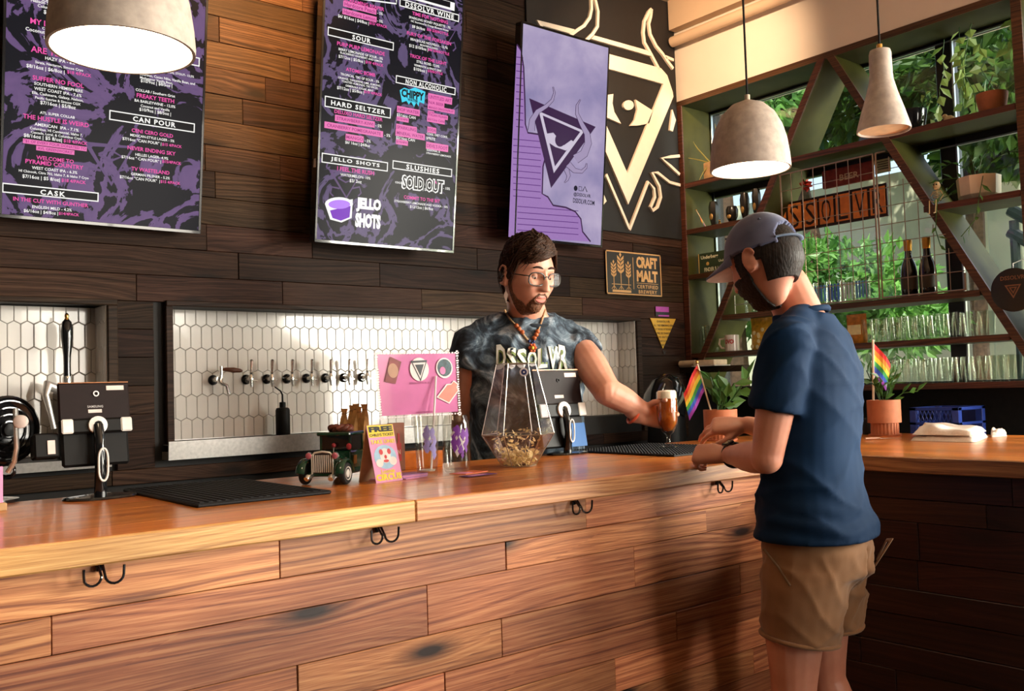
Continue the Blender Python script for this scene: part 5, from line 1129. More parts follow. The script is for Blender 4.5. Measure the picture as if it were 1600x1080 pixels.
for s in (-1, 1):
    fin(tb().lathe([(0, 0), (.009, 0), (.010, .006), (.006, .016), (0, .018)], (0, 0, 0), 14, Matrix.Rotation(PI/2, 4, 'Y') @ Matrix.Rotation(PI, 4, 'X')).xf(Matrix.Translation((.066, s*.038, .078))), 'headlamp', chrome)
    fin(tb().ball((.067, s*.038, .078), (.003, .0085, .0085)), 'headlamp_lens', pmat('pink_lens', (.5, .12, .16), .15, coat=.5))
    fin(tb().tube([(.088, s*.035, .018), (.082, s*.034, .022), (.05, s*.03, .026)], [.007, .009, .004], 10), 'bumper_lamp', chrome)
    for x in (.045, -.165):
        w0 = fin(tb().lathe([(.012, -.008), (.027, -.008), (.0295, -.004), (.0295, .004), (.027, .008), (.012, .008)], (0, 0, 0), 24, Matrix.Rotation(PI/2, 4, 'X')).xf(Matrix.Translation((x, s*.058, .0297))), 'wheel', m_tyre)
        fin(tb().lathe([(0, .009), (.005, .010), (.014, .007), (.018, .0095), (.019, .006), (0, .006)], (0, 0, 0), 20, Matrix.Rotation(-s*PI/2, 4, 'X')).xf(Matrix.Translation((x, s*.058, .0297))), 'hub_cap', pmat('cream_hub', (.7, .66, .6), .3), w0)
        arc = [(x+.037*math.cos(a), s*.056, .0295+.037*math.sin(a)) for a in [PI*(.02+.96*j/10) for j in range(11)]]
        fin(tb().tube(arc, .013, 8, flat=.35), 'fender', m_grn)
    fin(tb().box((-.13, s*.052-.012, .026), (.012, s*.052+.010, .031), .001), 'running_board', m_grn)
fin(tb().box((-.052, .0475, .048), (-.032, .0505, .072), .001), 'door_plaque', pmat('brass_plaque', (.55, .27, .07), .4, .5)); fin(tb().ball((-.0, .05, .098), (.003, .008, .009)), 'mirror', pmat('red_mirror', (.4, .04, .05), .2))
fin(tb().tube([(-.01, -.0, .083), (-.012, 0, .098)], .0015, 5), 'mascot_stem', chrome); fin(tb().ball((-.012, 0, .101), .0065), 'mascot', MT['red_mirror'])
# paper-twist cones standing in the truck bed, brown braided knot on the roof
m_kraft = pmat('kraft_paper', (.62, .32, .11), .75, var=.2, scale=60, bump=.3)
for k in range(5):
    q_ = TM @ Vector((-.155-.012*(k % 2), -.038+.019*k, .05)); t = thing('paper_twist', ['leftmost', 'second', 'middle', 'fourth', 'rightmost'][k]+' of the five kraft paper twists behind the toy truck cab', 'paper twist', q_, 'kraft paper twists in the truck')
    lean = Vector((R.uniform(-.012, .012), R.uniform(-.01, .01), 0)); hh = .150+R.uniform(-.008, .012)
    B().loft([[q_+lean*u+Vector((math.cos(a+u*2.2)*r_*(1+.18*math.cos(5*a)), math.sin(a+u*2.2)*r_*(1+.18*math.cos(5*a)), hh*u)) for a in [2*PI*j/15 for j in range(15)]] for (u, r_) in ((0, .009), (.3, .0105), (.6, .0115), (.80, .0095), (.90, .0065), (.95, .0075), (1, .0095))], False).build('wrapper', m_kraft, t, 40)
    B().lathe([(.0065, -.002), (.0075, 0), (.0065, .002)], q_+lean*.86+Vector((0, 0, hh*.90)), 10).build('tie', pmat('twine', (.35, .18, .07), .8), t)
t = thing('braided_knot', 'reddish brown braided knot lying on the toy truck roof', 'ornament', TM @ Vector((-.06, 0, .137)))
for k in range(3):
    pts = [TM @ Vector((-.06+.022*math.cos(a)*(1+.25*math.cos(3*a+k*2.1)), .026*math.sin(a)*(1+.25*math.cos(3*a+k*2.1)), .146+.006*math.sin(3*a+k*2.1))) for a in [2*PI*j/36 for j in range(37)]]
    B().tube(pts, .0058, 8, cap=False).build('strand', pmat('red_brown_braid', (.16, .04, .022), .5, var=.35, scale=60), t, 60)
# tent card FREE child's ticket
bl_, br_ = onZ(588, 755.5), onZ(629.5, 750); wv = br_-bl_; wd = wv.length; wu = wv.normalized(); back = Vector((-wu.y, wu.x, 0))
if back.y < 0: back = -back
hc = 90/F_PX*(bl_-CAM).dot(AF)
top0 = bl_+back*.035+Vector((0, 0, hc)); cu = (top0-bl_).normalized()
t = thing('tent_card', 'pink and yellow tent card reading free child\'s ticket, beside the toy truck', 'tent card', bl_)
m_pink = pmat('pink_card', (.72, .30, .52), .6, var=.05)
cn = wu.cross(cu); cn = cn if cn.y < 0 else -cn
fr = B().poly([bl_, br_, br_+cu*hc*1.03, bl_+cu*hc*1.03], -cn, .0015).build('front_panel', m_pink, t)
B().poly([bl_+back*.07, br_+back*.07, br_+cu*hc*1.03, bl_+cu*hc*1.03], cn, .0015).build('back_panel', pmat('tan_card', (.5, .30, .16), .7), t)
def cd(u, v, l=.001): return bl_+wu*(wd*u)+cu*(hc*1.03*v)+cn*l
def crect(b, u0, u1, v0, v1, l): b.add([cd(u0, v0, l), cd(u1, v0, l), cd(u1, v1, l), cd(u0, v1, l)], [[0, 1, 2, 3]])
def cell(b, u, v, ru, rv_, l, n=18): b.add([cd(u+ru*math.cos(2*PI*i/n), v+rv_*math.sin(2*PI*i/n), l) for i in range(n)], [list(range(n))])
m_yel = pmat('yellow_print', (.80, .62, .04), .6); m_blk = pmat('black_card_print', (.01, .01, .01), .6)
b = B(); crect(b, .02, .98, .78, .99, .0006); b.build('yellow_panel', m_yel, fr, 0); b = B(); put_text(b, 'TAKE ONE!', cd(.5, .70), wu, cu, wd*.9, hc*.075, .03); b.build('take_one_print', m_yel, fr, 0); b = B(); put_text(b, 'Loomis', cd(.5, .185), wu, cu, wd*.5, hc*.07, .03); put_text(b, 'CIRCUS', cd(.5, .085), wu, cu, wd*.95, hc*.12, .05); b.build('yellow_print', m_yel, fr, 0)
b = B(); put_text(b, 'FREE', cd(.5, .92, .0014), wu, cu, wd*.88, hc*.10, .06); put_text(b, "CHILD'S TICKET", cd(.5, .82, .0014), wu, cu, wd*.9, hc*.05, .02); b.build('black_print', m_blk, fr, 0)
b = B(); cell(b, .5, .43, .42, .21, .0006); b.build('picture_disc', pmat('sky_blue_print', (.35, .55, .75), .6), fr, 0)
b = B(); cell(b, .5, .45, .2, .13, .001); cell(b, .25, .33, .13, .07, .001); cell(b, .76, .35, .14, .075, .001); b.build('pale_faces', pmat('pale_print', (.8, .72, .7), .6), fr, 0)
b = B(); cell(b, .5, .43, .05, .035, .0014); cell(b, .5, .36, .10, .025, .0014); cell(b, .36, .52, .07, .05, .0012); cell(b, .66, .52, .07, .05, .0012); b.build('red_shapes', pmat('red_card_print', (.6, .05, .06), .6), fr, 0)
t = thing('card_stack', 'stack of pink handout cards beside the tent card', 'cards', onZ(640, 748))
for k in range(5):
    Mk = Matrix.Translation(onZ(640, 747)+Vector((0, .01, .0012+k*.0024))) @ Matrix.Rotation(.25+R.uniform(-.12, .12), 4, 'Z'); B().box((-.045, -.03, -.001), (.05, .03, .001), 0, Mk).build('card', [m_pink, pmat('mauve_card', (.45, .2, .45), .6), m_pink][k % 3], t)
t = thing('pink_flap', 'small folded pink leaflet left of the tent card', 'leaflet', onZ(575, 752)); q_ = onZ(577, 752); B().poly([q_, q_+Vector((.05, -.015, 0)), q_+Vector((.055, .03, .008)), q_+Vector((.012, .045, .01))], (0, 0, 1), .002).build('leaf', pmat('tan_pink_card', (.5, .22, .2), .6), t); B().poly([q_+Vector((0, 0, .004)), q_+Vector((.05, -.015, .004)), q_+Vector((.055, .025, .016)), q_+Vector((.012, .04, .018))], (0, 0, 1), .001).build('cover', m_pink, t)
# pint glass and can-shaped glass
m_cg = glass('bar_glass', (.93, .93, .91), 0, 1.5)
def pint(px, py, lab, prof, pr):
    c = onZ(px, py); t = thing('beer_glass', lab, 'glass', c, 'empty glasses by the vase'); B().lathe(prof, c, 32).build('tumbler', m_cg, t, 50); pr(t, c); return c
def dec(t, c, r, zs, m, nm, a0=-1.2, seed=1):
    rr = random.Random(seed); b = B(); v = (CAM-c); th = math.atan2(v.y, v.x)
    for i in range(22):
        a = th+rr.uniform(-.55, .55)+(.25 if seed == 2 else .35); z = rr.uniform(*zs); s = rr.uniform(.006, .016)
        pts = [Vector((c.x+(r+.0008)*math.cos(a+s*k1/r), c.y+(r+.0008)*math.sin(a+s*k1/r), c.z+z+s*k2)) for (k1, k2) in ((0, -1.2), (.7, 0), (.2, 1.3), (-.6, .3))]; b.add(pts, [[0, 1, 2, 3]])
    b.build(nm, m, t, 0)
m_viol = pmat('violet_print', (.30, .26, .62), .5); m_viol2 = pmat('purple_decal', (.20, .05, .38), .5); m_wht = pmat('white_decal', (.7, .66, .68), .5)
pc = pint(668, 745, 'tall clear pint glass with violet print under the pink sign', [(0, 0), (.026, 0), (.0285, .004), (.0375, .172), (.0355, .172), (.0265, .016), (0, .016)], lambda t, c: dec(t, c, .033, (.06, .13), m_viol, 'violet_print', seed=1))
def canpr(t, c): dec(t, c, .0405, (.05, .12), m_wht, 'white_print', seed=2); dec(t, c, .0410, (.05, .13), m_viol2, 'purple_print', seed=5)
pint(714, 738, 'clear can-shaped glass with purple and white print beside the vase', [(0, 0), (.031, 0), (.036, .006), (.040, .02), (.040, .145), (.036, .158), (.033, .168), (.031, .168), (.034, .156), (.038, .144), (.038, .02), (.033, .01), (0, .01)], canpr)
# amber block, hot sauce box
t = thing('amber_tray', 'low amber acrylic tray behind the two empty glasses', 'tray', onZ(662, 737)); q_ = onZ(662, 735); Mk = Matrix.Translation((q_.x+.02, q_.y+.10, ZT)); m_amb = pmat('amber_acrylic', (.62, .17, .02), .2, coat=.5)
B().box((-.095, -.04, 0), (.095, .04, .006), .002, Mk).build('base', m_amb, t)
for (a_, c_, d_, e_) in ((-.095, .095, -.04, -.036), (-.095, .095, .036, .04), (-.095, -.091, -.036, .036), (.091, .095, -.036, .036)): B().box((a_, d_, .006), (c_, e_, .052), .001, Mk).build('side', m_amb, t)
t = thing('hot_sauce_box', 'narrow brown box with a red bottle picture beside the pint glass', 'box', onZ(632, 738)); q_ = onZ(631, 738); x_ = q_.x; y_ = q_.y+.055
hb_ = 75/F_PX*(Vector((x_, y_, 1.1))-CAM).dot(AF)
B().box((x_-.004, y_, ZT), (x_+.042, y_+.03, ZT+hb_), .002).build('carton', pmat('brown_carton', (.26, .09, .035), .55, var=.2), t)
b = B(); b.box((x_+.01, y_-.0012, ZT+.03), (x_+.028, y_, ZT+.085)); b.box((x_+.015, y_-.0012, ZT+.085), (x_+.023, y_, ZT+.115)); b.build('bottle_print', pmat('red_bottle_print', (.45, .03, .02), .5), t); b = B(); put_text(b, 'N', (x_+.019, y_-.0018, ZT+.058), ux, uz, .01, .014, .03); b.build('lettering', pmat('tan_print', (.6, .4, .25), .6), t, 0)
# pink sign on a clear stand
YP = 2.262
TLp, TRp, BRp, BLp = onY(585, 550.5, YP), onY(715, 549, YP), onY(719.5, 648, YP), onY(593, 656, YP)
t = thing('sticker_sign', 'pink sticker price sign in a clear sleeve on a thin stand', 'sign', (pc.x+.01, YP, ZT))
m_psign = pmat('hot_pink_sheet', (.80, .25, .55), .35, var=.12, scale=12, coat=.4)
pu = ((TRp-TLp)+(BRp-BLp)).normalized(); pv = (TLp-BLp).normalized(); cen = (TLp+TRp+BRp+BLp)/4; pw = (TRp-TLp).length; ph = (TLp-BLp).length
def pp_(u, v, l=.001): return BLp.lerp(BRp, u).lerp(TLp.lerp(TRp, u), v)+Vector((0, -l, 0))
sheet = B().poly([pp_(.03, .05, 0), pp_(.97, .05, 0), pp_(.97, .97, 0), pp_(.03, .97, 0)], (0, 1, 0), .0015).build('sheet', m_psign, t)
B().poly([pp_(0, 0, .0008), pp_(1, 0, .0008), pp_(1, 1, .0008), pp_(0, 1, .0008)], (0, -1, 0), .0012).build('clear_sleeve', glass('sleeve_plastic', (.97, .95, .96), .05), t)
b = B()
for i in range(28):
    u = i/27
    for (uu, vv) in ((u, .975), (u, .02), (.985, u), (.012, u)):
        s_ = .008+R.random()*.012; b.add([pp_(uu-s_, vv-.012, .0024), pp_(uu+s_, vv-.008, .0024), pp_(uu+s_, vv+.014, .0024), pp_(uu-s_, vv+.012, .0024)], [[0, 1, 2, 3]])
b.build('white_border', pmat('white_paper_edge', (.82, .74, .76), .6), t, 0)
def pell(u, v, ru, rv_, l, n=18): return [pp_(u+ru*math.cos(2*PI*i/n), v+rv_*math.sin(2*PI*i/n), l) for i in range(n)]
m_stw = pmat('sticker_border', (.78, .66, .66), .5); m_stk = pmat('sticker_dark', (.03, .035, .045), .5)
st = B().add([pp_(.085, .56, .003), pp_(.21, .52, .003), pp_(.295, .85, .003), pp_(.17, .93, .003)], [[0, 1, 2, 3]]).build('portrait_sticker', pmat('maroon_sticker', (.20, .04, .04), .5, var=.3), t, 0)
B().add(pell(.19, .72, .06, .11, .0034), [list(range(18))]).build('pale_oval', pmat('tan_sticker_print', (.45, .26, .18), .6), st, 0)
st = B().add(pell(.505, .73, .115, .18, .003), [list(range(18))]).build('emblem_sticker', m_stw, t, 0)
b = B()
for (k, l) in ((1, .0034), (.55, .0042)): b.add([pp_(.505-.10*k, .73+.13*k, l), pp_(.505+.10*k, .73+.14*k, l), pp_(.505+.005, .73-.19*k, l)], [[0, 1, 2]])
b.build('triangle_print', m_stk, st, 0); B().add([pp_(.505-.078, .73+.098, .0038), pp_(.505+.078, .73+.106, .0038), pp_(.505+.004, .73-.145, .0038)], [[0, 1, 2]]).build('pale_triangle', m_stw, st, 0)
st = B().add(pell(.815, .74, .105, .16, .003), [list(range(18))]).build('round_sticker', m_stw, t, 0); B().add(pell(.815, .745, .09, .135, .0034), [list(range(18))]).build('dark_disc', pmat('teal_black_sticker', (.03, .07, .09), .5, var=.5, scale=90), st, 0); B().add(pell(.79, .70, .035, .06, .0038), [list(range(18))]).build('pink_shape', pmat('pink_sticker_print', (.7, .15, .35), .5), st, 0)
ro = lambda du, dv: (.86+du*.8+dv*.42, .36-du*.55+dv*.62)
pts = [(-.10, -.20), (.10, -.20), (.10, .12), (.05, .17), (.05, .25), (-.05, .25), (-.05, .17), (-.10, .12)]
st = B().add([pp_(min(ro(a, c)[0], .985), ro(a, c)[1], .003) for (a, c) in pts], [list(range(8))]).build('bottle_sticker', m_stw, t, 0); B().add([pp_(min(ro(a*.82, c*.9)[0], .97), ro(a*.82, c*.9)[1], .0034) for (a, c) in pts], [list(range(8))]).build('coral_fill', pmat('coral_print', (.72, .20, .15), .5), st, 0)
b = B(); put_text(b, 'STICKERPACK $5', pp_(.50, .52, .003), pu, pv, pw*.25, pw*.022, .01); put_text(b, 'WRISTBANDS $1', pp_(.55, .07, .003), pu, pv, pw*.24, pw*.02, .01); b.build('lettering', pmat('dark_pink_print', (.25, .03, .12), .6), t, 0)
B().tube([Vector((pc.x+.014, pc.y, ZT+.02)), onY(681, 588, YP-.005)], .0032, 8).build('stand_rod', pmat('clear_white_rod', (.85, .75, .78), .3), t)
B().lathe([(0, .016), (.021, .016), (.023, .020), (0, .022)], (pc.x, pc.y, ZT), 20).build('stand_foot', white, t)
# flyers under the can glass
t = thing('flyer', 'orange flyer lying flat under the glasses', 'flyer', onZ(735, 741)); B().box((-.05, -.03, 0), (.06, .03, .0015), 0, Matrix.Translation(onZ(731, 739)) @ Matrix.Rotation(.3, 4, 'Z')).build('sheet', pmat('orange_flyer', (.75, .16, .06), .5), t); b = B().box((-.04, -.02, .0015), (.0, .02, .002), 0, Matrix.Translation(onZ(731, 739)) @ Matrix.Rotation(.3, 4, 'Z')); b.build('print', m_pink, t)
t = thing('flyer', 'dark purple flyer lying flat at the foot of the vase', 'flyer', onZ(752, 743)); Mk = Matrix.Translation(onZ(745, 744)+Vector((0, 0, .0022))) @ Matrix.Rotation(.1, 4, 'Z'); B().box((-.05, -.02, 0), (.06, .02, .0012), 0, Mk).build('sheet', pmat('purple_flyer', (.12, .03, .14), .5), t); B().box((-.03, -.01, .0012), (.03, .005, .0016), 0, Mk).build('print', m_pink, t)
# faceted glass vase
V0 = onZ(811, 728.5); dv = (V0-CAM).dot(AF)/F_PX
t = thing('glass_vase', 'tall faceted glass terrarium vase holding gold foil flakes', 'vase', V0); va = math.atan2(-V0.y, -V0.x)
lv = [(26.5*dv, .002), (57*dv, 50*dv), (31*dv, 160*dv)]
def vring(r, z, s=1.0): return [V0+Vector((r*s*math.cos(va+.12+PI/6+PI*j/3), r*s*math.sin(va+.12+PI/6+PI*j/3), z)) for j in range(6)]
m_vg = glass('iridescent_glass', (.95, .94, .97), .05, 1.6)
rings = [vring(*l) for l in lv]
for i in range(2):
    for j in range(6):
        j2 = (j+1) % 6; a_, b2, c_, d_ = rings[i][j], rings[i][j2], rings[i+1][j2], rings[i+1][j]; n_ = (b2-a_).cross(d_-a_).normalized(); n_ = n_ if n_.dot((a_+c_)/2-V0-Vector((0, 0, .1))) > 0 else -n_
        B().poly([a_, b2, c_, d_], -n_, .002).build('facet', m_vg, t, 10)
B().poly(rings[0], (0, 0, 1), .002).build('floor_facet', m_vg, t, 10)
m_came = pmat('silver_seam', (.55, .5, .42), .3, .9); b = B()
for i in range(3):
    for j in range(6): b.tube([rings[i][j], rings[i][(j+1) % 6]], .0016, 6)
for i in range(2):
    for j in range(6): b.tube([rings[i][j], rings[i+1][j]], .0016, 6)
b.build('seams', m_came, t)
b = B(); rr = random.Random(3)
for i in range(520):
    z = .006+rr.random()**1.3*.11; rmax = (26.5*dv+(30.5*dv)*min(1, z/(50*dv)))*.82; a = rr.uniform(0, 2*PI); r_ = rmax*math.sqrt(rr.random())
    if z > .06 and rr.random() < .55: continue
    p = V0+Vector((r_*math.cos(a), r_*math.sin(a), z)); d = Vector((rr.gauss(0, 1), rr.gauss(0, 1), rr.gauss(0, 1))).normalized(); s_ = d.orthogonal().normalized(); k = rr.uniform(.004, .011)
    b.add([p-d*k, p+s_*k*.8, p+d*k, p-s_*k*.6], [[0, 1, 2], [0, 2, 3]])
fl = b.build('gold_flakes', pmat('gold_foil_flake', (.95, .74, .36), .35, .15, var=.15), t, 0); fl['kind'] = 'stuff'
b = B()
pj = (rings[2][0]+rings[2][1])/2
nf = Vector((-V0.x, -V0.y, 0)).normalized(); side = Vector((-nf.y, nf.x, 0)); ec = V0+nf*36*dv+side*-14*dv*-1+Vector((0, 0, 140*dv))
ec = V0+nf*(34*dv)-side*(-12*dv)+Vector((0, 0, 146*dv))
for (r_, l, nm, m) in ((.0135, .0, 'eye_sticker', m_wht), (.0085, .001, 'eye_iris', pmat('navy_print', (.02, .03, .14), .3)), (.003, .002, 'eye_glint', m_wht)):
    B().add([ec+nf*l+side*(r_*math.cos(2*PI*i/16))+Vector((0, 0, r_*math.sin(2*PI*i/16))) for i in range(16)], [list(range(16))]).build(nm, m, t, 0)
# beer goblet
G0 = Vector((2.614, 2.306, ZT+.0095)); dg = (G0-CAM).dot(AF)/F_PX
t = thing('beer_goblet', 'stemmed goblet of amber beer with a white head, held by the bartender', 'glass', G0)
kk = dg
B().lathe([(0, 0), (16*kk, 0), (16*kk, 1.2*kk), (6*kk, 3.5*kk), (3.2*kk, 8*kk), (3*kk, 14*kk), (4*kk, 19*kk), (9*kk, 24*kk), (15*kk, 36*kk), (17.2*kk, 52*kk), (16.8*kk, 70*kk), (15.8*kk, 87*kk), (14.9*kk, 87*kk), (15.9*kk, 70*kk), (16.3*kk, 52*kk), (14*kk, 36.5*kk), (8*kk, 26*kk), (0, 23*kk)], G0, 32).build('goblet', m_cg, t, 60)
m_beer, tt, pb = nodes('amber_beer'); nz = N(tt, 'TexNoise', i_Scale=8.0); rmp = ramp(tt, [(.3, (.58, .13, .012)), (.7, (.70, .20, .02))], nz.outputs['Fac']); tt.links.new(rmp.outputs[0], pb.inputs['Base Color']); pb.inputs['Roughness'].default_value = .08; pb.inputs['Transmission Weight'].default_value = .55; pb.inputs['IOR'].default_value = 1.2; pb.inputs['Coat Weight'].default_value = .5
pb.inputs['Subsurface Weight'].default_value = .3
B().lathe([(0, 24.5*kk), (7.6*kk, 26.8*kk), (13.6*kk, 37*kk), (15.9*kk, 52*kk), (15.5*kk, 70*kk), (15.3*kk, 76*kk), (0, 76*kk)], G0, 32).build('beer', m_beer, t, 60)
B().lathe([(0, 76.2*kk), (15.2*kk, 76.2*kk), (14.9*kk, 86*kk), (13*kk, 88.5*kk), (0, 89.5*kk)], G0, 32).build('foam_head', pmat('beer_foam', (.86, .76, .62), .8, var=.05, scale=200, bump=.3), t, 60)
# fan at the far left end
FC = atD(-6, 672, 2.32); t = thing('desk_fan', 'black drum desk fan with chrome bracket at the far left end of the bar', 'fan', (FC.x, FC.y, ZT)); fr_ = 53/F_PX*2.32
dirf = Vector((.35, -1, 0)).normalized(); Mf = Matrix.Translation(FC) @ dirf.to_track_quat('Z', 'Y').to_matrix().to_4x4()
B().lathe([(fr_*.55, -.09), (fr_*.9, -.05), (fr_, .0), (fr_, .05), (fr_*.94, .055), (fr_*.92, .045), (fr_*.5, .03), (0, .03)], (0, 0, 0), 40).xf(Mf).build('drum', blackg, t, 40)
for k in range(4): B().lathe([(fr_*(.25+.2*k)-.0015, .056), (fr_*(.25+.2*k)+.0015, .056), (fr_*(.25+.2*k)+.0015, .059), (fr_*(.25+.2*k)-.0015, .059)], (0, 0, 0), 36, closed=True).xf(Mf).build('guard_ring', blackg, t)
B().lathe([(0, .05), (fr_*.2, .05), (fr_*.18, .062), (0, .064)], (0, 0, 0), 20).xf(Mf).build('hub', black, t)
sd = Vector((1, .0, 0)); kb = atD(33, 659, 2.27); bkt = [atD(24, 638, 2.27), atD(24.5, 660, 2.27), atD(26, 700, 2.27), atD(22, 722, 2.27), atD(12, 738, 2.27)]
B().tube(bkt, .0065, 10).build('bracket', chrome, t); B().lathe([(0, -.008), (.014, -.008), (.016, -.004), (.016, .008), (.013, .01), (0, .01)], kb, 18, Vector((-.45, -.9, .05)).to_track_quat('Z', 'Y').to_matrix().to_4x4()).build('knob', pmat('pale_knob', (.72, .6, .56), .4), t)
B().tube([FC+Vector((-.02, 0, -fr_-.005)), Vector((FC.x-.02, FC.y, ZT+.01))], .014, 10).build('stem', black, t); B().lathe([(0, 0), (.07, 0), (.07, .008), (.02, .014), (0, .014)], (FC.x-.02, FC.y, ZT), 24).build('base', blackg, t)
cp = [atD(10+13*math.cos(a), 738+10*math.sin(a)-a*.4, 2.30) for a in [k*.6 for k in range(22)]]
B().tube(cp, .0038, 6).build('coiled_cord', blackg, t, 60)
t = thing('card_holder', 'pale wooden block holding a pink card at the left edge of the bar', 'card holder', onZ(0, 799)); q_ = onZ(2, 799); B().box((q_.x-.06, q_.y, ZT), (q_.x+.012, q_.y+.03, ZT+.018), .002).build('block', MT['pale_pine_block'], t); B().box((q_.x-.06, q_.y+.012, ZT+.01), (q_.x+.006, q_.y+.015, ZT+.10), .0005).build('card', m_pink, t)
# potted plants with rainbow flags on the bar
def barpot(c, r, h, lab, ribbed):
    t = thing('potted_plant', lab, 'plant', c)
    B().lathe([(0, h*.02), (r*.80, h*.02), (r*.80, h*.36), (r, h*.37), (r*1.0, h), (r*.92, h), (r*.90, h*.85), (0, h*.85)], c, 28).build('pot', m_terra, t)
    for j in range(24):
        a = 2*PI*j/24; B().box((-.003, -.002, 0), (.003, .002, h*.33), .001, Matrix.Translation(Vector(c)+Vector((r*.80*math.cos(a), r*.80*math.sin(a), h*.03))) @ Matrix.Rotation(a+PI/2, 4, 'Z')).build('rib', m_terra, t)
    B().lathe([(0, 0), (r*.95, 0), (r*.98, h*.05), (r*.9, h*.05), (0, h*.025)], c, 24).build('saucer', m_terra, t)
    B().lathe([(0, h*.87), (r*.88, h*.87)], c, 20).build('soil', MT['soil'], t); return t
PA = onZ(1383, 681); ka = (PA-CAM).dot(AF)/F_PX
t = barpot(PA, 25*ka, 56*ka, 'terracotta pot plant with rainbow flag beside the blue crate', True)
stems = []
for k in range(9):
    a = k*.7; stems.append([PA+Vector((.01*math.cos(a), .01*math.sin(a), 50*ka)), PA+Vector((.03*math.cos(a), .03*math.sin(a), (72+3*(k % 3))*ka)), PA+Vector((.06*math.cos(a), .06*math.sin(a), (85+6*(k % 4))*ka))])
stems.append([PA+Vector((0, -.02, 50*ka)), PA+Vector((.05, -.06, 66*ka)), PA+Vector((.08, -.11, 68*ka))])
stemleaf(t, PA, stems, m_leafd, .055, .026)
fb_ = PA+Vector((-.035, .025, 50*ka)); ft_ = atD(1364, 531, (PA-CAM).dot(AF)-.01)
flag('desk_flag', 'rainbow flag standing in the pot beside the blue crate', fb_, ft_, (.62, -.35, -.70), .15, .11, 1, .0045, False)
PB = onZ(1127, 688); kb_ = (PB-CAM).dot(AF)/F_PX
t = barpot(PB, 26*kb_, 48*kb_, 'terracotta pot plant with rainbow flag between the two men\'s hands', False)
stems = []
for k in range(8):
    a = k*.8; stems.append([PB+Vector((.01*math.cos(a), .01*math.sin(a), 44*kb_)), PB+Vector((.035*math.cos(a)+.02, .035*math.sin(a)-.015, (64+3*(k % 3))*kb_)), PB+Vector((.08*math.cos(a)+.035, .08*math.sin(a)-.03, (84+5*(k % 4))*kb_))])
stemleaf(t, PB, stems, m_leafd, .085, .038)
flag('desk_flag', 'rainbow flag leaning out of the pot by the beer goblet', PB+Vector((-.02, .03, 44*kb_)), atD(1089, 566, (PB-CAM).dot(AF)+.03), (-.55, .18, -.80), .15, .13, 3, .0035)
# blue crate
x0, x1 = 3.995, 4.245; ya_, yb_ = onX(1421, 650, x0).y, onX(1498, 650, x0).y; z0, z1 = 1.031, onX(1421, 637, x0).z
t = thing('glass_crate', 'blue plastic lattice glass crate below the tumbler shelves', 'crate', (x0, ya_, z0)); m_blu = pmat('royal_blue_plastic', (.02, .05, .30), .35)
b = B(); zm = (z0+z1)/2
for (z_, h_2) in ((z0, .012), (zm-.006, .012), (z1-.014, .014)):
    b.box((x0, yb_, z_), (x0+.008, ya_, z_+h_2), .001); b.box((x1-.008, yb_, z_), (x1, ya_, z_+h_2), .001); b.box((x0, ya_-.008, z_), (x1, ya_, z_+h_2), .001); b.box((x0, yb_, z_), (x1, yb_+.008, z_+h_2), .001)
for (x_, y_) in ((x0, ya_-.03), (x0, yb_), (x1-.03, ya_-.03), (x1-.03, yb_)): b.box((x_, y_, z0), (x_+.03, y_+.03, z1), .002)
b.build('frame', m_blu, t); b = B(); n = 9
for i in range(n):
    for (za_, zb_) in ((z0+.012, zm-.006), (zm+.006, z1-.014)):
        y1, y2 = ya_-.03-(ya_-yb_-.06)*i/n, ya_-.03-(ya_-yb_-.06)*(i+1)/n
        for (a_, c_) in ((za_, zb_), (zb_, za_)): b.tube([(x0+.004, y1, a_), (x0+.004, y2, c_)], .0028, 5)
b.build('lattice', m_blu, t); B().box((x1-.012, yb_+.01, z0+.004), (x1-.009, ya_-.01, z1-.01)).box((x0+.012, yb_+.012, z0), (x1-.012, ya_-.012, z0+.006)).build('inner_panel', pmat('dark_blue_plastic', (.008, .02, .12), .4), t)
# folded bar towels
m_towel = pmat('white_terry', (.84, .72, .62), .9, var=.06, scale=160, bump=.6)
def towel(name, P, th, lab, seed):
    c = sum(P, Vector())/len(P); t = thing(name, lab, 'towel', (c.x, c.y, ZT), 'folded bar towels'); n = 18
    for (lay, z0, sc_) in (('lower_fold', .0, 1.0), ('upper_fold', th*.52, .95)):
        top, bot = [], []
        for i in range(n+1):
            for j in range(n+1):
                u, v = i/n, j/n; p = (P[0]*(1-u)+P[1]*u)*(1-v)+(P[3]*(1-u)+P[2]*u)*v; p = c+(p-c)*sc_
                e = min(u, 1-u, v, 1-v); rd = min(1, e/.08)**.5; bu = mnoise.noise(Vector((u*3+seed, v*3, z0*20)))
                top.append(Vector((p.x, p.y, ZT+.001+z0+th*.5*rd*(1+.35*bu)+.012*max(0, bu)*(1 if z0 else 0)))); bot.append(Vector((p.x, p.y, ZT+.001+z0)))
        vs = top+bot; m_ = (n+1)**2; fs = []
        for i in range(n):
            for j in range(n): a = i*(n+1)+j; fs.append([a, a+1, a+n+2, a+n+1]); fs.append([m_+a, m_+a+n+1, m_+a+n+2, m_+a+1])
        bd = [i for i in range(n)]+[n+(n+1)*i for i in range(n)]+[(n+1)*n+n-i for i in range(n)]+[(n+1)*(n-i) for i in range(n)]
        for k in range(len(bd)): a, c2 = bd[k], bd[(k+1) % len(bd)]; fs.append([a, c2, m_+c2, m_+a])
        B().add(vs, fs).build(lay, m_towel, t, 60)
towel('bar_towel', [onZ(1423, 689), onZ(1524, 692), onZ(1545, 683), onZ(1440, 676)], .042, 'folded white terry bar towel on the return bar beside the crate', 1)
towel('bar_towel', [onZ(1549, 684), onZ(1574, 682), onZ(1566, 676), onZ(1548, 677)], .018, 'smaller white towel lying behind the folded towel at the right', 4)
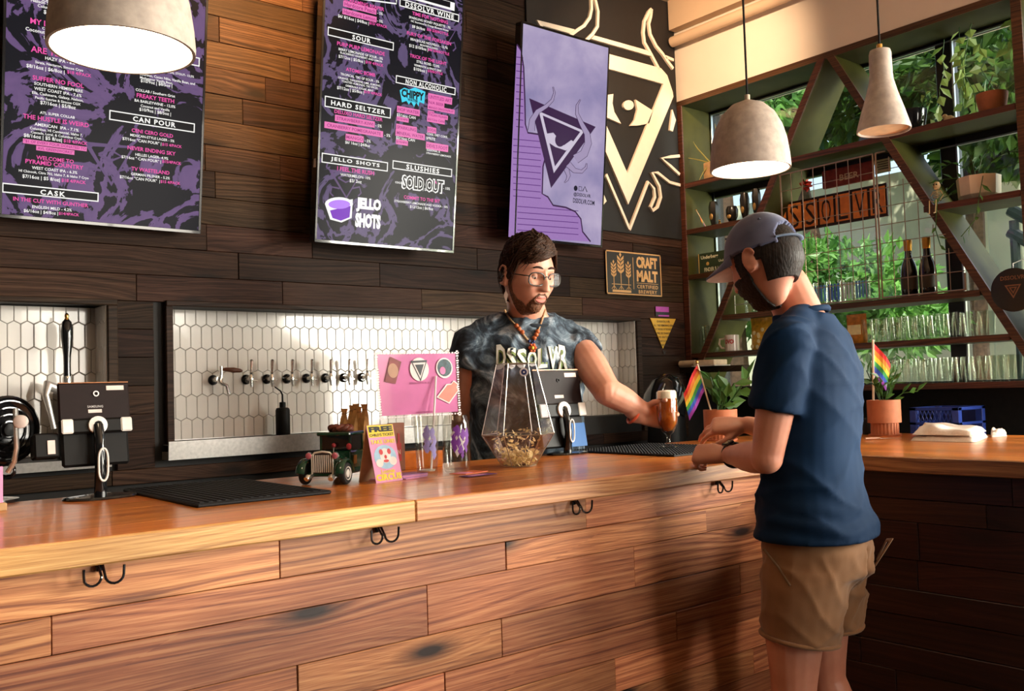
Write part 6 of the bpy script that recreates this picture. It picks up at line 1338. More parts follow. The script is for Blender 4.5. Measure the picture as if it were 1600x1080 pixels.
t = thing('bar_knife', 'slim pale-handled bar knife lying by the right hand plant pot', 'knife', onZ(1380, 687)); a_, c_ = onZ(1352, 688), onZ(1393, 686.5); B().tube([a_+Vector((0, 0, .006)), a_.lerp(c_, .55)+Vector((0, 0, .006))], [.007, .006], 8, flat=.6).build('handle', pmat('pale_handle', (.65, .42, .32), .4), t); e_ = onZ(1409, 686); B().tube([a_.lerp(c_, .55)+Vector((0, 0, .005)), e_+Vector((0, 0, .004))], [.008, .002], 6, flat=.15).build('blade', steel, t)
t = thing('black_condiment_jar', 'small black jar tucked behind the customer by the plant pot', 'jar', onZ(1356, 679)); q_ = onZ(1357, 679); B().lathe([(0, 0), (.022, 0), (.024, .004), (.024, .05), (.018, .06), (0, .06)], q_, 16).build('jar', black, t); B().lathe([(0, .058), (.019, .058), (.019, .07), (0, .072)], q_, 16).build('lid', blackg, t)
# glossy dark dome of the glass rinser behind the goblet
DC = onY(1040, 620, 3.32); t = thing('ice_scoop_dome', 'glossy black dome lid on the counter behind the goblet', 'dome', (DC.x, 3.32, .93)); rd = 34/F_PX*(DC-CAM).dot(AF)
Md = Matrix.Translation(DC) @ Matrix.Rotation(.35, 4, 'Y')
B().lathe([(rd*1.02, -rd*.8), (rd*1.02, -rd*.6), (rd*.98, -rd*.1), (rd*.8, rd*.55), (rd*.45, rd*.95), (0, rd*1.1)], (0, 0, 0), 32).xf(Md).build('dome', blackg, t, 60)
B().lathe([(0, .0), (rd*.9, 0), (rd*.85, DC.z-.93-rd*.5), (0, DC.z-.93-rd*.5)], (DC.x, 3.32, .931), 24).build('body', black, t)
B().tube([DC+Vector((-rd*.95, -.02, -rd*.4)), DC+Vector((-rd*.85, -.05, rd*.1)), DC+Vector((-rd*.6, -.06, rd*.6))], .004, 8).build('rim_highlight', chrome, t)  # chrome tube added to stand in for a highlight on the dome
# ================================================================== PEOPLE
from mathutils.bvhtree import BVHTree
def pframe(o, fwd):
    f = Vector((fwd[0], fwd[1], 0)).normalized(); r = Vector((f.y, -f.x, 0))
    return Matrix(((r.x, f.x, 0, o[0]), (r.y, f.y, 0, o[1]), (0, 0, 1, o[2] if len(o) > 2 else 0), (0, 0, 0, 1)))
def axes(o, x, y, z):
    x, y, z = Vector(x).normalized(), Vector(y).normalized(), Vector(z).normalized(); o = Vector(o)
    return Matrix(((x.x, y.x, z.x, o.x), (x.y, y.y, z.y, o.y), (x.z, y.z, z.z, o.z), (0, 0, 0, 1)))
def sstep(a, b, x): t = max(0, min(1, (x-a)/(b-a))); return t*t*(3-2*t)
def gs(x, s): return math.exp(-(x/s)**2)
def ering(c, ax, ay, n=28, p=2.3, X=Vector((1, 0, 0)), Y=Vector((0, 1, 0))):
    out = []
    for j in range(n):
        a = 2*PI*j/n; ca, sa = math.cos(a), math.sin(a)
        out.append(Vector(c)+X*(ax*math.copysign(abs(ca)**(2/p), ca))+Y*(ay*math.copysign(abs(sa)**(2/p), sa)))
    return out
def limb(b, pts, rr, n=16, end=True):
    pts = [Vector(p) for p in pts]; P, Q = [], []
    # resample for a smooth taper
    for i in range(len(pts)-1):
        for k in range(4): u = k/4; P.append(pts[i].lerp(pts[i+1], u)); Q.append(rr[i]+(rr[i+1]-rr[i])*(u*u*(3-2*u)))
    P.append(pts[-1]); Q.append(rr[-1])
    b.tube(P, Q, n); b.ball(pts[0], rr[0]*.98, 14, 10)
    if end: b.ball(pts[-1], rr[-1]*.98, 14, 10)
    for i in range(1, len(pts)-1): b.ball(pts[i], rr[i]*.99, 14, 10)
def torso(b, rings, n=28): b.loft([ering((x, y, z), ax, ay, n) for (z, ax, ay, y, x) in rings])
def hand(b, M, curl=(.5, .5, .5, .5), thumb=((.75, .55, -.35), (.35, .85, -.4)), spread=.06, s=1.0, tc=.3):
    """palm and five separate bent fingers; wrist at the origin, y to the fingers, x to the thumb, z the back of the hand"""
    q = B()
    q.loft([ering((x*s, y*s, z*s), ax*s, az*s, 16, 2.6, Vector((1, 0, 0)), Vector((0, 0, 1))) for (y, ax, az, x, z) in ((-.03, .027, .021, 0, 0), (.0, .029, .019, 0, 0), (.03, .039, .019, .002, 0), (.065, .043, .017, .001, 0), (.09, .042, .014, 0, .001), (.1, .036, .010, 0, .001))])
    q.ball((.022*s, .03*s, -.008*s), (.018*s, .032*s, .016*s), 12, 8)
    for i, (x, L, r) in enumerate(((.031, .072, .0088), (.0105, .080, .009), (-.0105, .075, .0086), (-.031, .060, .0078))):
        p = Vector((x, .086-.006*abs(i-1.2), 0))*s; a = 0; yaw = (1.5-i)*spread; P = [p-Vector((0, .02, 0))*s, p.copy()]
        for k, (seg, cf) in enumerate(((.46, .9), (.30, 1.15), (.24, .8))):
            a += curl[i]*cf; d = Vector((math.sin(yaw)*math.cos(a), math.cos(yaw)*math.cos(a), -math.sin(a))); p = p+d*(L*seg*s); P.append(p.copy())
        q.tube(P, [r*s, r*1.05*s, r*s, r*.92*s, r*.78*s], 10); q.ball(P[-1], r*.80*s, 10, 8)
        for k in (1, 2, 3): q.ball(P[k], r*1.03*s, 10, 8)
    p = Vector((.026, .018, -.006))*s; P = [p]
    for d, L in zip(thumb, (.042, .032)): P.append(P[-1]+Vector(d).normalized()*L*s)
    P.append(P[-1]+(Vector(thumb[1]).normalized()+Vector((0, 0, -tc))).normalized()*.022*s)
    q.tube(P, [.0135*s, .0115*s, .0105*s, .008*s], 10); q.ball(P[-1], .0085*s, 10, 8); q.ball(P[1], .0118*s, 10, 8)
    q.xf(M); b.add(q.v, q.f)
def remesh(b, voxel, it=4, fac=.5):
    me = bpy.data.meshes.new('tmp'); me.from_pydata(b.v, [], b.f)
    bm = bmesh.new(); bm.from_mesh(me); bmesh.ops.recalc_face_normals(bm, faces=bm.faces); bm.to_mesh(me); bm.free()
    o = bpy.data.objects.new('tmp', me); COL.objects.link(o)
    m = o.modifiers.new('r', 'REMESH'); m.mode = 'VOXEL'; m.voxel_size = voxel; m.adaptivity = 0
    s = o.modifiers.new('s', 'SMOOTH'); s.iterations = it; s.factor = fac
    dg = bpy.context.evaluated_depsgraph_get(); out = bpy.data.meshes.new_from_object(o.evaluated_get(dg))
    bpy.data.objects.remove(o); bpy.data.meshes.remove(me); return out
def deform(me, fn):
    src = [(v.co.copy(), v.normal.copy()) for v in me.vertices]
    me.vertices.foreach_set('co', [c for (p, n) in src for c in fn(p, n)]); me.update()
def mobj(name, me, mat, parent):
    o0 = worldloc(parent); me.transform(Matrix.Translation(-o0)); me.polygons.foreach_set('use_smooth', [True]*len(me.polygons))
    me.materials.clear(); me.materials.append(mat); me.name = name; o = bpy.data.objects.new(name, me); COL.objects.link(o); o.parent = parent; return o
# ---- head: one sculpted surface
HW, HD, HH = .077, .098, .120
def head_pt(th, ph, P, off=0.0):
    """th: azimuth from +y (front) towards +x, ph: elevation"""
    d = Vector((math.sin(th)*math.cos(ph), math.cos(th)*math.cos(ph), math.sin(ph)))
    x, y, z = d.x*HW, d.y*HD, d.z*HH
    lo = sstep(.01, -.115, z)
    x *= 1-.30*lo*(1-.5*P.get('heavy', 0)); x *= 1+.05*P.get('heavy', 0)*gs(z+.045, .04); fr = max(0, d.y)
    if d.y < 0: y *= 1-.42*sstep(-.01, -.10, z)
    else: y *= 1+.06*lo
    y = y if y < .080 else .080+(y-.080)*.55
    n = d.copy()
    f = sstep(.25, .75, d.y); D = 0
    D += f*(.0045*gs(z-.030, .011)*gs(abs(x)-.028, .026))                       # brow
    D -= f*(.0125*gs(z-.008, .0125)*gs(abs(x)-.031, .0145))                     # eye sockets
    D += f*(.0045*gs(z+.022, .018)*gs(abs(x)-.044, .016))                       # cheekbones
    if z < .028: # nose
        t = sstep(.026, -.030, z); w = .0075+.0065*t; h = .007+.021*t; cut = 1-sstep(-.031, -.041, z)
        D += f*h*gs(x, w)*cut*1.05
        D += f*.006*gs(abs(x)-.0125, .006)*gs(z+.031, .007)
    D -= f*.004*gs(z+.047, .006)*gs(x, .006)
    D += f*(.0055*gs(z+.058, .0055)*gs(x, .021)+.0062*gs(z+.071, .006)*gs(x, .018))  # lips
    D -= f*.0045*gs(z+.0645, .0026)*gs(x, .023)
    D -= f*.005*gs(z+.083, .007)*gs(x, .024)
    D += f*(.010*gs(z+.104, .016)*gs(x, .024))                                   # chin
    p = Vector((x, y, z))+n*(D+off); return p
def head_mesh(b, M, P, nu=128, nv=96, scale=1.0):
    vs, fs = [], []
    for i in range(1, nv):
        ph = -PI/2+PI*i/nv
        for j in range(nu): vs.append(M @ (head_pt(2*PI*j/nu, ph, P)*scale))
    bot, top = len(vs), len(vs)+1; vs += [M @ (head_pt(0, -PI/2, P)*scale), M @ (head_pt(0, PI/2, P)*scale)]
    for i in range(nv-2):
        for j in range(nu): j2 = (j+1) % nu; fs.append([i*nu+j, i*nu+j2, (i+1)*nu+j2, (i+1)*nu+j])
    for j in range(nu): j2 = (j+1) % nu; fs.append([bot, j2, j]); fs.append([top, (nv-2)*nu+j, (nv-2)*nu+j2])
    b.add(vs, fs)
    for s in (-1, 1):                                                            # ears
        e = B()
        e.ball((0, 0, 0), (.008, .019, .031), 14, 10, Matrix.Rotation(s*-.32, 4, 'Z') @ Matrix.Rotation(-.15, 4, 'X'))
        rim = [Vector((s*.009, .020*math.sin(a)-.004, .030*math.cos(a)+.002)) for a in [PI*(-1.15+1.55*k/14)*-1 for k in range(15)]]
        e.tube(rim, .0042, 8); e.ball((s*.004, .006, -.024), (.006, .009, .011), 10, 8)
        e.xf(M @ Matrix.Scale(scale, 4) @ Matrix.Translation((s*.080, -.012, -.002))); b.add(e.v, e.f)
def head_patch(M, P, mask, offf, nu=150, nv=110, scale=1.0, th=.006):
    """shell over part of the head: hair, beard, cap. mask(th, ph, p) -> 0..1, offf -> height above the skin"""
    g = {}; vs = []; fs = []; inn = []
    for i in range(1, nv):
        ph = -PI/2+PI*i/nv
        for j in range(nu):
            t = 2*PI*j/nu; t = t-2*PI if t > PI else t; p0 = head_pt(t, ph, P)
            m = mask(t, ph, p0)
            if m <= 0: continue
            g[i, j] = len(vs); o = offf(t, ph, p0)*min(1, m); vs.append(M @ (head_pt(t, ph, P, o+.0006)*scale)); inn.append(M @ (head_pt(t, ph, P, -.003)*scale))
    n = len(vs); bd = {}
    for (i, j) in g:
        q = [(i, j), (i, (j+1) % nu), (i+1, (j+1) % nu), (i+1, j)]
        if all(k in g for k in q):
            f = [g[k] for k in q]; fs.append(f)
            for a in range(4): e = (f[a], f[(a+1) % 4]); bd[e] = 1
    for (a, c) in list(bd):
        if (c, a) not in bd: fs.append([c, a, n+a, n+c])
    return B().add(vs+inn, fs)
def skinmat(name, a, c, red=(.5, .12, .08)):
    m, t, p = nodes(name); cc = coords(t, rnd=False); nz = N(t, 'TexNoise', i_Scale=14.0, i_Detail=5.0); t.links.new(cc, nz.inputs['Vector'])
    r = ramp(t, [(.3, a), (.7, c)], nz.outputs['Fac']); n2 = N(t, 'TexNoise', i_Scale=170.0, i_Detail=2.0); t.links.new(cc, n2.inputs['Vector'])
    t.links.new(r.outputs[0], p.inputs['Base Color']); p.inputs['Roughness'].default_value = .48
    p.inputs['Subsurface Weight'].default_value = .12; p.inputs['Subsurface Radius'].default_value = (.012, .004, .002)
    bp = N(t, 'Bump', i_Strength=.12, i_Distance=.001); t.links.new(n2.outputs['Fac'], bp.inputs['Height']); t.links.new(bp.outputs[0], p.inputs['Normal']); MT[name] = m; return m
def hairmat(name, a, c, st=(220, 220, 26)):
    m, t, p = nodes(name); cc = coords(t, st, rnd=False); nz = N(t, 'TexNoise', i_Scale=1.0, i_Detail=3.0, i_Distortion=.3); t.links.new(cc, nz.inputs['Vector'])
    r = ramp(t, [(.3, a), (.7, c)], nz.outputs['Fac']); t.links.new(r.outputs[0], p.inputs['Base Color']); p.inputs['Roughness'].default_value = .6; p.inputs['Specular IOR Level'].default_value = .25
    bp = N(t, 'Bump', i_Strength=.6, i_Distance=.003); t.links.new(nz.outputs['Fac'], bp.inputs['Height']); t.links.new(bp.outputs[0], p.inputs['Normal']); MT[name] = m; return m
def clothmat(name, a, c, scale=5.0, weave=500, rough=.85, stops=(.35, .65), det=4.0, sheen=.2):
    m, t, p = nodes(name); cc = coords(t, rnd=False); nz = N(t, 'TexNoise', i_Scale=scale, i_Detail=det, i_Distortion=.8); t.links.new(cc, nz.inputs['Vector'])
    r = ramp(t, [(stops[0], a), (stops[1], c)], nz.outputs['Fac']); t.links.new(r.outputs[0], p.inputs['Base Color']); p.inputs['Roughness'].default_value = rough
    p.inputs['Sheen Weight'].default_value = sheen; p.inputs['Specular IOR Level'].default_value = .18
    n2 = N(t, 'TexNoise', i_Scale=float(weave), i_Detail=1.0); t.links.new(cc, n2.inputs['Vector'])
    bp = N(t, 'Bump', i_Strength=.15, i_Distance=.001); t.links.new(n2.outputs['Fac'], bp.inputs['Height']); t.links.new(bp.outputs[0], p.inputs['Normal']); MT[name] = m; return m
def fold(p, n, amp, dirs, seed=0):
    h = 0
    for (k, a) in dirs:
        w = mnoise.noise(p*4+Vector((seed, 0, 0)))*1.6; ph = p.dot(k)+w*2.2
        ridge = 1-abs(math.sin(ph)); h += a*(ridge**2-.35)*(.5+.8*max(0, mnoise.noise(p*3.1+Vector((0, seed, 7)))+.25))
    return p+n*(amp*h)
def shoe(b, M, s=1.0):
    q = B(); q.loft([ering((0, y*s, z*s), ax*s, az*s, 16, 2.8, Vector((1, 0, 0)), Vector((0, 0, 1))) for (y, ax, az, z) in ((-.075, .026, .036, .045), (-.06, .036, .05, .052), (0, .040, .046, .048), (.06, .046, .036, .038), (.13, .048, .028, .030), (.175, .040, .022, .025), (.195, .02, .014, .020))]); q.xf(M); b.add(q.v, q.f)
m_skin1 = skinmat('customer_skin', (.48, .185, .115), (.60, .26, .165)); m_skin2 = skinmat('bartender_skin', (.56, .25, .165), (.68, .34, .24))

# ------------------------------------------------------------------ customer
CO = atD(1262, 650, 2.5); CF = Vector((-.265, .964, 0)).normalized(); CMt = pframe((CO.x, CO.y, 0), CF)
cu = thing('person', 'man in a navy T-shirt, khaki shorts and blue-grey cap leaning on the bar', 'person', (CO.x, CO.y, 0))
Ci = CMt.inverted()
def lc(px, py, D): return Ci @ atD(px, py, D)
sL, sR = Vector((-.175, -.012, 1.405)), Vector((.175, -.005, 1.40))
eL = lc(1198, 716, 2.36); wL = lc(1140, 711, 2.62)
eR = lc(1262, 690, 2.72); wR = lc(1168, 664, 2.84)
b = B()
TR = [(.84, .135, .095, .0, 0), (.93, .142, .100, 0, 0), (1.02, .148, .104, .004, 0), (1.12, .148, .106, .0, 0), (1.24, .162, .112, -.008, 0), (1.34, .172, .112, -.012, 0), (1.42, .150, .088, -.012, 0), (1.455, .085, .066, -.004, 0), (1.475, .06, .058, .004, 0)]
torso(b, TR)
limb(b, [(0, -.004, 1.44), (0, .016, 1.50), (0, .045, 1.57)], [.068, .063, .062], 18)
for s in (-1, 1): limb(b, [(s*.04, -.01, 1.475), (s*.10, -.012, 1.445), (s*.155, -.012, 1.415)], [.038, .042, .044])
limb(b, [sL, sL.lerp(eL, .45), eL, eL.lerp(wL, .35), wL], [.056, .050, .041, .043, .027])
limb(b, [sR, sR.lerp(eR, .45), eR, eR.lerp(wR, .35), wR], [.056, .048, .040, .042, .027])
for s in (-1, 1):
    hp, kn, an = Vector((s*.085, .0, .90)), Vector((s*.105, .035 if s < 0 else .02, .49)), Vector((s*.115, -.02 if s < 0 else -.07, .09))
    limb(b, [hp, hp.lerp(kn, .5)+Vector((0, .01, 0)), kn, kn.lerp(an, .3)+Vector((0, -.018, 0)), an], [.074, .077, .056, .056, .036])
    limb(b, [an, an+Vector((0, .06, -.045)), an+Vector((0, .13, -.06))], [.038, .034, .026])
HMc = Matrix.Translation(lc(1196, 412, 2.485)) @ Matrix.Rotation(-.28, 4, 'Z') @ Matrix.Rotation(-.30, 4, 'X')
head_mesh(b, HMc, {})
up = Vector((0, 0, 1)); vw = Ci.to_3x3() @ Vector((.80, .60, 0)).normalized(); il = Ci.to_3x3() @ Vector((-.60, .80, 0)).normalized()
hy = (il*.9+vw*.25+up*.02).normalized(); hz = (up*.75-vw*.6); hz = (hz-hy*hz.dot(hy)).normalized(); hx = hy.cross(hz)
hand(b, axes(wL+hy*.012, hx, hy, hz), (1.0, 1.05, 1.1, 1.15), ((.55, .8, -.1), (.1, .9, -.45)), .03, .92)
hy2 = (il*.95+vw*.05+up*-.02).normalized(); hz2 = (up*.8-vw*.55); hz2 = (hz2-hy2*hz2.dot(hy2)).normalized(); hx2 = -(hy2.cross(hz2))
hand(b, axes(wR+hy2*.012, hx2, hy2, hz2), (.35, .4, .45, .55), ((.7, .7, -.2), (.3, .95, -.2)), .10, .95)
b.xf(CMt); me = remesh(b, .0045, 5); mobj('body', me, m_skin1, cu)
# T-shirt
b = B(); off = .016
torso(b, [(.897, .196, .154, -.010, 0), (.92, .194, .152, -.009, 0), (.965, .184, .140, -.006, 0), (1.03, .170, .127, -.002, 0), (1.12, .166, .122, -.002, 0), (1.24, .178, .126, -.010, 0), (1.34, .186, .124, -.014, 0), (1.42, .164, .100, -.014, 0), (1.462, .106, .084, -.006, 0), (1.486, .082, .078, .0, 0)])
for s in (-1, 1): limb(b, [(s*.045, -.012, 1.468), (s*.10, -.014, 1.448), (s*.165, -.013, 1.415)], [.046, .052, .057])
cL = sL.lerp(eL, .60); cR = sR.lerp(eR, .60)
limb(b, [sL+Vector((.03, 0, -.01)), sL+Vector((-.004, -.002, .0)), sL.lerp(eL, .3), cL], [.066, .066, .070, .071], 18, False); limb(b, [sR+Vector((-.03, 0, -.01)), sR, sR.lerp(eR, .3), cR], [.066, .065, .068, .068], 18, False)
b.xf(CMt)
dL, dR = (CMt.to_3x3() @ (eL-sL)).normalized(), (CMt.to_3x3() @ (eR-sR)).normalized(); wcL, wcR = CMt @ cL, CMt @ cR
me = remesh(b, .0075, 6)
rL = CMt.to_3x3()
def tee(p, n):
    q = Ci @ p
    lw = sstep(1.05, .92, q.z)*sstep(.90, .93, q.z); a = .010*(1-.4*lw)*sstep(.895, .94, q.z)
    p = fold(p, n, a, [(rL @ Vector((18, 8, 22)), .8), (rL @ Vector((-10, 14, 30)), .7)], 3)
    p = p+n*(.010*lw*math.sin(q.z*95+mnoise.noise(p*5)*5)*(.4+.6*max(0, mnoise.noise(p*4))))
    return p
deform(me, tee); m_navy = clothmat('navy_jersey', (.0016, .015, .046), (.0025, .022, .066), 3.0, sheen=.0); sh_o = mobj('t_shirt', me, m_navy, cu)
# collar and cuff bands
def band(nm, c, d, r, th, m, par, ref=None, n=40, ry=1.0):
    d = Vector(d).normalized(); a = (Vector(ref)-d*Vector(ref).dot(d)).normalized() if ref is not None else d.orthogonal().normalized(); e = d.cross(a)
    return B().tube([Vector(c)+a*(r*math.cos(2*PI*i/n))+e*(r*ry*math.sin(2*PI*i/n)) for i in range(n+1)], th, 8, cap=False).build(nm, m, par, 180)
band('collar', CMt @ Vector((0, .004, 1.484)), CMt.to_3x3() @ Vector((0, .25, 1)), .0745, .0085, m_navy, sh_o, CMt.to_3x3() @ Vector((1, 0, 0)), ry=.93)
# shorts
b = B(); torso(b, [(.80, .170, .130, -.010, 0), (.87, .176, .136, -.010, 0), (.915, .168, .124, -.006, 0), (.95, .15, .11, 0, 0)])
b.ball((0, -.055, .84), (.14, .085, .09), 18, 12)
hm = []
for s in (-1, 1):
    hp, kn = Vector((s*.082, -.004, .825)), Vector((s*.105, .035 if s < 0 else .02, .49)); e = hp.lerp(kn, .54); hm.append((CMt @ e, (CMt.to_3x3() @ (kn-hp)).normalized())); limb(b, [hp, hp.lerp(kn, .32), e], [.112, .107, .101], 20, False)
b.xf(CMt); me = remesh(b, .0075, 5)
def shor(p, n):
    q = Ci @ p
    p = fold(p, n, .011*sstep(.90, .84, q.z), [(rL @ Vector((20, -14, 26)), .8), (rL @ Vector((-26, 10, 18)), .7)], 9)
    if abs(q.x) < .03 and q.y < -.05 and q.z < .88: p = p-n*.012*gs(q.x, .012)
    return p
deform(me, shor); m_khaki = clothmat('khaki_twill', (.19, .092, .042), (.26, .130, .060), 4.0); so = mobj('shorts', me, m_khaki, cu)
for (c, d), s in zip(hm, (-1, 1)): band('hem', c-d*.004, d, .0975, .006, m_khaki, so, ref=rL @ Vector((1, 0, 0)))
pk = B()
for s in (-1,):
    P = [Vector((s*.165, .075, .88)), Vector((s*.186, .03, .84)), Vector((s*.194, .0, .80))]; pk.tube([CMt @ v for v in P], .0035, 6)
pk.build('pocket_seam', pmat('khaki_stitch', (.14, .075, .035), .8), so, 60)
B().tube([CMt @ Vector(v) for v in ((.085, -.125, .80), (.095, -.155, .85), (.11, -.172, .88), (.13, -.155, .875), (.135, -.125, .82))], [.006, .009, .009, .008, .005], 8, flat=.3).build('pocket_flap', m_khaki, so, 60)
b = B()
for s in (-1, 1): shoe(b, Matrix.Translation((s*.115, -.01 if s < 0 else -.06, 0)))
for s in (-1, 1):
    b2 = B(); shoe(b2, CMt @ Matrix.Translation((s*.115, -.01 if s < 0 else -.06, 0))); b2.build('shoe', pmat('dark_canvas_shoe', (.03, .03, .035), .7), cu, 60)
# hair, beard, cap, watch
HC = CMt @ HMc; m_hair1 = hairmat('dark_brown_hair', (.006, .0035, .0025), (.018, .010, .0065))
head_patch(HC, {}, lambda t, ph, p: 1 if (abs(t) > 1.45 and p.z > -.062-.0*abs(t) and (abs(t) > 1.95 or p.z > -.01)) else 0, lambda t, ph, p: .005+.004*sstep(1.6, 2.6, abs(t))+.0015*mnoise.noise(p*300), 150, 110).build('hair', m_hair1, cu, 180)
head_patch(HC, {}, lambda t, ph, p: sstep(0, .3, min(1, (-.026-p.z)*60+.0)) if (abs(t) < 1.45 and p.z < -.026 and p.z > -.118 and not (abs(p.x) < .025 and -.078 < p.z < -.050) and (p.z < -.045 or abs(t) > .75)) else (1 if 1.15 < abs(t) < 1.5 and -.05 < p.z < .03 else 0), lambda t, ph, p: .006+.0025*mnoise.noise(p*260), 170, 130).build('beard', m_hair1, cu, 180)
def capm(t, ph, p):
    if p.z < .026+.012*math.cos(t): return 0
    a = abs(abs(t)-PI)
    if a < .62 and p.z < .030+.038*math.sqrt(max(0, 1-(a/.62)**2)): return 0
    return 1
m_cap = clothmat('blue_grey_cap_twill', (.075, .085, .155), (.115, .125, .205), 7.0, rough=.9)
cap = head_patch(HC, {}, capm, lambda t, ph, p: .014+.006*sstep(.03, .1, p.z), 150, 110).build('cap', m_cap, cu, 180)
cp_off = lambda t, z: head_pt(t, math.asin(max(-1, min(1, z/HH))), {}, .0145)
B().tube([HC @ cp_off(PI+(-.66+1.32*i/14), .030) for i in range(15)], .009, 8, flat=.35).build('strap', pmat('pale_blue_strap', (.16, .22, .32), .5), cap, 60)
b = B()
for i in range(7): b.ball(HC @ cp_off(PI+(-.4+.8*i/6), .030)+(HC.to_3x3() @ Vector((0, -.004, 0))), .0028, 6, 5)
b.build('strap_holes', black, cap)
B().ball(HC @ Vector((0, 0, .1415)), (.008, .008, .004)).build('button', m_cap, cap)
for t_ in (.7, -.7, 2.3, -2.3): B().tube([HC @ cp_off(t_, .085)+(HC.to_3x3() @ Vector((math.sin(t_), math.cos(t_), .6)))*.004, HC @ cp_off(t_, .087)+(HC.to_3x3() @ Vector((math.sin(t_), math.cos(t_), .6)))*.0055], .004, 8).build('eyelet', pmat('cap_eyelet', (.05, .055, .08), .7), cap)
# brim
vs, n, mrow = [], 24, 8
for lay in (0, 1):
    for k in range(mrow):
        for i in range(n+1):
            t_ = -1.15+2.3*i/n; p = cp_off(t_, .030); e = k/(mrow-1); ext = .078*math.cos(t_*1.05)**.8*e if abs(t_) < 1.15 else 0
            vs.append(HC @ (p+Vector((0, ext, -.010*e-.016*abs(math.sin(t_))**2*e-(.004 if lay else 0)+.004))))
m_ = (n+1)*mrow; fs = []
for k in range(mrow-1):
    for i in range(n): a = k*(n+1)+i; fs.append([a, a+1, a+n+2, a+n+1]); fs.append([m_+a, m_+a+n+1, m_+a+n+2, m_+a+1])
for i in range(n): a = (mrow-1)*(n+1)+i; fs.append([a, a+1, m_+a+1, m_+a])
B().add(vs, fs).build('brim', m_cap, cap, 60)
B().add([v+HC.to_3x3() @ Vector((0, 0, -.0012)) for v in vs[m_:]], [[k*(n+1)+i, (k+1)*(n+1)+i, (k+1)*(n+1)+i+1, k*(n+1)+i+1] for k in range(mrow-1) for i in range(n)]).build('brim_underside', pmat('tan_brim_lining', (.45, .30, .24), .8), cap, 180)
wv_ = CMt @ (wL-hy*.012); wa = (CMt.to_3x3() @ (wL-eL)).normalized()
wt = band('watch_strap', wv_, wa, .0300, .0075, rubber, cu); 
wn = ((CMt.to_3x3() @ (up*.5-vw*.6))); wn = (wn-wa*wn.dot(wa)).normalized(); B().box((-.017, -.014, 0), (.017, .014, .010), .003, axes(wv_+wn*.031, wa, wn.cross(wa), wn)).build('watch_case', blackg, wt)
# eyes (in profile under the brim)
for s in (-1, 1):
    ec_ = HC @ Vector((s*.031, .0735, .006)); eo = B().ball(ec_, .0115, 14, 10).build('eye', pmat('eye_white', (.7, .62, .58), .2), cu); B().ball(ec_+HC.to_3x3() @ Vector((0, .0082, -.003)), .0045, 10, 8).build('iris', pmat('brown_iris', (.05, .025, .012), .15), eo)
    B().tube([HC @ head_pt(s*(.20+.42*k/5), .262+.02*math.sin(k/5*PI), {}, .0015) for k in range(6)], [.002, .0035, .004, .0035, .0028, .0015], 6).build('eyebrow', m_hair1, cu, 180)

# ------------------------------------------------------------------ bartender
BO = atD(822, 600, 3.60); BF = Vector((-.27, -.963, 0)).normalized(); BM = pframe((BO.x, BO.y, 0), BF); Bi = BM.inverted()
ba = thing('person', 'bartender in glasses and a tie-dyed sleeveless shirt handing over a beer', 'person', (BO.x, BO.y, 0))
def lb(px, py, D): return Bi @ atD(px, py, D)
bL, bR = Vector((-.215, .015, 1.488)), Vector((.222, .0, 1.488))
eL = lb(949, 612, 3.44); wL = lb(1008, 642, 3.475); eR = lb(724, 668, 3.60); wR = lb(765, 740, 3.66)
b = B()
TB = [(.94, .20, .135, .0, 0), (1.05, .205, .140, .0, 0), (1.17, .205, .140, .0, 0), (1.30, .212, .138, .0, 0), (1.41, .218, .13, .0, 0), (1.495, .185, .105, .01, 0), (1.55, .110, .080, .03, 0), (1.585, .074, .070, .05, 0)]
torso(b, TB); limb(b, [bL, bL.lerp(eL, .5), eL, eL.lerp(wL, .35), wL], [.055, .063, .053, .050, .031]); limb(b, [bR, bR.lerp(eR, .5), eR, eR.lerp(wR, .4), wR], [.054, .058, .048, .046, .031])
for s in (-1, 1):
    hp, kn, an = Vector((s*.10, 0, .95)), Vector((s*.12, .02, .52)), Vector((s*.13, -.02, .09)); limb(b, [hp, hp.lerp(kn, .5), kn, kn.lerp(an, .3)+Vector((0, -.02, 0)), an], [.105, .09, .062, .062, .04]); limb(b, [an, an+Vector((0, .07, -.045)), an+Vector((0, .14, -.06))], [.04, .036, .028])
HSC = 1.13
hf = Bi.to_3x3() @ Vector((-.04, -1.0, -.22)).normalized(); hzv = Vector((0, 0, 1)); hxv = hf.cross(hzv).normalized(); hzv = hxv.cross(hf).normalized()
HB = axes(lb(824, 432, 3.44), hxv, hf, hzv)
PB_ = {'heavy': 1}
head_mesh(b, HB, PB_, scale=HSC); limb(b, [(0, .02, 1.52), (0, .045, 1.585), HB @ Vector((0, -.028, -.055))], [.080, .072, .066], 18)
b3 = Bi.to_3x3(); iR = b3 @ Vector((.74, -.67, 0)).normalized(); vV = b3 @ Vector((.67, .74, 0)).normalized()
gl = Bi @ G0
wl = gl-iR*.098+vV*.040+up*(.118)
hy = (iR*.97+vV*.10-up*.08).normalized(); hz = vV-hy*vV.dot(hy); hz.normalize(); hx = hy.cross(hz)
limb(b, [eL.lerp(wl, .75), wl], [.034, .030])
hand(b, axes(wl, hx, hy, hz), (.62, .66, .70, .78), ((.55, .55, -.75), (.25, .75, -.75)), .05, 1.08, .6)
hand(b, axes(wR, Vector((-1, 0, 0)), (wR-eR).normalized(), Vector((0, .3, 1))), (.5, .5, .5, .5), s=1.05)
for s in (-1, 1): limb(b, [(s*.05, .025, 1.57), (s*.13, .015, 1.535), (s*.19, .008, 1.50)], [.042, .046, .046])
b.xf(BM); me = remesh(b, .0042, 5); body_b = mobj('body', me, m_skin2, ba)
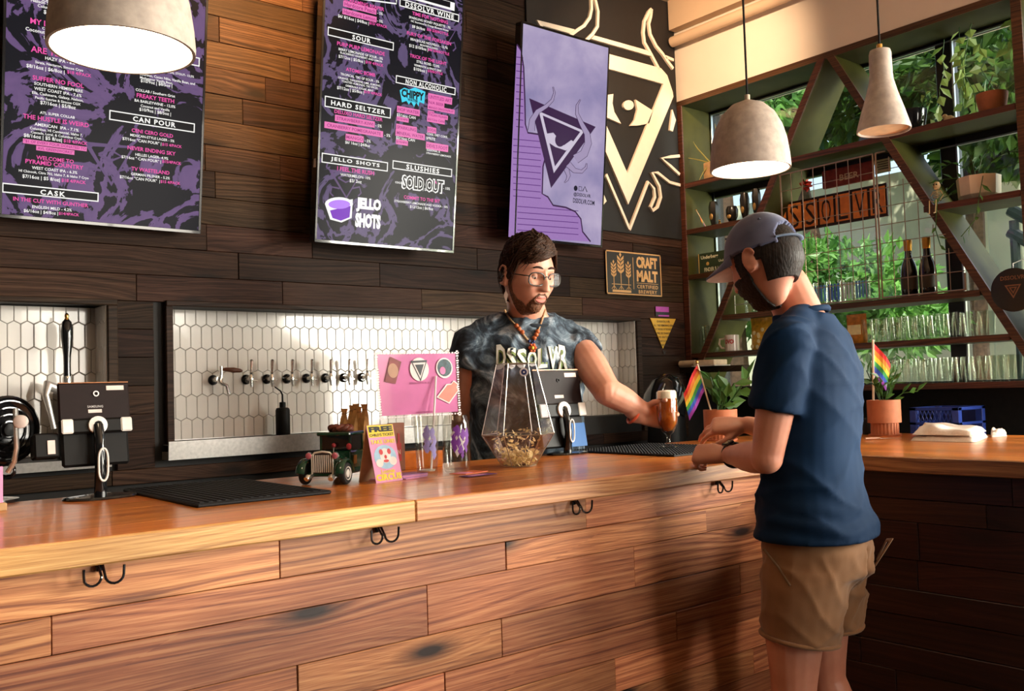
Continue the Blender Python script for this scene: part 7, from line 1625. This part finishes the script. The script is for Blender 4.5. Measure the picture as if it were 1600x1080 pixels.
# tie-dyed sleeveless shirt
b = B()
torso(b, [(.90, .222, .152, .0, 0), (1.05, .226, .156, .0, 0), (1.17, .226, .156, .0, 0), (1.30, .230, .153, .0, 0), (1.41, .240, .146, .002, 0), (1.48, .226, .124, .008, 0), (1.535, .156, .102, .026, 0), (1.565, .112, .092, .040, 0), (1.582, .096, .088, .046, 0)])
for (s_, e_) in ((bL, eL), (bR, eR)):
    inn = Vector((s_.x*.72, s_.y, s_.z-.02)); limb(b, [inn, s_+Vector((0, 0, -.008)), s_.lerp(e_, .24)], [.074, .080, .084], 20, False)
for s in (-1, 1): limb(b, [(s*.05, .028, 1.566), (s*.13, .015, 1.540), (s*.20, .006, 1.505)], [.052, .058, .062])
b.xf(BM); me = remesh(b, .0075, 6); rB = BM.to_3x3()
cutL, cutR = BM @ bL.lerp(eL, .20), BM @ bR.lerp(eR, .20); dcl, dcr = (rB @ (eL-bL)).normalized(), (rB @ (eR-bR)).normalized()
def tank(p, n):
    q = Bi @ p
    return fold(p, n, .011, [(rB @ Vector((24, 6, 12)), .9), (rB @ Vector((-20, 10, 20)), .7)], 5)
deform(me, tank)
m_tie, tt, pb = nodes('tie_dyed_jersey'); cc = coords(tt, rnd=False)
n1 = N(tt, 'TexNoise', i_Scale=9.0, i_Detail=7.0, i_Roughness=.65, i_Distortion=1.4); tt.links.new(cc, n1.inputs['Vector'])
r_ = ramp(tt, [(.38, (.008, .013, .022)), (.47, (.035, .055, .08)), (.55, (.13, .175, .22)), (.66, (.46, .52, .58))], n1.outputs['Fac']); tt.links.new(r_.outputs[0], pb.inputs['Base Color']); pb.inputs['Roughness'].default_value = .85
shb = mobj('sleeveless_shirt', me, m_tie, ba)
me2 = shb.data; bo_ = body_b.data; nv_ = len(me2.vertices); wl_ = worldloc(ba)
bv = BVHTree.FromPolygons([v.co+wl_ for v in me2.vertices]+[v.co+wl_ for v in bo_.vertices], [list(p.vertices) for p in me2.polygons]+[[i+nv_ for i in p.vertices] for p in bo_.polygons])
band('collar', BM @ Vector((0, .046, 1.572)), rB @ Vector((0, .34, 1)), .091, .008, clothmat('dark_rib_collar', (.012, .017, .026), (.02, .03, .04)), shb, rB @ Vector((1, 0, 0)), ry=.93)
def onshirt(px, py, lift=.004):
    d = ray(px, py).normalized(); h = bv.ray_cast(CAM, d); return (h[0] if h[0] else atD(px, py, 3.3))-d*lift
# chest print: jagged letters DSSOLVR, white with a green edge
for (nm, m, bold, lift) in (('print_edge', pmat('green_print_edge', (.20, .27, .08), .7), .075, .005), ('chest_print', pmat('white_shirt_print', (.70, .70, .64), .7), .025, .0075)):
    t = B()
    for i, ch in enumerate('DSSOLVR'):
        vs, fs = text_mesh(ch, bold); x0 = min(v.x for v in vs); x1 = max(v.x for v in vs); y0 = min(v.y for v in vs); y1 = max(v.y for v in vs)
        cx, wpx = 783+i*16.2, 14.5+(bold*18); arc = abs(i-3)/3; yt, yb_ = 536+9*(1-arc)+3, 578-4*(1-arc)
        P = []
        for v in vs:
            u, w_ = (v.x-x0)/(x1-x0), (v.y-y0)/(y1-y0); jag = 2.2*math.sin(u*9+i*2)*abs(w_-.5)
            P.append(onshirt(cx+(u-.5)*wpx, yb_+(yt-yb_)*w_+jag, lift))
        t.add(P, fs)
    t.build(nm, m, shb, 0)
# necklace
def bead_pts(px, n):
    out = []
    for i in range(len(px)-1):
        for k in range(n): u = k/n; out.append((px[i][0]+(px[i+1][0]-px[i][0])*u, px[i][1]+(px[i+1][1]-px[i][1])*u))
    return out+[px[-1]]
nk = None
for path in (bead_pts([(788, 484), (797, 499), (812, 515), (828, 536)], 12), bead_pts([(852, 484), (847, 500), (842, 514), (833, 536)], 12)):
    b = B(); P = [onshirt(x, y, .006) for (x, y) in path]; b.tube(P, [.0048 if i % 2 else .0030 for i in range(len(P))], 8)
    o = b.build('bead_strand' if nk else 'necklace', pmat('pale_wood_beads', (.42, .26, .13), .5), nk or ba, 60); nk = nk or o
for (x, y) in ((807, 509), (811, 514), (816, 519), (840, 518), (838, 523), (835, 528)): B().ball(onshirt(x, y, .010), .0088, 10, 8).build('wooden_bead', pmat('orange_wood_bead', (.42, .10, .025), .35), nk, 60)
pc_ = onshirt(832, 542, .012); b = B()
for k in range(6): a = k*PI/3; b.ball(pc_+AR*(.010*math.cos(a))+AU*(.012*math.sin(a)-.004), .0068, 8, 6)
b.build('pendant_flower', pmat('red_orange_bead', (.55, .10, .03), .4, var=.5, scale=90), nk, 60); B().ball(pc_-AF*.004-AU*.004, .007, 8, 6).build('pendant_centre', pmat('yellow_bead', (.7, .45, .05), .4), nk, 60)
b = B(); [b.ball(onshirt(831+dx, 533+dy, .012), .006, 8, 6) for (dx, dy) in ((-4, 0), (3, 1), (0, 4))]; b.build('pendant_top', pmat('navy_bead', (.02, .03, .12), .4), nk, 60)
# hair, beard, brows, eyes, glasses, earring
HBW = BM @ HB; m_hair2 = hairmat('chestnut_hair', (.020, .008, .004), (.060, .026, .013), (60, 60, 200))
def hm2(t, ph, p):
    a = abs(t)
    if a < .95: line = .058-.020*math.sin(t*1.1)
    elif a < 1.45: line = .058-(a-.95)*.12
    elif a < 1.75: line = -.012
    else: line = -.012-.075*sstep(1.75, 2.2, a)
    return 0 if p.z < line else min(1, (p.z-line)*70+.45)
def ho2(t, ph, p):
    top = sstep(.03, .11, p.z); return .009+.016*top+.010*gs(t-.5, .6)*sstep(.03, .08, p.z)+.004*math.sin(t*13+p.z*90)*.6+.003*mnoise.noise(p*90)
head_patch(HBW, PB_, hm2, ho2, 170, 130, HSC).build('hair', m_hair2, ba, 180)
b = B(); rr = random.Random(11)
for k in range(420):
    t0 = rr.uniform(-.75, -.1) if rr.random() < .5 else rr.uniform(-2.6, 2.6); z0 = rr.uniform(.06, .115); sgn = 1 if rr.random() < .75 else -1; P = []
    side = rr.uniform(.5, 1.2)
    for i in range(6):
        u = i/5; t = t0+sgn*side*u*1.0; z = z0-(.028+.02*rr.random())*u*u*(1 if abs(t) < 1.2 else 2.0)
        if abs(t) < .9: z = max(z, .060-.02*math.sin(t))
        ph = math.asin(max(-1, min(1, z/HH))); P.append(HBW @ (head_pt(t, ph, PB_, ho2(t, ph, Vector((0, 0, z)))+.002+.003*rr.random())*HSC))
    b.tube(P, [.0014, .0024, .0026, .0024, .0018, .0006], 4)
o = b.build('hair_locks', m_hair2, ba, 180); o['kind'] = 'stuff'
def bm2(t, ph, p):
    a = abs(t)
    if p.z < -.119: return 0
    if (p.x/.021)**2+((p.z+.065)/.0125)**2 < 1: return 0
    g = 1-((p.x/.032)**2+((p.z+.080)/.038)**2)
    if g > 0 and p.y > 0 and not (abs(p.x) < .010 and p.z > -.046): return min(1, g*2+.15)
    jaw = -.104+.030*sstep(.5, 1.1, a)+.025*sstep(1.1, 1.4, a)
    if a < 1.4 and p.z < jaw: return min(1, (jaw-p.z)*50+.15)
    if 1.34 < a < 1.55 and -.12 < p.z < .012: return .5
    return 0
head_patch(HBW, PB_, bm2, lambda t, ph, p: .0035+.0022*mnoise.noise(p*260)+.003*sstep(-.09, -.11, p.z), 180, 150, HSC).build('beard', hairmat('brown_beard', (.07, .028, .015), (.20, .088, .045), (160, 160, 160)), ba, 180)
head_patch(HBW, PB_, lambda t, ph, p: 1 if (p.y > 0 and (p.x/.022)**2+((p.z+.065)/.0115)**2 < 1) else 0, lambda t, ph, p: .0006, 260, 220, HSC).build('lips', pmat('lip_skin', (.42, .13, .10), .4), ba, 180)
for s in (-1, 1):
    ec_ = HBW @ (Vector((s*.031, .0735, .006))*HSC); eo = B().ball(ec_, .0125, 16, 12).build('eye', MT['eye_white'], ba)
    B().ball(ec_+HBW.to_3x3() @ Vector((.001, .0088, -.0045)), .0048, 12, 8).build('iris', MT['brown_iris'], eo)
    lid = B(); lid.ball(ec_, .0136, 16, 12); lid.v = [v if (HBW.inverted() @ v).z > (HBW.inverted() @ ec_).z-.001 else ec_+(v-ec_)*.7 for v in lid.v]; lid.build('eyelid', m_skin2, eo, 180)
    B().tube([HBW @ (head_pt(s*(.14+.46*k/6), .268+.035*math.sin(k/6*PI), PB_, .0015)*HSC) for k in range(7)], [.002, .0038, .0044, .0042, .0038, .003, .0015], 6).build('eyebrow', m_hair2, ba, 180)
gx = B(); lens = []
def hp_(x, y, z): return HBW @ (Vector((x, y, z))*HSC)
gl_o = None; parts_ = []
fr_b = B()
for s in (-1, 1):
    rim = []
    for i in range(29):
        a = 2*PI*i/28; ca, sa = math.cos(a), math.sin(a); x = s*.0355+.0280*math.copysign(abs(ca)**.7, ca); z = -.001+.0205*math.copysign(abs(sa)**.75, sa); rim.append(hp_(x, .0985-.10*max(0, abs(x)-.02)**1.4*6, z))
    fr_b.tube(rim, .0026, 6, cap=False); lens.append(rim)
    fr_b.tube([hp_(s*.062, .0890, .008), hp_(s*.0735, .078, .008), hp_(s*.083, .03, .008), hp_(s*.086, -.012, .004), hp_(s*.084, -.03, -.012)], [.0022, .0022, .002, .0018, .0018], 6)
fr_b.tube([hp_(-.0095, .099, .005), hp_(0, .1015, .009), hp_(.0095, .099, .005)], .0022, 6)
gl_o = fr_b.build('eyeglasses', pmat('dark_tortoise_frame', (.012, .010, .009), .25, coat=.5), ba, 180)
for rim in lens: B().add(rim[:-1], [list(range(28))]).build('lens', MT.get('spectacle_lens') or glass('spectacle_lens', (.96, .97, .97), refl=.12), gl_o, 180)
er = hp_(.079, -.006, -.038); b = B()
b.tube([er, er-up*.012], .0012, 6); b.add([er-up*.012, er-up*.028+AR*.008, er-up*.058, er-up*.03-AR*.008], [[0, 1, 2], [0, 2, 3]]); b.tube([er-up*.012, er-up*.058], .0014, 5); b.build('earring', pmat('pale_shell', (.62, .5, .42), .4), ba, 0)
bw = BM @ (wl-hy*.022); band('wristband', bw, rB @ (wl-eL), .0335, .0055, pmat('orange_wristband', (.65, .10, .04), .6), ba)
# trousers and shoes behind the bar
b = B(); torso(b, [(.86, .205, .17, 0, 0), (.95, .215, .18, .0, 0), (1.02, .212, .18, .005, 0)])
for s in (-1, 1):
    hp, kn, an = Vector((s*.10, 0, .95)), Vector((s*.12, .02, .52)), Vector((s*.13, -.02, .07)); limb(b, [hp, hp.lerp(kn, .5), kn, an], [.125, .108, .082, .072], 18)
b.xf(BM); me = remesh(b, .01, 4); mobj('trousers', me, clothmat('black_denim', (.008, .008, .010), (.016, .016, .02)), ba)
for s in (-1, 1): b2 = B(); shoe(b2, BM @ Matrix.Translation((s*.13, -.01, 0)), 1.08); b2.build('shoe', MT['dark_canvas_shoe'], ba, 60)
